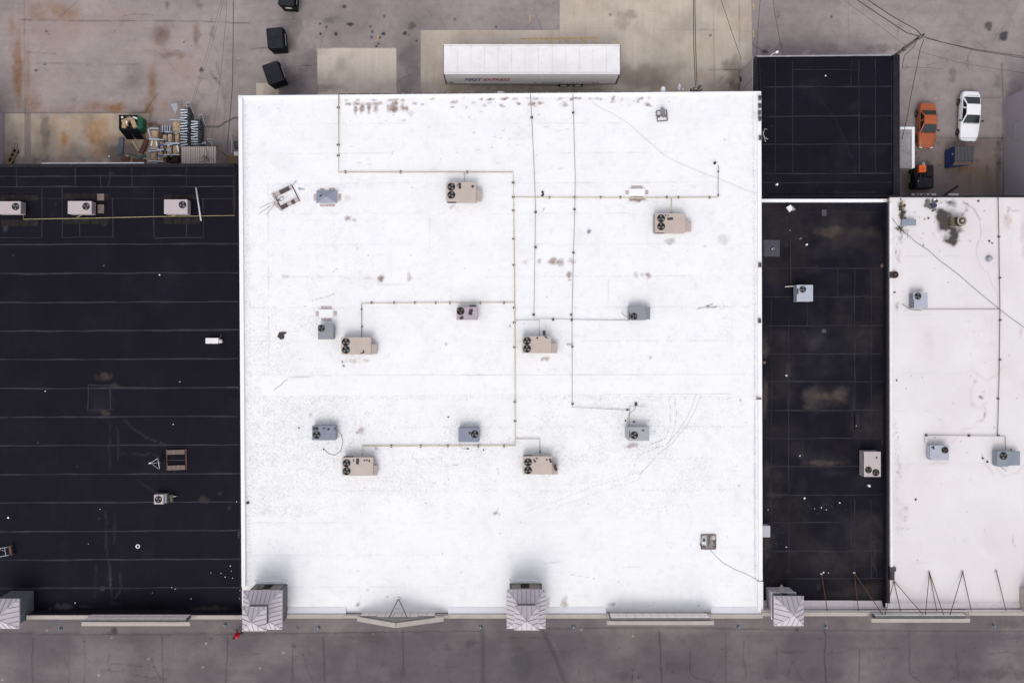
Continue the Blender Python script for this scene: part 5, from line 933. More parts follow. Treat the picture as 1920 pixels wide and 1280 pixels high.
wp_ = mat('white_scrap', (.72, .70, .68), .6, var=.08); gs = mat('grey_scrap', (.26, .25, .25), .7, var=.15)
for px, py, s, lab in [(299.5, 515.5, .12, 'largest white scrap in the upper right part of the long black roof'), (85.5, 733, .10, 'square white scrap left of the square patch outline on the long black roof'), (337.5, 715.5, .06, 'small white scrap right of the square patch outline on the long black roof'), (15.8, 970, .13, 'white scrap at the left picture edge above the lattice truss'), (432, 1060.5, .06, 'topmost white chip in the group of six near the corner tower'), (434, 1070, .06, 'second white chip from the top in the group near the corner tower'), (395.5, 1073, .06, 'leftmost white chip in the group of six near the corner tower'), (414.5, 1074, .06, 'second white chip from the left in the group near the corner tower'), (422.5, 1081, .06, 'lower middle white chip in the group of six near the corner tower'), (436, 1083, .06, 'lowest white chip at the right of the group of six'), (322, 1100.5, .06, 'left chip of the touching white pair near the lowest seam'), (329, 1103.5, .08, 'right chip of the touching white pair near the lowest seam'), (286, 1110.5, .06, 'white chip left of and below the touching pair'), (358.5, 1121.5, .06, 'white chip right of and below the touching pair'), (141, 1129.5, .10, 'white scrap above the left front parapet beside the dusty corner'), (195, 498, .05, 'tiny white chip left of the largest scrap on the long black roof'), (450, 1106, .06, 'white chip on the wall edge above the corner tower'), (449, 1121, .06, 'white chip on the wall edge left of the corner tower'), (444, 940, .07, 'white chip against the white store wall level with the condenser'), (325, 795, .07, 'faint white chip above the square ballast frame'), (188, 954, .05, 'tiny white chip below and left of the condenser'), (166, 1019, .05, 'tiny white chip left of the white plastic ring')]:
    chip(px, py, ZL, s * .8, wp_, lab, 'scrap', 'scrap', 'small white scraps on the long black roof')
for px, py, s, lab in [(1508.5, 933, .13, 'large white scrap above the speckled patch of the narrow black roof'), (1574, 942, .1, 'white scrap right of the speckled patch of the narrow black roof'), (1544, 1072.5, .1, 'white scrap beside the anchor of the single brace'), (1474, 1025, .08, 'bluish white chip low on the left of the narrow black roof'), (1499.5, 854, .1, 'white scrap in the long dusty streak of the narrow black roof'), (1481.5, 432, .1, 'white block beside the thin rusty pipe'), (1553, 1073, .06, 'tiny white chip right of the single brace anchor'), (1605.5, 798, .06, 'white chip above and left of the tall two-fan unit'), (1440, 955, .05, 'tiny white chip at the left edge above the grey box'), (1527, 953, .06, 'leftmost of three tiny chips in the speckled patch'), (1540, 951, .06, 'middle of three tiny chips in the speckled patch'), (1549, 955, .06, 'rightmost of three tiny chips in the speckled patch')]:
    chip(px, py, ZR, s * .8, wp_, lab, 'scrap', 'scrap', 'small white scraps on the narrow black roof')
chip(1548, 142.5, ZN, .09, wp_, 'small white scrap on the back black roof', 'scrap', 'scrap'); chip(1480, 391, ZR, .35, wp_, 'crumpled white sheet at the top of the narrow black roof', 'crumpled_sheet', 'sheet', h=.15); chip(1485, 392, ZR, .28, gs, 'grey crumpled sheet beside the white one on the narrow black roof', 'crumpled_sheet', 'sheet', h=.1)
chip(1508, 955 - 20, ZR, .05, wp_, 'tiny white scrap beside the larger ones below the dusty patch', 'scrap', 'scrap'); chip(1501, 447, ZR, .16, mat('brown_scrap', (.14, .09, .08), .8), 'brown scrap beside the white vent on the narrow black roof', 'scrap', 'scrap'); chip(1654, 499, ZR, .2, mat('brown_scrap', (.14, .09, .08)), 'brown scrap at the right edge of the narrow black roof', 'scrap', 'scrap')
chip(1433, 679, ZR, .22, mat('brown_scrap', (.14, .09, .08)), 'brown rubble against the left edge of the narrow black roof', 'rubble', 'rubble', h=.15)
single('plastic_ring', MB().ring(0, 0, .0, .05, .12, .19, 18), wp_, 'white plastic ring lying on the long black roof', 'ring', P(258.7, 1023.5, ZL + .012))
t = thing('folded_membrane', 'dark crumpled panel lying on the left of the white roof', 'membrane', P(529, 629, ZM))
for k, (pts, z) in enumerate([(((-.42, -.1), (-.1, -.36), (.12, -.3), (.1, .3), (-.25, .3)), .05), (((.0, .05), (.42, .2), (.3, .33), (-.2, .28)), .10), (((-.1, -.3), (.18, -.28), (.2, .05), (.02, .05)), .13)]): MB().prism(pts, z - .04, z).build('fold', scrap_m, t, world=False)
for x, y, s, m_, lab in [(644, 685.5, .15, gs, 'grey hexagonal scrap below the beige unit left of centre'), (642, 678.5, .09, scrap_m, 'dark chip below the beige unit left of centre'), (956, 611, .14, gs, 'grey square scrap left of the long yellow pipe'), (465, 942, .16, scrap_m, 'black lump at the left edge of the white roof'), (1017.5, 366, .22, scrap_m, 'dark bracket beside the upper yellow branch pipe'), (1017, 361, .16, scrap_m, 'small dark clip above the upper yellow branch pipe'), (560.5, 802, .10, scrap_m, 'dark bar left of the bluish-grey unit with the hose'), (840.5, 781.5, .10, scrap_m, 'dark chip above the bluish-grey unit with its fan on the right'), (906.5, 843, .10, scrap_m, 'dark chip below the lower yellow pipe'), (1172.5, 788.5, .10, scrap_m, 'dark chip above left of the pale grey unit'), (1189, 790, .12, scrap_m, 'dark chip above the pale grey unit'), (890, 836, .09, scrap_m, 'dark chip on the lower yellow pipe below the bluish-grey unit'), (878, 841, .08, scrap_m, 'dark end fitting beside the lower yellow pipe')]:
    chip(x, y, ZM, s, m_, lab, 'scrap', 'scrap')
for x, y, lab in [(1854.5, 452, 'dark clump of leaves left of the long brown pipe'), (1860, 456, 'small dark clump beside the leaves near the long brown pipe'), (1681, 713, 'dark chip at the left of the stained white roof'), (1716.5, 936, 'dark chip low on the stained white roof'), (1842, 859, 'dark chip left of the right-hand dull blue unit'), (1851, 865, 'second dark chip left of the right-hand dull blue unit'), (1677.5, 548.5, 'brown block at the left edge of the stained white roof'), (1834, 377, 'black chip near the top edge of the stained white roof'), (1740, 409, 'dark chip between the junk pile and the oil stain')]:
    chip(x, y, ZW, .12, scrap_m, lab, 'scrap', 'scrap', h=.06)
t = thing('debris_heap', 'dark heap of leaves and yellow scraps in the corner of the stained white roof', 'debris', P(1690, 388, ZW)); rn = random.Random(3)
for i in range(26):
    x, y = rn.gauss(0, .18), rn.gauss(-.1, .45); MB().cbox(x, y, rn.uniform(.03, .12), rn.uniform(.08, .22), rn.uniform(.06, .16), .05, rn.uniform(0, 3), rn.uniform(-.4, .4)).build('scrap_piece', mat('yellow_scrap', (.40, .30, .10), .7) if i % 6 == 0 else scrap_m, t, world=False)
t = thing('cable_tangle', 'tangle of dark branches and cables below the duct cover', 'tangle', P(1690, 432, ZW))
for i in range(8): MB().tube([(rn.gauss(0, .15), rn.gauss(.1, .3), .05), (rn.gauss(0, .2), rn.gauss(0, .2), .2), (rn.gauss(0, .25), rn.gauss(-.1, .28), .05)], .016, 4).build('branch', dark_steel, t, world=False)
for lab, x, y, m_ in (('brown slab leaning right of the middle pale unit on the long black roof', 189.5, 370, wood), ('lower brown slab right of the middle pale unit on the long black roof', 190, 392, bb)): single('roof_slab', MB().cbox(0, 0, .06, .62 if m_ is wood else .55, .6 if m_ is wood else .78, .08), m_, lab, 'slab', P(x, y, ZL + .01), 0, None, .01)
# lattice hoist on the long black roof
c0 = P(6, 1032, ZL); t = thing('ladder_truss', 'pale lattice truss lying on wheels at the left edge of the long black roof', 'truss', c0, .16)
for y in (-.42, .36): MB().tube([(-1.2, y, .5), (.78, y * .9, .5)], .028, 6).build('chord', galv, t, world=False)
for i, x in enumerate((-.75, -.1, .5)): MB().tube([(x, -.42, .5), (x, .36, .5)], .022, 6).build('rung', galv, t, world=False)
for a_, b_ in (((-.75, -.4), (-.1, .34)), ((-.75, .34), (-.1, -.4)), ((-.1, .34), (.5, 0))): MB().tube([a_ + (.5,), b_ + (.5,)], .018, 5).build('diagonal', galv, t, world=False)
for y in (-.4, .38): MB().acyl((.95, y, .2), (0, 1, 0), .2, .12, 14).build('wheel', rubber, t, world=False)
MB().box(.78, -.4, .3, 1.0, .38, .42).build('axle_block', rust_steel, t, world=False)
# ---------------------------------------------------------------- semitrailer
tr_white = mat('trailer_white', (.72, .70, .70), .45, var=.06, scale=.6, grime=.30, grime_c=(.42, .35, .32, 1))
tr_side = mat('trailer_side', (.86, .85, .875), .4, var=.03, scale=.8)
navy = mat('navy_lettering', (.02, .03, .09), .5, var=.02); redl = mat('red_lettering', (.42, .02, .05), .5, var=.02); greyl = mat('grey_lettering', (.16, .15, .17), .5, var=.05)
a, b = P(832, 138, 4.1), P(1162.5, 84.5, 4.1)
tc = (a + b) / 2; L2, W2 = (b.x - a.x) / 2, (b.y - a.y) / 2
t = thing('semitrailer', 'white box semitrailer parked along the dock with lettering on its side', 'trailer', (tc.x, tc.y, 0))
MB().box(-L2 + .03, -W2 + .02, 1.16, L2 - .06, W2 - .02, 4.02).build('box_body', tr_side, t, .02, world=False)
npan = 13; pw = 2 * L2 / npan
for i in range(npan): MB().hexa([(-L2 + i * pw + .002, -W2 + .1, 4.022), (-L2 + (i + 1) * pw - .002, -W2 + .1, 4.022), (-L2 + (i + 1) * pw - .002, W2 - .1, 4.022), (-L2 + i * pw + .002, W2 - .1, 4.022)], [(-L2 + i * pw + .006, -W2 + .1, 4.085), (-L2 + (i + 1) * pw - .006, -W2 + .1, 4.085), (-L2 + (i + 1) * pw - .006, W2 - .1, 4.085), (-L2 + i * pw + .006, W2 - .1, 4.085)]).build('roof_panel', tr_white, t, world=False)
for s in (-1, 1): MB().box(-L2, s * W2 - .06, 3.93, L2, s * W2 + .06, 4.10).build('top_rail', tr_white, t, .02, world=False); MB().box(-L2 + .02, s * (W2 - .03) - .03, 1.02, L2 - .02, s * (W2 - .03) + .03, 1.17).build('bottom_rail', mat('grey_rail', (.22, .21, .22), .5), t, world=False)
for i in range(1, 26): x = -L2 + i * (2 * L2) / 26; MB().box(x - .012, -W2 + .006, 1.2, x + .012, -W2 + .019, 3.92).build('side_seam', mat('seam_grey', (.74, .735, .75), .5), t, world=False)
for x, n_ in ((-L2 - .02, 'front_frame'), (L2 + .02, 'rear_frame')):
    fr = MB().box(x - .05, -W2 - .02, 1.05, x + .05, -W2 + .12, 4.06).box(x - .05, W2 - .12, 1.05, x + .05, W2 + .02, 4.06).box(x - .05, -W2 + .121, 3.92, x + .05, W2 - .121, 4.06).build(n_, mat('frame_grey', (.10, .09, .095), .5, var=.2), t, world=False)
for y0 in (-W2 + .13, .01): MB().box(L2 - .05, y0, 1.18, L2 + .0, y0 + W2 - .14, 3.9).build('door', tr_white, t, world=False)
for y in (-1.0, -.4, .2, .8): MB().cyl(L2 + .08, y, 3.9, 4.0, .03, 8).build('marker_lamp', redl, t, world=False)
for x in (P(1057, 160, .6).x - tc.x, P(1083.5, 160, .6).x - tc.x):
    MB().acyl((x, 0, .52), (0, 1, 0), .07, 2 * W2 - .2, 10).build('axle', dark_steel, t, world=False)
    for s in (-1, 1):
        for o in (.16, .50):
            w = MB().acyl((x, s * (W2 - o), .52), (0, 1, 0), .52, .28, 22).build('tyre', rubber, t, .03, world=False)
            MB().acyl((x, s * (W2 - o + .145 * (1 if o < .3 else 0)), .52), (0, 1, 0), .33, .06, 18).build('rim', mat('pale_rim', (.55, .53, .52), .4, metal=.2), w, world=False)
x0, x1 = P(985, 160, .8).x - tc.x, P(1044, 160, .8).x - tc.x
MB().hexa([(x0 - .4, -W2 + .05, .95), (x0, -W2 + .05, .38), (x1, -W2 + .05, .36), (x1, -W2 + .05, 1.02), (x0 - 1.8, -W2 + .05, 1.02)], [(x0 - .4, -W2 + .09, .95), (x0, -W2 + .09, .38), (x1, -W2 + .09, .36), (x1, -W2 + .09, 1.02), (x0 - 1.8, -W2 + .09, 1.02)]).build('side_skirt', mat('skirt_grey', (.34, .33, .34), .5), t, world=False)
for s in (-1, 1): MB().box(P(909, 160, .5).x - tc.x - .07, s * .75 - .07, .12, P(909, 160, .5).x - tc.x + .07, s * .75 + .07, 1.02).box(P(909, 160, .5).x - tc.x - .15, s * .75 - .15, .005, P(909, 160, .5).x - tc.x + .15, s * .75 + .15, .119).build('landing_leg', dark_steel, t, world=False)
MB().box(L2 - .1, -1.1, .45, L2, 1.1, .58).box(L2 - .09, -.8, .581, L2 - .02, -.7, 1.05).box(L2 - .09, .7, .581, L2 - .02, .8, 1.05).build('underride_bar', dark_steel, t, world=False)
MB().box(-L2 + .1, -.9, .95, L2 - .2, .9, 1.159).build('chassis', dark_steel, t, world=False)
def lettering(body, x, z, size, m, xs=1.0, shear=.25):
    cu = bpy.data.curves.new('lettering', 'FONT'); cu.body = body; cu.size = size; cu.extrude = .004; cu.shear = shear; cu.offset = .022 * size; cu.space_character = 1.02
    o = bpy.data.objects.new('tmp', cu); col.objects.link(o); dg = bpy.context.evaluated_depsgraph_get(); dg.update()
    me = bpy.data.meshes.new_from_object(o.evaluated_get(dg)); bpy.data.objects.remove(o); w = max(v.co.x for v in me.vertices)
    for v in me.vertices: px, py, pz = v.co; v.co = (x + px * xs, -W2 + .012 - pz, z + py)
    me.name = 'lettering'; me.materials.clear(); link_mesh('lettering', me, m, t); return x + w * xs
zt = 2.02; xl = P(870.5, 148, 2.4).x - tc.x; xr = P(956, 148, 2.4).x - tc.x
xe = lettering('FIRST', xl, zt, .92, navy, 1.0); k = (xr - xl) / 1.0
# measure once, then stretch so that both words fill the painted length
for o in [c for c in t.children if c.name.startswith('lettering')]: bpy.data.objects.remove(o)
w1 = xe - xl; xe2 = lettering('EXPRESS', 0, zt, .92, redl, 1.0); w2 = xe2
for o in [c for c in t.children if c.name.startswith('lettering')]: bpy.data.objects.remove(o)
q = (xr - xl) / (w1 + w2); e = lettering('FIRST', xl, zt, .92, navy, q); lettering('EXPRESS', e + .03, zt, .92, redl, q)
for x0, x1, z_, m_ in ((1016, 1058, 1.42, greyl), (1062, 1085, 1.42, greyl), (1090, 1125, 1.42, redl), (1000, 1008, 1.42, greyl)):   # lines of small print, too fine to read
    xa, xb = P(x0, 152, 1.5).x - tc.x, P(x1, 152, 1.5).x - tc.x; mb = MB(); x = xa; rn = random.Random(int(x0))
    while x < xb: w = rn.uniform(.12, .34); mb.box(x, -W2 + .008, z_, min(xb, x + w), -W2 + .018, z_ + .13); x += w + .09
    mb.build('small_print', m_, t, world=False)
MB().acyl((P(992, 150, 1.6).x - tc.x, -W2 + .012, 1.5), (0, 1, 0), .18, .02, 16).build('side_badge', mat('pale_badge', (.75, .75, .76), .4), t, world=False)
MB().box(-L2 + .3, -W2 + .01, 1.35, -L2 + .7, -W2 + .022, 1.62).build('side_badge', greyl, t, world=False)

# ---------------------------------------------------------------- waste containers
bin_black = mat('black_bin_paint', (.006, .006, .008), .6, var=.3, scale=3, spec=.12, grime=.1, grime_c=(.05, .045, .04, 1)); rib_black = mat('black_lid_rib', (.024, .025, .034), .5, var=.2, spec=.25); lid_black = mat('black_lid_plastic', (.004, .004, .007), .5, var=.2, scale=3, spec=.12)
def black_bin(label, pxc, ang, w=1.48, l=1.95, h=1.75, sticker=False):
    c0 = P(pxc[0], pxc[1], h); t = thing('waste_container', label, 'dumpster', (c0.x, c0.y, 0), ang, 'black waste containers in the yard')
    hw, hl = w / 2, l / 2
    MB().hexa([(-hw + .10, -hl + .05, .14), (hw - .02, -hl + .05, .14), (hw - .02, hl - .05, .14), (-hw + .10, hl - .05, .14)], [(-hw + .02, -hl + .03, h - .25), (hw + .10, -hl + .03, h - .45), (hw + .10, hl - .03, h - .45), (-hw + .02, hl - .03, h - .25)]).build('body', bin_black, t, .02, world=False)
    for s in (-1, 1):
        MB().hexa([(-hw + .02, s * (hl - .03) - .03, h - .449), (hw + .10, s * (hl - .03) - .03, h - .449), (hw, s * (hl - .03) + .03, h - .449), (-hw + .02, s * (hl - .03) + .03, h - .449)], [(-hw + .02, s * (hl - .03) - .03, h - .04), (hw - .1, s * (hl - .03) - .03, h - .04), (hw - .1, s * (hl - .03) + .03, h - .04), (-hw + .02, s * (hl - .03) + .03, h - .04)]).build('side_cheek', bin_black, t, world=False)
        MB().box(-.5, s * (hl + .0) - .02, .7, .35, s * (hl + .09), .92).build('lift_pocket', bin_black, t, .02, world=False)
    for i, (y0, y1) in enumerate(((-hl, -.01), (.01, hl))):
        lid = MB().hexa([(-hw, y0, h - .03), (hw, y0, h - .06), (hw, y1, h - .06), (-hw, y1, h - .03)], [(-hw, y0, h + .01), (hw, y0, h - .02), (hw, y1, h - .02), (-hw, y1, h + .01)]).build('lid', lid_black, t, world=False)
        n = 8
        for k in range(n): y = y0 + (k + .5) * (y1 - y0) / n; MB().hexa([(-hw + .05, y - .045, h + .011), (hw - .04, y - .045, h - .019), (hw - .04, y + .045, h - .019), (-hw + .05, y + .045, h + .011)], [(-hw + .06, y - .025, h + .050), (hw - .05, y - .025, h + .02), (hw - .05, y + .025, h + .02), (-hw + .06, y + .025, h + .05)]).build('lid_rib', rib_black, lid, world=False)
    MB().tube([(-hw - .03, -hl + .05, h - .02), (-hw - .03, hl - .05, h - .02)], .03, 6).build('hinge_bar', dark_steel, t, world=False)
    MB().tube([(hw + .08, -hl * .7, h - .3), (hw + .16, -hl * .7, h - .25), (hw + .16, hl * .4, h - .25), (hw + .08, hl * .4, h - .3)], .02, 6).build('front_handle', galv, t, world=False)
    for x in (-hw + .25, hw - .2):
        for y in (-hl + .2, hl - .2): MB().acyl((x, y, .08), (1, 0, 0), .08, .06, 10).build('caster', rubber, t, world=False)
    if sticker: MB().box(-.25, -hl + .0, .95, .35, -hl + .029, 1.2).build('sticker', mat('pale_sticker', (.5, .48, .40), .5), t, world=False)
    return t
black_bin('black waste container cut by the top picture edge', (538, -9), R(-4), sticker=True)
black_bin('upright black waste container, middle of the three above the white store', (516, 71.5), R(5)); black_bin('turned black waste container nearest the white store', (512, 136.5), R(19.5))
# blue container in the right yard
bluep = mat('blue_bin_paint', (.008, .028, .11), .45, var=.15, scale=2, grime=.15, grime_c=(.05, .05, .06, 1)); ribg = mat('grey_lid_rib', (.085, .082, .088), .6, var=.1); lidg = mat('grey_lid_plastic', (.014, .013, .016), .6, spec=.15, var=.15, scale=3)
a, b = P(1790, 308, 1.85), P(1826.5, 274, 1.85); cx, cy = (a.x + b.x) / 2, (a.y + b.y) / 2; hx, hy = (b.x - a.x) / 2, (b.y - a.y) / 2
t = thing('waste_container', 'dark blue waste container with a ribbed grey lid and rusty front rim', 'dumpster', (cx, cy, 0))
MB().hexa([(-hx, -hy - .02, .12), (hx, -hy + .25, .12), (hx, hy, .12), (-hx, hy, .12)], [(-hx - .01, -hy + .02, 1.3), (hx, -hy + .0, 1.3), (hx, hy, 1.8), (-hx - .01, hy, 1.8)]).build('body', bluep, t, .02, world=False)
MB().hexa([(-hx - .01, -hy + .02, 1.301), (-hx + .03, -hy + .02, 1.301), (-hx + .03, hy, 1.801), (-hx - .01, hy, 1.801)], [(-hx - .01, -hy + .25, 1.82), (-hx + .03, -hy + .25, 1.82), (-hx + .03, hy, 1.84), (-hx - .01, hy, 1.84)]).build('side_cheek', bluep, t, world=False)
lid = MB().hexa([(-hx, -hy + .28, 1.80), (hx, -hy + .28, 1.80), (hx, hy, 1.85), (-hx, hy, 1.85)], [(-hx, -hy + .28, 1.83), (hx, -hy + .28, 1.83), (hx, hy, 1.88), (-hx, hy, 1.88)]).build('lid', lidg, t, world=False)
for i in range(14): x = -hx + (i + .5) * 2 * hx / 14; MB().hexa([(x - .045, -hy + .3, 1.832), (x + .045, -hy + .3, 1.832), (x + .045, hy - .02, 1.882), (x - .045, hy - .02, 1.882)], [(x - .03, -hy + .31, 1.875), (x + .03, -hy + .31, 1.875), (x + .03, hy - .03, 1.92), (x - .03, hy - .03, 1.92)]).build('lid_rib', ribg, lid, world=False)
MB().hexa([(-hx + .05, -hy + .03, 1.40), (hx - .02, -hy + .03, 1.40), (hx - .02, -hy + .27, 1.79), (-hx + .05, -hy + .27, 1.79)], [(-hx + .05, -hy + .03, 1.44), (hx - .02, -hy + .03, 1.44), (hx - .02, -hy + .27, 1.82), (-hx + .05, -hy + .27, 1.82)]).build('front_chute', mat('rusty_blue', (.13, .085, .075), .7, var=.4, scale=5), t, world=False)
MB().box(-hx - .10, -.5, .8, -hx - .012, .45, 1.0).build('lift_pocket', bluep, t, .02, world=False); MB().box(-hx - .04, .1, 1.45, -hx - .012, .22, 1.6).build('sticker', mat('pale_sticker', (.5, .48, .4)), t, world=False)
# green container with open top, heaped with rubbish
greenp = mat('green_bin_paint', (.006, .085, .045), .5, var=.15, scale=2, grime=.12, grime_c=(.03, .04, .03, 1))
a, b = P(223, 243, 1.6), P(258.5, 216, 1.6); cx, cy = (a.x + b.x) / 2, (a.y + b.y) / 2; hx, hy = (b.x - a.x) / 2, (b.y - a.y) / 2
t = thing('waste_container', 'open green waste container full of cardboard and bags with black lids hanging down', 'dumpster', (cx, cy, 0))
mb = MB(); e = .06
mb.box(-hx, -hy, .12, hx, -hy + e, 1.5).box(-hx, hy - e, .12, hx, hy, 1.6).box(-hx, -hy + e, .12, -hx + e, hy - e, 1.55).box(hx - e, -hy + e, .12, hx, hy - e, 1.55).box(-hx + e, -hy + e, .12, hx - e, hy - e, .2)
mb.build('body', greenp, t, world=False)
MB().hexa([(hx + .001, -hy + .05, .1), (hx + .14, -hy + .2, .1), (hx + .14, hy - .1, .1), (hx + .001, hy, .1)], [(hx + .001, -hy + .0, 1.52), (hx + .30, -hy + .25, 1.25), (hx + .30, hy - .15, 1.25), (hx + .001, hy, 1.52)]).build('lift_pocket', greenp, t, .03, world=False)
for a_ in ((-hx, -hy, 1.501, hx, -hy + .1, 1.56), (-hx, hy - .1, 1.601, hx, hy, 1.66), (-hx, -hy + .101, 1.551, -hx + .1, hy - .101, 1.61)): MB().box(*a_).build('rim', bin_black, t, world=False)
for i, x0 in enumerate((-hx, .02)):
    lid = MB().hexa([(x0, -hy - .04, 1.46), (x0 + hx - .04, -hy - .04, 1.46), (x0 + hx - .0, -hy - .62, .35), (x0 + .16, -hy - .62, .35)], [(x0, -hy - .01, 1.5), (x0 + hx - .04, -hy - .01, 1.5), (x0 + hx - .0, -hy - .58, .37), (x0 + .16, -hy - .58, .37)]).build('lid', lid_black, t, world=False)
    for k in range(6): x = x0 + .1 + k * (hx - .2) / 5; MB().tube([(x, -hy - .07, 1.36), (x + .06, -hy - .60, .42)], .018, 4).build('lid_rib', lid_black, lid, world=False)
card = mat('cardboard', (.36, .245, .145), .85, var=.2, scale=3, grime=.3, grime_c=(.2, .13, .08, 1)); bagm = mat('black_bag', (.012, .012, .014), .35, var=.2, spec=.5); whitep = mat('white_packing', (.7, .67, .63), .6, var=.1)
rn = random.Random(12); GB = (cx, cy)
for i, (x, y, sx, sy, an, m_, nm) in enumerate([(-.45, .0, .5, .7, .3, card, 'carton'), (.38, -.1, .42, .85, .35, card, 'carton'), (-.2, .35, .4, .35, -.5, card, 'carton'), (-.5, -.35, .4, .35, .1, card, 'carton'), (.1, .42, .5, .28, -.7, mat('pink_carton', (.38, .25, .2), .8), 'carton'), (-.22, .05, .16, .28, .1, whitep, 'white_scrap'), (.55, .48, .45, .14, -.25, whitep, 'white_scrap'), (-.62, .5, .2, .16, .2, whitep, 'white_scrap'), (.05, -.3, .5, .45, .2, bagm, 'rubbish_bag'), (-.05, .55, .4, .25, 0, bagm, 'rubbish_bag'), (-.7, -.0, .25, .5, 0, bagm, 'rubbish_bag'), (.6, -.5, .3, .25, 0, bagm, 'rubbish_bag')]):
    mb = MB().cbox(0, 0, 0, sx, sy, .3 if m_ is card else .16, an, rn.uniform(-.25, .25)) if nm != 'rubbish_bag' else MB().cyl(0, 0, -.2, .02, sx * .55, 9, sx * .25)
    lab = ('brown carton at the left inside the open green waste container|large tilted brown carton at the right inside the green waste container|brown carton near the upper middle inside the green waste container|brown carton in the lower left corner of the green waste container|pinkish carton near the top edge inside the green waste container|bright white scrap at the centre of the green waste container|long white scrap at the upper right of the green waste container|small white scrap in the upper left corner of the green waste container|black rubbish bag at the lower middle of the green waste container|black rubbish bag near the top edge of the green waste container|black rubbish bag at the left edge of the green waste container|black rubbish bag in the lower right corner of the green waste container').split('|')[i]
    single(nm, mb, m_, lab, {'carton': 'carton', 'white_scrap': 'scrap', 'rubbish_bag': 'rubbish bag'}[nm], (GB[0] + x, GB[1] + y, 1.25 + rn.uniform(-.1, .15) + (.12 if m_ is whitep else 0)), 0, {'carton': 'cartons in the green waste container', 'white_scrap': 'white scraps in the green waste container', 'rubbish_bag': 'bags in the green waste container'}[nm], .03)
MB().box(-hx + e, -hy + e, .201, hx - e, hy - e, 1.0).build('rubbish_fill', bagm, t, world=False)

# ---------------------------------------------------------------- roll cages, cardboard bales, lumber
cage_m = mat('cage_steel', (.30, .335, .38), .4, metal=.5, var=.2, scale=5); cage_l = mat('cage_light_steel', (.36, .40, .45), .4, metal=.3, var=.15, scale=5)
ORD = ('first second third fourth fifth sixth seventh eighth ninth tenth eleventh twelfth thirteenth fourteenth').split()
def cage_proto(w, h=1.5, lab=''):
    t = thing('roll_cage', lab, 'roll cage', (0, 0, 0), 0, 'nested steel roll cages')
    MB().cbox(0, 0, h, w, .10, .05, 0, .5).build('top_rail', cage_l, t, .01, world=False)
    fr = MB()
    for x in (-w / 2 + .02, w / 2 - .02): fr.tube([(x, 0, .15), (x, 0, h)], .022, 6)
    for z in (.18, .5, .8, 1.1): fr.tube([(-w / 2, .0, z), (w / 2, .0, z)], .014, 4)
    fr.build('side_frame', cage_m, t, world=False)
    for k in range(5): x = -w / 2 + (k + 1) * w / 6; MB().tube([(x, 0, .2), (x, 0, h - .03)], .011, 4).build('wire', cage_m, t, world=False)
    MB().cbox(0, .25, .45, w * .92, .6, .03, 0, .9).build('folding_deck', mat('cage_deck', (.07, .075, .085), .6, var=.2), t, world=False)
    for x in (-w / 2 + .05, w / 2 - .05): MB().acyl((x, 0, .075), (1, 0, 0), .075, .05, 10).build('caster', rubber, t, world=False)
    return t
c0 = P(344.5, 206, 1.5); first = cage_proto(.66, 1.5, 'end steel roll cage at the upper end of the long nested row'); first.location = (c0.x, c0.y, 0)
n = 14
for i in range(1, n): c = P(344.5 + (.6 if i % 3 else -.6), 206 + i * 5.05, 1.5); dup(first, (c.x, c.y, 0), R(rr.uniform(-11, 11)), ORD[i] + ' steel roll cage from the top of the long nested row' if i < n - 1 else 'steel roll cage at the lower end of the long nested row')
for i in range(10): c = P(364.8 + rr.uniform(-.5, .5), 228 + i * 4.7, 1.5); dup(first, (c.x, c.y, 0), R(rr.uniform(-12, 12)), ORD[i] + ' steel roll cage from the top of the short nested row')['group'] = 'roll cages of the short nested row'
for i in range(4): c = P(304.5 + i * 4.6, 241.5, 1.5); dup(first, (c.x, c.y, 0), R(90 + rr.uniform(-3, 3)), ORD[i] + ' from the left of four empty roll cages among the cardboard')['group'] = 'row of four empty roll cages'
def hand_truck(label, px, py, a):
    c = P(px, py, 1.2); t = thing('stair_frame', label, 'ladder', (c.x, c.y, 0), a)
    for s in (-1, 1): MB().tube([(s * .16, .35, 1.5), (s * .30, -.45, .8), (s * .32, -.6, .05)], .028, 6).build('rail', cage_l, t, world=False)
    MB().tube([(-.16, .35, 1.5), (.16, .35, 1.5)], .028, 6).build('rail', cage_l, t, world=False)
    for i in range(4): q = i / 4; MB().box(-.2 - .09 * q, .2 - .2 * i, 1.33 - .18 * i, .2 + .09 * q, .27 - .2 * i, 1.36 - .18 * i).build('tread', mat('dark_tread', (.04, .04, .045), .6), t, world=False)
    for s in (-1, 1): MB().tube([(s * .16, .35, 1.48), (s * .2, .5, .05)], .022, 6).build('rear_leg', cage_m, t, world=False)
hand_truck('steel step ladder at the upper end of the long roll cage row', 355, 202, R(-4)); hand_truck('steel step ladder beside the short roll cage row', 377.5, 224, R(-8))
single('bent_panel', MB().hexa([(-.25, .3, .9), (.3, .42, .9), (.5, -.1, 1.1), (.3, -.7, 1.2)], [(-.25, .3, .94), (.3, .42, .94), (.5, -.1, 1.14), (.3, -.7, 1.24)]), galv, 'bent grey sheet at the upper end of the roll cages', 'panel', P(333, 207, 0))
bale_ms = [card, mat('pale_cardboard', (.40, .285, .18), .85, var=.2, scale=4, grime=.25, grime_c=(.2, .14, .1, 1))]
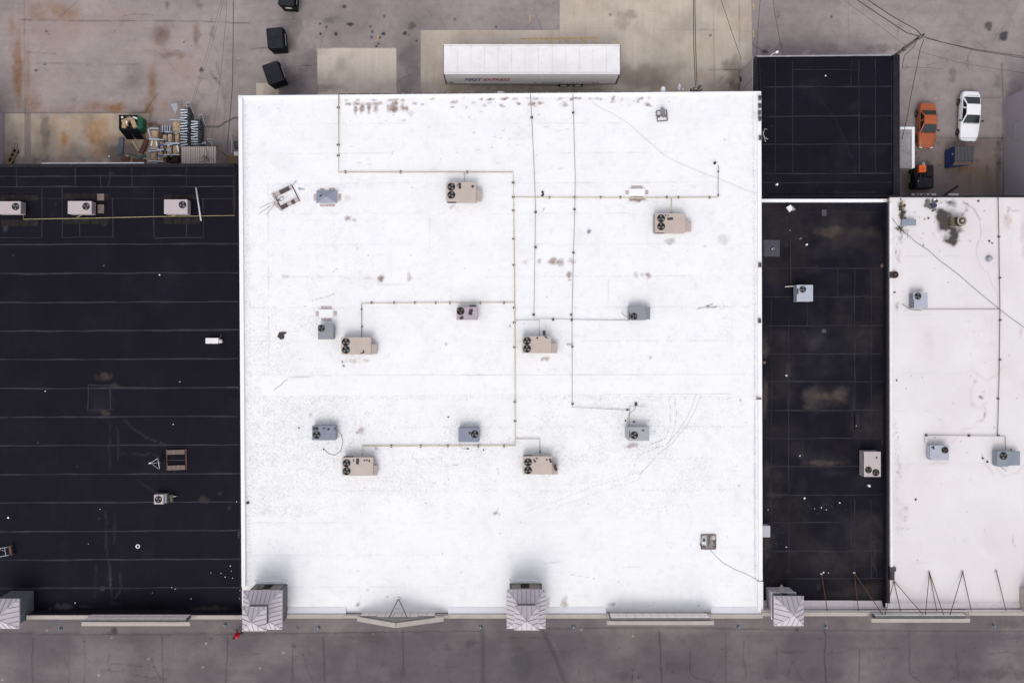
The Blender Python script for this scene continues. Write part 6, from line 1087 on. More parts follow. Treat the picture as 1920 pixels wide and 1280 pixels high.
bales = [(284, 244, 297, 259, 'bale of cardboard in the uppermost left roll cage'), (284, 264.5, 296, 277.5, 'cardboard bale with white film on its edge at the left'), (300, 265, 307, 279, 'narrow cardboard bale with a blue label, upper of two'), (282.5, 286, 292.5, 301, 'cardboard bale at the lower left corner of the cage group'), (296, 284.5, 306, 301.5, 'cardboard bale with a blue strip beside the lower left corner bale'), (314, 250.5, 322, 267, 'narrow cardboard bale below the four empty cages'), (327, 250.5, 336, 267, 'narrow cardboard bale beside the long nested row'), (323, 228, 338, 246, 'largest cardboard bale at the top beside the long nested row'), (312, 274, 322, 289, 'cardboard bale with a grey strip in the lower middle cage'), (324, 272.5, 336, 289, 'cardboard bale with torn white film next to the canopy')]
cg = None
for i, (x0, y0, x1, y1, lab) in enumerate(bales):
    h = 1.35; a, b = P(x0, y1, h), P(x1, y0, h); cx, cy = (a.x + b.x) / 2, (a.y + b.y) / 2; hx, hy = (b.x - a.x) / 2, (b.y - a.y) / 2
    rn = random.Random(i); t = thing('cardboard_bale', lab, 'cardboard bale', (cx, cy, .2)); n = 7
    for k in range(n):
        z0 = k * (h - .2) / n; MB().cbox(rn.uniform(-.02, .02), rn.uniform(-.02, .02), z0 + (h - .2) / n / 2, 2 * hx - rn.uniform(.02, .12), 2 * hy - rn.uniform(.02, .12), (h - .2) / n - .01, rn.uniform(-.06, .06)).build('cardboard_layer', bale_ms[(i + k) % 2], t, .02, world=False)
    for k in range(3): MB().cbox(rn.uniform(-hx * .4, hx * .4), rn.uniform(-hy * .5, hy * .5), h - .17 + k * .022, hx * rn.uniform(.8, 1.4), hy * rn.uniform(.6, 1.1), .012, rn.uniform(-.5, .5), rn.uniform(-.05, .05)).build('loose_flap', bale_ms[k % 2], t, world=False)
    if 'blue' in lab or 'grey strip' in lab: MB().box(-hx * .8, -.12, h - .195 + .09, hx * .8, .08, h - .195 + .11).build('label_strip', mat('blue_strip', (.03, .10, .32), .5) if 'blue' in lab else mat('grey_strip', (.3, .36, .42), .5), t, world=False)
    if 'white film' in lab:
        for s in ((-1, 1) if 'edge' in lab else (1,)): MB().cbox(s * hx * .75, hy * .2, h - .08, .14, hy * 1.5, .03, .2 * s).build('film', whitep, t, world=False)
    lab2 = lab.replace('cardboard bale', 'roll cage').replace('bale of cardboard in the', 'roll cage, the')
    c = thing('loaded_cage', 'roll cage holding the ' + lab, 'roll cage', (cx, cy, 0), 0, 'roll cages loaded with cardboard'); zz = 1.55; ex, ey = hx + .07, hy + .10
    for s in (-1, 1): MB().cbox(0, s * ey, zz, 2 * ex + .1, .10, .06, rn.uniform(-.05, .05)).build('top_rail', cage_l, c, .01, world=False)
    for sx in (-1, 1):
        for sy in (-1, 1): MB().tube([(sx * ex, sy * ey, .15), (sx * ex, sy * ey, zz)], .018, 5).build('post', cage_m, c, world=False); MB().acyl((sx * ex, sy * ey, .075), (1, 0, 0), .075, .05, 8).build('caster', rubber, c, world=False)
    MB().tube([(-ex, -ey, zz - .1), (-ex, ey, zz - .1)], .016, 5).build('side_rail', cage_m, c, world=False); MB().box(-ex, -ey, .151, ex, ey, .19).build('base', cage_m, c, world=False)
for x, y, sx, sy, a, m_, nm, lab in ((291, 262, .5, .2, .5, card, 'cardboard_scrap', 'cardboard scrap between the two upper left loaded cages'), (309, 258, .35, .5, -.3, card, 'cardboard_scrap', 'cardboard scrap beside the narrow bale under the empty cages'), (318, 271, .5, .18, .8, whitep, 'film_scrap', 'white film scrap on the lower middle loaded cages'), (299, 282, .4, .15, -.6, whitep, 'film_scrap', 'white film scrap between the two lower left cages'), (331, 248, .45, .3, .4, card, 'cardboard_scrap', 'cardboard scrap under the largest bale'), (308, 292, .5, .3, .2, card, 'cardboard_scrap', 'cardboard scrap right of the blue-strip bale'), (288, 281, .3, .2, 1.1, card, 'cardboard_scrap', 'small cardboard scrap between the white-film bale and the corner bale'), (280, 250, .12, .9, .3, galv, 'loose_rail', 'loose galvanised rail leaning at the left side of the cages'), (326, 290, .8, .06, .5, galv, 'loose_rail', 'loose galvanised rail across the torn-film bale'), (341, 280, .06, .7, .5, galv, 'loose_rail', 'loose rail at the foot of the long nested row')):
    single(nm, MB().cbox(0, 0, 0, sx, sy, .03, a, rr.uniform(-.3, .3)), m_, lab, nm.split('_')[-1], P(x, y, 1.3), 0, None)
# lumber and steel lying about
def beam(label, a, b, w, h, m, name='plank', z0=.01, cat='plank'):
    p, q = P(*a, z0), P(*b, z0); d = q - p; an = math.atan2(d.y, d.x); c = (p + q) / 2
    return single(name, MB().cbox(0, 0, h / 2, d.length, w, h), m, label, cat, (c.x, c.y, z0), an, None, .01)
slate = mat('slate_plank', (.085, .095, .12), .7, var=.15); rustb = mat('rust_red_beam', (.10, .04, .026), .8, var=.3, scale=4); paleb = mat('pale_board', (.42, .31, .19), .8, var=.15)
beam('slate-blue plank leaning out under the green waste container', (229, 258), (226, 290), .46, .14, slate, z0=.02); beam('pale yellow board lying below the green waste container', (248, 264), (261, 284), .16, .05, paleb, z0=.04)
beam('wide rust-red beam left of the cardboard cages', (276, 262), (265, 288), .42, .18, rustb, 'steel_beam', cat='beam'); beam('dark rusty beam beside the wide rust-red one', (277.5, 270), (272.5, 284), .16, .1, rust_steel, 'steel_beam', cat='beam')
beam('rust-red beam near the roof edge, left of the pair', (229, 297), (243, 299), .5, .14, rustb, 'steel_beam', cat='beam'); beam('long rust-red beam near the roof edge below the green container', (250, 302), (274, 303), .40, .14, rustb, 'steel_beam', cat='beam'); beam('teal-grey beam right of the rust-red ones', (259, 297), (274, 291), .30, .12, mat('teal_beam', (.05, .085, .085), .7), 'steel_beam', cat='beam')
beam('thin dark rod across the rubbish below the green container', (243, 289), (262, 294), .07, .06, dark_steel, 'rod', cat='rod'); beam('dark timber leaning left of the four empty cages', (289, 229), (300, 237), .12, .1, wood, z0=.05); beam('second dark timber left of the four empty cages', (287, 232), (298, 240), .1, .1, wood, z0=.05); beam('rust-brown crate board at the upper left of the cages', (280, 236), (287, 232), .3, .1, rustb, z0=.03)
chip(271, 237, 0, .26, mat('blue_scrap', (.02, .06, .3), .6), 'bright blue scrap right of the green waste container', 'scrap', 'scrap', h=.1); chip(238, 294, 0, .22, wp_, 'pale scrap below the slate-blue plank', 'scrap', 'scrap'); chip(205, 293, 0, .14, wp_, 'white scrap on the stained concrete left of the planks', 'scrap', 'scrap')
for x, y, lab in ((318, 297, 'dark crate in shade below the lower middle roll cage'), (330, 299, 'dark crate under the torn-film bale')): single('dark_crate', MB().box(-.45, -.4, 0, .45, .4, .6).box(-.42, -.37, .601, .42, .37, .64), mat('crate_brown', (.04, .022, .018), .8, var=.3), lab, 'crate', P(x, y, 0.01), 0, None, .02)
# corrugated canopy
a, b = P(340, 309, 2.7), P(405, 275, 2.7); t = thing('canopy', 'ribbed beige metal canopy against the long black roof', 'canopy', ((a.x + b.x) / 2, (a.y + b.y) / 2, 0)); hx, hy = (b.x - a.x) / 2, (b.y - a.y) / 2
sh_m = mat('beige_sheet', (.345, .295, .275), .6, var=.06, scale=2, grime=.15, grime_c=(.2, .16, .14, 1)); nr = 15
for i in range(nr): x0, x1 = -hx + i * 2 * hx / nr, -hx + (i + 1) * 2 * hx / nr; MB().hexa([(x0 + .004, -hy, 2.66), (x1 - .004, -hy, 2.66), (x1 - .004, hy, 2.66), (x0 + .004, hy, 2.66)], [(x0 + .03, -hy, 2.70 + .03 * (i % 2)), (x1 - .03, -hy, 2.70 + .03 * (i % 2)), (x1 - .03, hy, 2.66 + .03 * (i % 2) + .03), (x0 + .03, hy, 2.66 + .03 * (i % 2) + .03)]).build('roof_sheet', sh_m, t, world=False)
for x in (-hx + .1, hx - .1): MB().box(x - .04, hy - .15, 0, x + .04, hy - .07, 2.655).build('post', galv, t, world=False)
t = thing('dry_branch', 'tangle of thin dry branches lying on the ribbed canopy', 'branch', P(388, 296, 2.76)); rn = random.Random(8)
MB().tube([(-.1, .9, .1), (.1, .4, .1), (-.05, .0, .08), (.2, -.3, .06)], .018, 4).build('stem', dark_steel, t, world=False)
for i in range(11): MB().tube([(rn.uniform(-.1, .2), rn.uniform(-.3, .2), .05), (rn.uniform(-.5, .5), rn.uniform(-.6, .3), .12), (rn.uniform(-.7, .9), rn.uniform(-.75, .2), .06)], .011, 4).build('twig', mat('twig', (.09, .075, .07), .8), t, world=False)
c0 = P(392, 267, 1.2); t = thing('cart_handle', 'light steel cart frame behind the ribbed canopy', 'cart', (c0.x, c0.y, 0))
for pts in ([(-.3, .1, .1), (-.25, .3, 1.2), (.25, .35, 1.2), (.3, -.2, .1)], [(-.2, -.2, .1), (-.1, .1, 1.1), (.2, .0, 1.0)], [(.15, .45, .8), (.2, -.3, 1.1)]): MB().tube(pts, .025, 6).build('frame_tube', cage_l, t, world=False)
for x in (-.25, .25): MB().acyl((x, -.1, .08), (1, 0, 0), .08, .05, 10).build('caster', rubber, t, world=False)
single('deck_board', MB().cbox(0, 0, .5, .9, .12, .04, .1).cbox(0, .12, .45, .86, .1, .04, .05), cage_l, 'pale rails between canopy and short cage row', 'rail', P(381, 272, 0))
c0 = P(437, 297, .8); t = thing('pallet_stack', 'stack of brown pallets half hidden by the white roof edge', 'pallet', (c0.x, c0.y, 0)); pal = mat('pallet_wood', (.22, .15, .09), .85, var=.2, scale=4)
for k in range(3):
    for i in range(6): MB().box(-.75, -.42 + i * .145, .10 + k * .26, .6, -.31 + i * .145, .15 + k * .26).build('slat', pal, t, world=False)
    for x in (-.7, -.1, .5): MB().box(x - .05, -.42, .02 + k * .26, x + .05, .42, .098 + k * .26).build('bearer', pal, t, world=False)
c0 = P(441, 272, 1.0); t = thing('steel_rack', 'pale steel rack half hidden by the white roof edge', 'rack', (c0.x, c0.y, 0))
for y in (-.75, .1, .9): MB().tube([(-.2, y, .0), (-.2, y, 1.5 - .2 * abs(y))], .03, 6).build('upright', cage_l, t, world=False)
MB().tube([(-.25, -.8, 1.3), (-.15, .2, 1.4), (-.35, 1.2, 1.45)], .03, 6).build('beam', cage_l, t, world=False); MB().box(-.1, -.3, .6, .5, .4, 1.1).build('drawer', dark_steel, t, .02, world=False); MB().cbox(.1, -.85, .9, .4, .4, .4).build('bag', whitep, t, .05, world=False)
# hand cart
c0 = P(23, 291, .35); t = thing('hand_cart', 'long yellow-brown flat hand cart with dark slots near the left edge', 'cart', (c0.x, c0.y, 0), R(-27)); hc = mat('cart_ochre', (.24, .165, .085), .75, var=.2, scale=3, grime=.3)
for y0, y1, x0, x1 in ((-.82, .75, -.27, -.14), (-.82, .75, .14, .27), (-.82, -.70, -.139, .139), (.63, .75, -.139, .139), (-.25, -.15, -.139, .139), (.2, .28, -.139, .139)): MB().box(x0, y0, .28, x1, y1, .36).build('deck_rail', hc, t, world=False)
MB().box(-.14, -.7, .22, .14, .63, .27).build('tray', void, t, world=False)
for s in (-1, 1): MB().tube([(s * .16, .75, .32), (s * .16, 1.2, .6)], .025, 6).build('handle', dark_steel, t, world=False)
MB().tube([(-.16, 1.2, .6), (.16, 1.2, .6)], .025, 6).build('handle', dark_steel, t, world=False); MB().box(-.36, -.98, .3, .36, -.83, .38).build('end_bar', hc, t, world=False)
for x in (-.22, .22):
    for y in (-.6, .5): MB().acyl((x, y, .12), (1, 0, 0), .12, .07, 12).build('wheel', rubber, t, world=False)

# ---------------------------------------------------------------- cars
sglass = mat('dark_side_glass', (.008, .009, .009), .1, var=.1, bump=0, spec=.4); glass = mat('car_glass', (.008, .016, .016), .06, var=.1, scale=1, bump=0, spec=.45); trim = mat('black_trim', (.012, .012, .013), .5)
alloy = mat('alloy_wheel', (.10, .10, .105), .4, metal=.5)
def car(label, cx, cy, L, W, paint, rz=0.0, coupe=False, lampm=None, wheelm=None):
    """front points to -Y"""
    t = thing('parked_car', label, 'car', (cx, cy, 0), rz, 'cars parked in the right yard'); h = L / 2; w = W / 2
    st = [(-h, .62, .36, .52, .60), (-h + .10, .82, .24, .60, .68), (-h + .45, .93, .20, .70, .80), (-h + .95, .98, .19, .76, .87), (-h + 1.5, 1.0, .19, .82, .93), (-.3, 1.0, .19, .86, .95), (.6, 1.0, .19, .88, .96), (h - 1.35, 1.0, .19, .88, .98), (h - .8, .97, .20, .86, .99), (h - .35, .92, .24, .80, .96), (h - .08, .82, .34, .70, .88), (h, .68, .44, .62, .74)]
    mb = MB(); K = 12; rows = []
    for (y, f, zb, zs, zt) in st:
        ww = w * f; prof = [(-.80, zb), (-.97, zb + .12), (-1.0, (zb + zs) / 2), (-.99, zs), (-.90, zt - .03), (-.62, zt), (.62, zt), (.90, zt - .03), (.99, zs), (1.0, (zb + zs) / 2), (.97, zb + .12), (.80, zb)]
        cr = .035 if abs(y) > .9 else .02; rows.append([(x * ww, y, z + (cr * (1 - (x / .62) ** 2) if abs(x) <= .62 else 0)) for x, z in prof])
    for r0 in rows: mb.v += r0
    for i in range(len(rows) - 1):
        for k in range(K): a, b = i * K + k, i * K + (k + 1) % K; mb.f.append((a, b, b + K, a + K))
    mb.f.append(tuple(range(K - 1, -1, -1))); e = (len(rows) - 1) * K; mb.f.append(tuple(e + k for k in range(K)))
    body = mb.build('body', paint, t, smooth=True, world=False); sm = body.modifiers.new('s', 'SUBSURF'); sm.levels = 1; sm.render_levels = 1
    ww, wr = w * .90, w * .70; zb, zr = .93, 1.40 if not coupe else 1.37
    yf0, yf1 = (-.72, -.02); yr1, yr0 = (h - 1.45, h - .62) if coupe else (h - 1.38, h - .80)
    base = [(-ww, yf0, zb), (ww, yf0, zb), (ww * .97, yr0, zb + .03), (-ww * .97, yr0, zb + .03)]; top = [(-wr, yf1, zr - .02), (wr, yf1, zr - .02), (wr * .97, yr1, zr - .02), (-wr * .97, yr1, zr - .02)]
    MB().hexa(base, top).build('cabin', paint, t, .05, world=False)
    n = 6; mb = MB(); g0 = []
    for i in range(n + 1):
        y = yf1 - .02 + (yr1 - yf1 + .04) * i / n
        for j in range(n + 1): u = -1 + 2 * j / n; mb.v.append((u * wr * 1.0, y, zr + .05 * (1 - u * u * .9) * (1 - .5 * (2 * i / n - 1) ** 2) - .01))
    for i in range(n):
        for j in range(n): a = i * (n + 1) + j; mb.f.append((a, a + 1, a + n + 2, a + n + 1))
    MB_ = mb; MB_.build('roof', paint, t, smooth=True, world=False)
    def pane(name, q, inset, off):
        q = [Vector(p) for p in q]; c = sum(q, Vector()) / 4; nn = (q[1] - q[0]).cross(q[2] - q[0]).normalized()
        if nn.dot(c - Vector((0, .4, .7))) < 0: nn = -nn
        q2 = [p + (c - p).normalized() * inset + nn * off for p in q]; MB().hexa(q2, [p + nn * .008 for p in q2]).build(name, sglass if name == 'side_window' else glass, t, world=False)
    pane('windshield', [base[0], base[1], top[1], top[0]], .07, .012); pane('rear_window', [base[3], base[2], top[2], top[3]], .08, .012)
    mid = lambda p, q, u: tuple(p[i] + (q[i] - p[i]) * u for i in range(3))
    for s, (b0, b1, t1, t0) in ((-1, (base[0], base[3], top[3], top[0])), (1, (base[1], base[2], top[2], top[1]))):
        sp = .60 if coupe else .50
        pane('side_window', [mid(b0, b1, .03), mid(b0, b1, sp - .02), mid(t0, t1, sp), t0], .06, .012); pane('side_window', [mid(b0, b1, sp), mid(b0, b1, .92), t1, mid(t0, t1, sp + .03)], .06, .012)
        MB().tube([(s * (w * .97), yf0 + .1, .93), (s * (w * .985), h - 1.0, .95)], .012, 4).build('belt_trim', trim, t, world=False)
        mr = MB().cbox(s * (w + .10), yf0 + .18, .99, .22, .12, .14).build('mirror', trim, t, .03, world=False); MB().cbox(s * (w + .10), yf0 + .245, .99, .17, .012, .10).build('mirror_glass', glass, mr, world=False)
        for y in (-h + .92, h - .98):
            MB().acyl((s * (w - .13), y, .34), (1, 0, 0), .42, .20, 20).build('wheel_arch', trim, t, world=False) if False else None
            ty = MB().acyl((s * (w - .10), y, .335), (1, 0, 0), .335, .24, 22).build('tyre', rubber, t, .03, world=False); MB().acyl((s * (w + .012), y, .335), (1, 0, 0), .22, .03, 14, .17).build('rim', wheelm or alloy, ty, world=False)
        MB().cbox(s * w * .60, -h + .075, .60, w * .34, .12, .09, s * .35).build('headlight', lampm or mat('clear_lamp', (.55, .56, .58), .15, bump=0), t, .02, world=False)
        MB().cbox(s * w * .60, h - .03, .62, w * .30, .08, .10, -s * .2).build('tail_light', mat('red_lamp', (.25, .01, .01), .2, bump=0), t, .02, world=False)
        MB().tube([(s * w * .55, -h + .3, .74), (s * w * .72, yf0 - .1, .925)], .012, 4).build('bonnet_crease', paint, t, world=False)
    MB().box(-w * .4, -h - .015, .40, w * .4, -h + .05, .56).build('grille', trim, t, world=False); MB().box(-.26, -h - .022, .42, .26, -h - .016, .52).build('number_plate', mat('plate_white', (.6, .6, .6), .5), t, world=False)
    MB().box(-w * .66, -h + .09, .27, w * .66, -h + .13, .36).build('bumper_slot', trim, t, world=False); MB().box(-w * .78, yf0 - .06, .915, w * .78, yf0 - .01, .945).build('wiper_cowl', trim, t, world=False)
    MB().box(-w * .62, yr0 + .10, .985, w * .62, yr0 + .118, 1.0).build('boot_gap', trim, t, world=False); MB().box(-w * .80, -h + .26, .70, w * .80, -h + .275, .765).build('bonnet_gap', trim, t, world=False)
    for x in (-.3, .25): MB().tube([(x, yf0 - .02, .96), (x + .45, yf0 + .12, 1.03)], .010, 4).build('wiper', trim, t, world=False)
    return t
orange = mat('orange_car_paint', (.33, .075, .018), .32, var=.05, scale=1, bump=0, coat=.3, grime=.06); wcar = mat('white_car_paint', (.76, .76, .77), .3, var=.01, scale=1, bump=0, coat=.35)
c = P(1738.5, 235, .75); car('faded orange saloon car parked beside the loading shed', c.x, c.y, 4.35, 1.72, orange, R(-1.0))
c = P(1819, 217.5, .75); car('white coupe with dark glass parked right of the orange car', c.x, c.y, 4.78, 1.90, wcar, R(-2.0), True)
# black yard machine with an orange cover
a, b = P(1717, 352, 1.3), P(1752.5, 308, 1.3); cx, cy = (a.x + b.x) / 2, (a.y + b.y) / 2
t = thing('yard_machine', 'black boxy yard machine with a bright orange engine cover', 'machine', (cx, cy, 0)); mblk = mat('machine_black', (.007, .007, .009), .5, var=.25, scale=3, spec=.14)
MB().box(-.85, -1.12, .25, .85, -.10, 1.22).build('body', mblk, t, .04, world=False); MB().box(-.72, -1.08, 1.221, .82, -.16, 1.30).build('lid', mat('lid_slate', (.016, .016, .022), .5, var=.15, spec=.15), t, .03, world=False)
MB().box(-.20, -1.06, 1.301, -.17, -.2, 1.315).build('lid_seam', mblk, t, world=False); MB().cyl(-.66, -.5, 1.305, 1.36, .05, 10).build('filler_cap', galv, t, world=False)
MB().box(-.85, -.098, .25, .85, 1.05, .95).build('engine_bed', mblk, t, .04, world=False); MB().box(.18, -.05, .951, .86, 1.06, 1.20).build('side_tank', mat('tank_black', (.012, .012, .015), .5, spec=.15), t, .03, world=False); MB().box(.45, .55, 1.201, .55, .95, 1.22).build('slot', void, t, world=False)
oc = MB().box(-.62, .35, .951, .05, 1.0, 1.42).build('engine_cover', mat('bright_orange', (.72, .12, .015), .45, var=.05), t, .05, world=False)
for y in (.5, .62, .74): MB().box(-.46, y, 1.421, -.12, y + .04, 1.435).build('cover_vent', mat('burnt_orange', (.3, .045, .01), .6), oc, world=False)
MB().cyl(-.24, 1.10, .9, 1.5, .14, 16).build('air_cleaner', galv, t, world=False); MB().cyl(-.24, 1.10, 1.501, 1.54, .06, 12).build('cleaner_cap', dark_steel, t, world=False)
for x in (-.4, .02): MB().tube([(x, -.15, 1.2), (x, .36, 1.2)], .035, 6).build('arm', dark_steel, t, world=False)
for x in (-.86, .86):
    for y in (-.75, .65): MB().acyl((x, y, .3), (1, 0, 0), .3, .2, 16).build('wheel', rubber, t, .02, world=False)
beam('black plank leaning beside the wall near the yard machine', (1767, 368), (1795, 349.5), .16, .14, mat('black_plank', (.015, .014, .014), .7), z0=.02)
wk = mat('pale_kerb_paint', (.60, .56, .56), .7, var=.12, scale=4, grime=.3)
for x0, x1, lab in ((1708, 1754, 'long pale wheel stop with black marks against the white roof edge'), (1777, 1796, 'short pale wheel stop against the white roof edge')):
    o = beam(lab, (x0, 365.5), (x1, 365.5), .24, .14, wk, 'wheel_stop', cat='wheel stop')
    if x1 - x0 > 30:
        for k, x in enumerate((-.75, -.45, -.05, .2, .6)): MB().cbox(x, .0, .145, .18 if k % 2 else .26, .12, .012, .4 * (k % 3 - 1)).build('black_mark', void, o, world=False)

# ---------------------------------------------------------------- wall lamps, dishes and service drop
blu = mat('lamp_blue_grey', (.10, .125, .15), .5, var=.1)
for x, yw, y1, lab in ((113, 1159, 1178, 'wall lamp on a long arm over the car park, left of the first sign wall'), (421.5, 1159, 1170, 'wall lamp on a long arm left of the corner tower'), (596.5, 1158, 1176, 'wall lamp on a long arm between corner tower and gable'), (900.5, 1158, 1174.5, 'wall lamp on a long arm between gable and middle tower'), (1075, 1158, 1174, 'wall lamp on a long arm right of the middle tower'), (1384, 1154, 1174.5, 'wall lamp on a long arm left of the narrow roof tower'), (1547.5, 1154, 1174, 'wall lamp on a long arm below the narrow black roof'), (1862, 1152, 1172, 'wall lamp on a long arm below the stained white roof')):
    p = P(x, yw + 1, 6.3); q = P(x + .6, y1, 6.0); t = thing('wall_lamp', lab, 'lamp', p, 0, 'long-armed lamps along the store front')
    d = q - p; MB().tube([(0, .1, 0), (0, d.y * .5, .12), (d.x, d.y * .9, .05), (d.x, d.y, -.1)], .014, 6).build('arm', mat('lamp_arm', (.20, .21, .23), .5), t, world=False)
    MB().cyl(d.x, d.y, -.38, -.12, .19, 14, .06).build('shade', blu, t, world=False); MB().cyl(d.x, d.y, -.12, -.04, .06, 10).build('socket', mat('lamp_socket', (.22, .27, .32), .5), t, world=False); MB().box(-.08, .06, -.1, .08, .14, .1).build('wall_plate', blu, t, world=False)
wd = mat('pale_dish', (.58, .60, .64), .4, var=.05)
for lab, x, y, nrm, rx, ry in (('pale satellite dish on the rear wall, left of the pair', 1243, 168, (.1, -.25, .9), .20, .25), ('pale tilted satellite dish on the rear wall, right of the pair', 1273, 163.5, (.8, -.1, .5), .22, .30)):
    c0 = P(x, y, 6.2); t = thing('satellite_dish', lab, 'satellite dish', (c0.x, c0.y, 5.6)); dish(t, (0, 0, .6), rx, ry, nrm, .06, wd)
    MB().tube([(0, .0, .55), (-.05, -.3, .3), (-.05, -.6, -.1)], .022, 6).build('mount_arm', galv, t, world=False); MB().tube([(0, -.15, .5), (-.15 if nrm[0] < .5 else .3, -.25, .85)], .014, 5).build('feed_arm', galv, t, world=False); MB().cbox(-.16 if nrm[0] < .5 else .32, -.26, .87, .08, .1, .08).build('feed_horn', wd, t, world=False)
wire_m = mat('black_wire', (.022, .02, .022), .6)
def wires(label, runs, r, name='overhead_wire', group=None):
    t = None
    for pts in runs:
        W = [P(*p) for p in pts]
        if t is None: t = thing(name, label, 'wire', W[0], 0, group)
        out = []
        for a_, b_ in zip(W[:-1], W[1:]):
            for k in range(5): out.append(a_.lerp(b_, k / 5))
        out.append(W[-1]); MB().tube(out, r, 5).build('strand', wire_m, t, smooth=True)
    return t
c0 = P(1306, 166, 7.0); t = thing('service_head', 'black service mast with insulators where twin wires meet the rear wall', 'service mast', (c0.x, c0.y, 5.0))
MB().tube([(0, 0, -.5), (0, 0, 2.0)], .05, 8).build('mast', galv, t, world=False); MB().box(-.45, -.1, 1.5, .5, .0, 1.62).build('cross_arm', dark_steel, t, world=False)
for i, x in enumerate((-.42, -.2, .1, .3, .52)): MB().cyl(x, .02 + .1 * (i % 2), 1.621, 1.85, .07, 10, .04).build('insulator', dark_steel if i % 2 else trim, t, world=False)
rn = random.Random(4)
for i in range(7): MB().tube([(rn.uniform(-.4, .5), rn.uniform(-.1, .2), 1.8), (rn.uniform(-.6, .6), rn.uniform(-.2, .4), 2.0), (rn.uniform(-.3, .3), -.2, 1.2)], .022, 5).build('jumper', wire_m, t, world=False)
for i in range(3): MB().tube([(-.2 + i * .12, -.15, 1.5), (-.1 + i * .1, -.5, 1.0)], .03, 6).build('conduit', galv, t, world=False)
wires('twin heavy wires dropping to the rear wall of the white store', [[(1299.5, -60, 8.6), (1300, 20, 8.2), (1301, 90, 7.7), (1304, 163, 7.0)], [(1302.5, -60, 8.6), (1303, 20, 8.2), (1304.5, 90, 7.7), (1307, 160, 7.0)]], .034)
wires('slanting wire running down to the back building corner', [[(1345, -30, 8), (1352, 0, 7.6), (1372, 60, 6.6), (1390, 112, 5.0)]], .022)
wires('long wire crossing the left yard beside the white store', [[(437.5, -40, 7.5), (437.5, 40, 7.3), (436, 160, 6.8), (431, 220, 6.2), (425, 288, 5.9)]], .030)
wires('thin drooping wire left of the long wire in the left yard', [[(427, -40, 7.0), (424, 30, 6.6), (416, 120, 5.8), (411, 165, 5.0), (402, 230, 3.8), (397, 262, 2.9)]], .012)
wires('pair of thin wires running to the step ladder in the left yard', [[(420, -20, 6.5), (407, 30, 6.0), (385, 110, 4.4), (358, 196, 2.0)], [(424, -20, 6.5), (412, 30, 6.0), (390, 110, 4.4), (361, 196, 2.0)]], .010)
wires('wire down to the upper left corner of the back building', [[(1427, -30, 7.6), (1424, 20, 7), (1420, 70, 6), (1418.5, 106, 5.0)]], .020); wires('second wire to the top edge of the back building', [[(1448, -20, 7.6), (1452, 20, 7), (1460, 65, 6), (1468, 102, 5.0)]], .020)
# utility pole and its lines
zt = 8.5; pt = P(1727, 68, zt); t = thing('utility_pole', 'brown wooden utility pole leaning out behind the back building', 'utility pole', (pt.x, pt.y, 0))
MB().cyl(0, 0, 0, zt, .19, 12, .12).build('shaft', mat('pole_wood', (.15, .125, .105), .85, var=.2, scale=4), t, world=False)
MB().cbox(0, 0, zt - .3, .9, .10, .12, R(30)).build('cross_arm', dark_steel, t, world=False)
for i, (x, y) in enumerate(((-.3, -.18), (.0, .06), (.3, .2), (.25, -.1))): MB().cyl(x, y, zt - .24, zt + .0, .07, 10, .04).build('insulator', galv if i % 2 else trim, t, world=False)
MB().cyl(.22, .16, zt - .9, zt - .35, .16, 14).build('transformer', mat('transformer_grey', (.28, .28, .29), .5), t, world=False); MB().ring(0, 0, zt - 3.0, zt - 2.88, .155, .20, 12).build('band', dark_steel, t, world=False)
wires('pair of black wires from the utility pole to the upper left', [[(1570, -25, 8.9), (1650, 29, 8.4), (1700, 62, 8.2), (1722, 68, 8.4)], [(1590, -25, 8.9), (1670, 29, 8.4), (1718, 56, 8.2), (1727, 66, 8.4)]], .036)
wires('black wire bundle from the utility pole to the right', [[(1729, 70, 8.4), (1760, 78, 8.2), (1830, 93, 8.1), (1925, 107, 8.3), (1990, 116, 8.6)], [(1731, 68, 8.4), (1765, 79, 8.1), (1830, 95, 8.0), (1925, 110, 8.2), (1990, 119, 8.5)]], .026)
wires('thin grey line passing under the utility pole', [[(1575, -5, 5.5), (1615, 24, 5.2), (1696, 84, 5.2), (1735, 100, 5.2), (1800, 118, 5.3), (1925, 138, 5.5)]], .012)
wires('black service wire from the pole down to the loading shed', [[(1733, 74, 8.3), (1726, 90, 7.9), (1722, 110, 7.4), (1716, 140, 6.4), (1708, 180, 5.0), (1700, 225, 3.6), (1691, 262, 2.6)]], .030)
wires('short black wire looping from the pole to the back building wall', [[(1718, 76, 8.2), (1712, 90, 7.6), (1696, 104, 6.8), (1693, 118, 6.0), (1692, 126, 5.0)]], .024); wires('short dark wire and bracket at the back building wall', [[(1692, 127, 4.6), (1703, 126, 4.4), (1740, 127, 3.0), (1770, 130, 1.5)], [(1697, 122, 4.6), (1703, 126, 4.4), (1697, 131, 4.6)]], .014)
c0 = P(1452, 101, 5.2); t = thing('wall_lamp', 'white lamp on a bent arm at the top edge of the back building', 'lamp', c0)
MB().tube([(-.25, -.1, -.4), (-.1, .05, -.1), (.18, .12, 0)], .025, 6).build('arm', whitecap, t, world=False); MB().cyl(.24, .14, -.08, .08, .11, 12).build('lamp_head', whitecap, t, world=False)

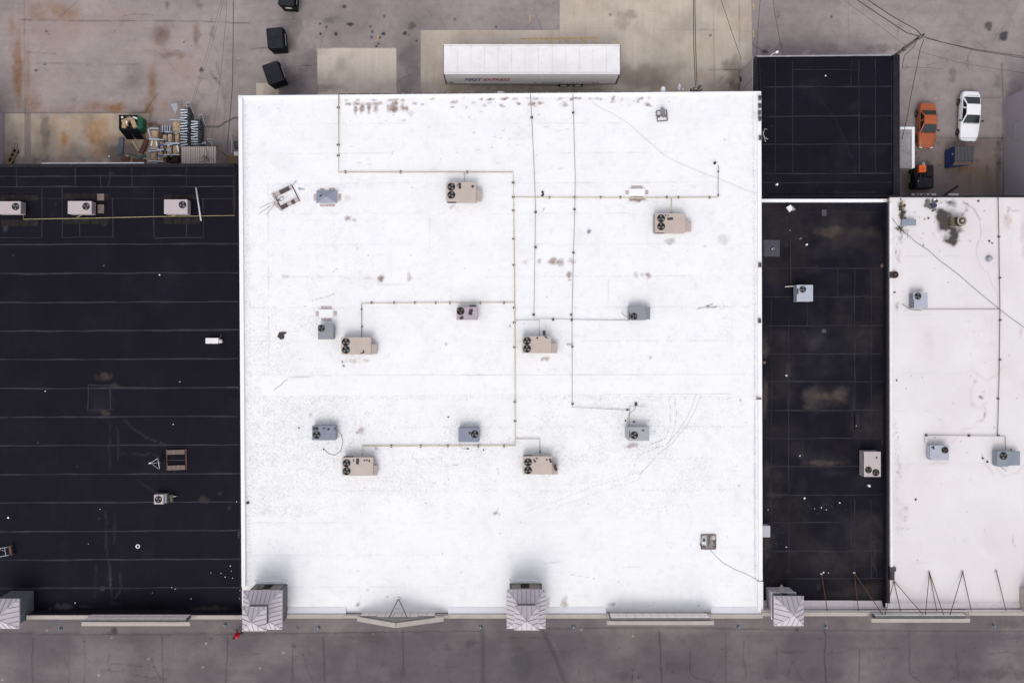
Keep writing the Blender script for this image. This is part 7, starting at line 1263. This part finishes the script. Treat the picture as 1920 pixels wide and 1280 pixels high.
# ---------------------------------------------------------------- the passer-by in red
def person(label, loc, heading):
    t = thing('person', label, 'person', loc, heading)
    # joints (x right, y forward, z up) with radii; walking stride
    J = {'pelvis': ((0, 0, .93), .145), 'waist': ((0, .01, 1.10), .135), 'chest': ((0, .02, 1.32), .165), 'neck': ((0, .03, 1.47), .06), 'head': ((0, .05, 1.58), .088), 'crown': ((0, .05, 1.67), .075),
         'hipL': ((-.10, 0, .88), .10), 'kneeL': ((-.11, .16, .50), .062), 'ankL': ((-.11, .22, .10), .042), 'toeL': ((-.12, .38, .045), .036), 'hipR': ((.10, 0, .88), .10), 'kneeR': ((.11, .02, .48), .062), 'ankR': ((.11, -.22, .12), .042), 'toeR': ((.12, -.08, .045), .036),
         'shL': ((-.19, .02, 1.38), .075), 'elL': ((-.26, -.05, 1.10), .048), 'wrL': ((-.24, .10, .88), .032), 'shR': ((.19, .02, 1.38), .075), 'elR': ((.26, .03, 1.10), .048), 'wrR': ((.24, .20, .92), .032)}
    E = [('pelvis', 'waist'), ('waist', 'chest'), ('chest', 'neck'), ('neck', 'head'), ('head', 'crown'), ('pelvis', 'hipL'), ('hipL', 'kneeL'), ('kneeL', 'ankL'), ('ankL', 'toeL'), ('pelvis', 'hipR'), ('hipR', 'kneeR'), ('kneeR', 'ankR'), ('ankR', 'toeR'), ('chest', 'shL'), ('shL', 'elL'), ('elL', 'wrL'), ('chest', 'shR'), ('shR', 'elR'), ('elR', 'wrR')]
    for s, wr in (('L', (-.24, .10, .88)), ('R', (.24, .20, .92))):
        sg = -1 if s == 'L' else 1; pm = (wr[0], wr[1] + .03, wr[2] - .07); J['palm' + s] = (pm, .026); E.append(('wr' + s, 'palm' + s))
        for i, ln in enumerate((.072, .080, .075, .058)):
            a_ = (pm[0] + .001 * sg, pm[1] + .030 - i * .019, pm[2] - .03); b_ = (a_[0], a_[1] + .004, a_[2] - ln * .5); c_ = (b_[0] - .014 * sg, b_[1] + .004, b_[2] - ln * .45); J[f'f{s}{i}a'] = (a_, .0095); J[f'f{s}{i}b'] = (b_, .009); J[f'f{s}{i}c'] = (c_, .0075); E += [('palm' + s, f'f{s}{i}a'), (f'f{s}{i}a', f'f{s}{i}b'), (f'f{s}{i}b', f'f{s}{i}c')]
        J['t' + s] = ((pm[0] - .03 * sg, pm[1] + .045, pm[2] - .02), .010); J['u' + s] = ((pm[0] - .035 * sg, pm[1] + .055, pm[2] - .055), .008); E += [('wr' + s, 't' + s), ('t' + s, 'u' + s)]
    def skin(names, name, m, grow=1.0):
        ids = {n: i for i, n in enumerate(names)}; me = bpy.data.meshes.new(name); me.from_pydata([J[n][0] for n in names], [(ids[a_], ids[b_]) for a_, b_ in E if a_ in ids and b_ in ids], [])
        o = bpy.data.objects.new('tmp', me); col.objects.link(o); md = o.modifiers.new('s', 'SKIN')
        for n, i in ids.items(): r_ = J[n][1] * grow; me.skin_vertices[0].data[i].radius = (r_, r_ * (.72 if n in ('pelvis', 'waist', 'chest') else 1))
        me.skin_vertices[0].data[0].use_root = True; sb = o.modifiers.new('b', 'SUBSURF'); sb.levels = 1; sb.render_levels = 1
        dg = bpy.context.evaluated_depsgraph_get(); dg.update(); mm = bpy.data.meshes.new_from_object(o.evaluated_get(dg)); bpy.data.objects.remove(o); mm.name = name; mm.materials.clear()
        for f in mm.polygons: f.use_smooth = True
        return link_mesh(name, mm, m, t)
    skin(list(J), 'body', mat('skin', (.26, .15, .10), .6, var=.05))
    skin(['waist', 'pelvis', 'chest', 'shL', 'elL', 'wrL', 'shR', 'elR', 'wrR'], 'jacket', mat('red_jacket', (.62, .006, .03), .7, var=.12, scale=6), 1.5)
    MB().cyl(0, .02, .62, 1.12, .27, 16, .20).build('coat_skirt', mat('red_jacket', (.62, .006, .03)), t, smooth=True, world=False)
    skin(['pelvis', 'hipL', 'kneeL', 'ankL', 'hipR', 'kneeR', 'ankR'], 'trousers', mat('black_trousers', (.014, .013, .015), .8), 1.18)
    for s in ('L', 'R'): a_, b_ = Vector(J['ank' + s][0]), Vector(J['toe' + s][0]); MB().tube([(a_.x, a_.y - .06, .05), (a_.x, a_.y + .02, .055), (b_.x, b_.y, .045), (b_.x, b_.y + .05, .035)], .05, 8).build('shoe', trim, t, smooth=True, world=False)
    hm = MB()
    for k in range(6):
        for j in range(12): ph = k / 5 * 1.75; th = 2 * math.pi * j / 12; hm.v.append((.105 * math.sin(ph) * math.cos(th), .035 + .115 * math.sin(ph) * math.sin(th), 1.615 + .125 * math.cos(ph)))
    for k in range(5):
        for j in range(12): a_, b_ = k * 12 + j, k * 12 + (j + 1) % 12; hm.f.append((a_, b_, b_ + 12, a_ + 12))
    hm.build('hair', mat('dark_hair', (.02, .014, .012), .6), t, smooth=True, world=False)
    for s in (-1, 1): MB().acyl((s * .032, .137, 1.60), (0, 1, 0), .012, .02, 8).build('eye', trim, t, world=False); MB().cbox(s * .094, .05, 1.585, .02, .035, .06).build('ear', mat('skin', (.26, .15, .10)), t, .006, world=False)
    MB().hexa([(-.014, .13, 1.555), (.014, .13, 1.555), (.0, .17, 1.56)], [(-.008, .13, 1.60), (.008, .13, 1.60), (.0, .145, 1.60)]).build('nose', mat('skin', (.26, .15, .10)), t, world=False); MB().cbox(0, .134, 1.525, .05, .012, .012).build('mouth', mat('lips', (.22, .08, .07), .6), t, world=False)
    return t
g0 = P(449.5, 1185, 0); person('person in a bright red jacket and black trousers walking past the corner tower', (g0.x, g0.y, 0), R(40))
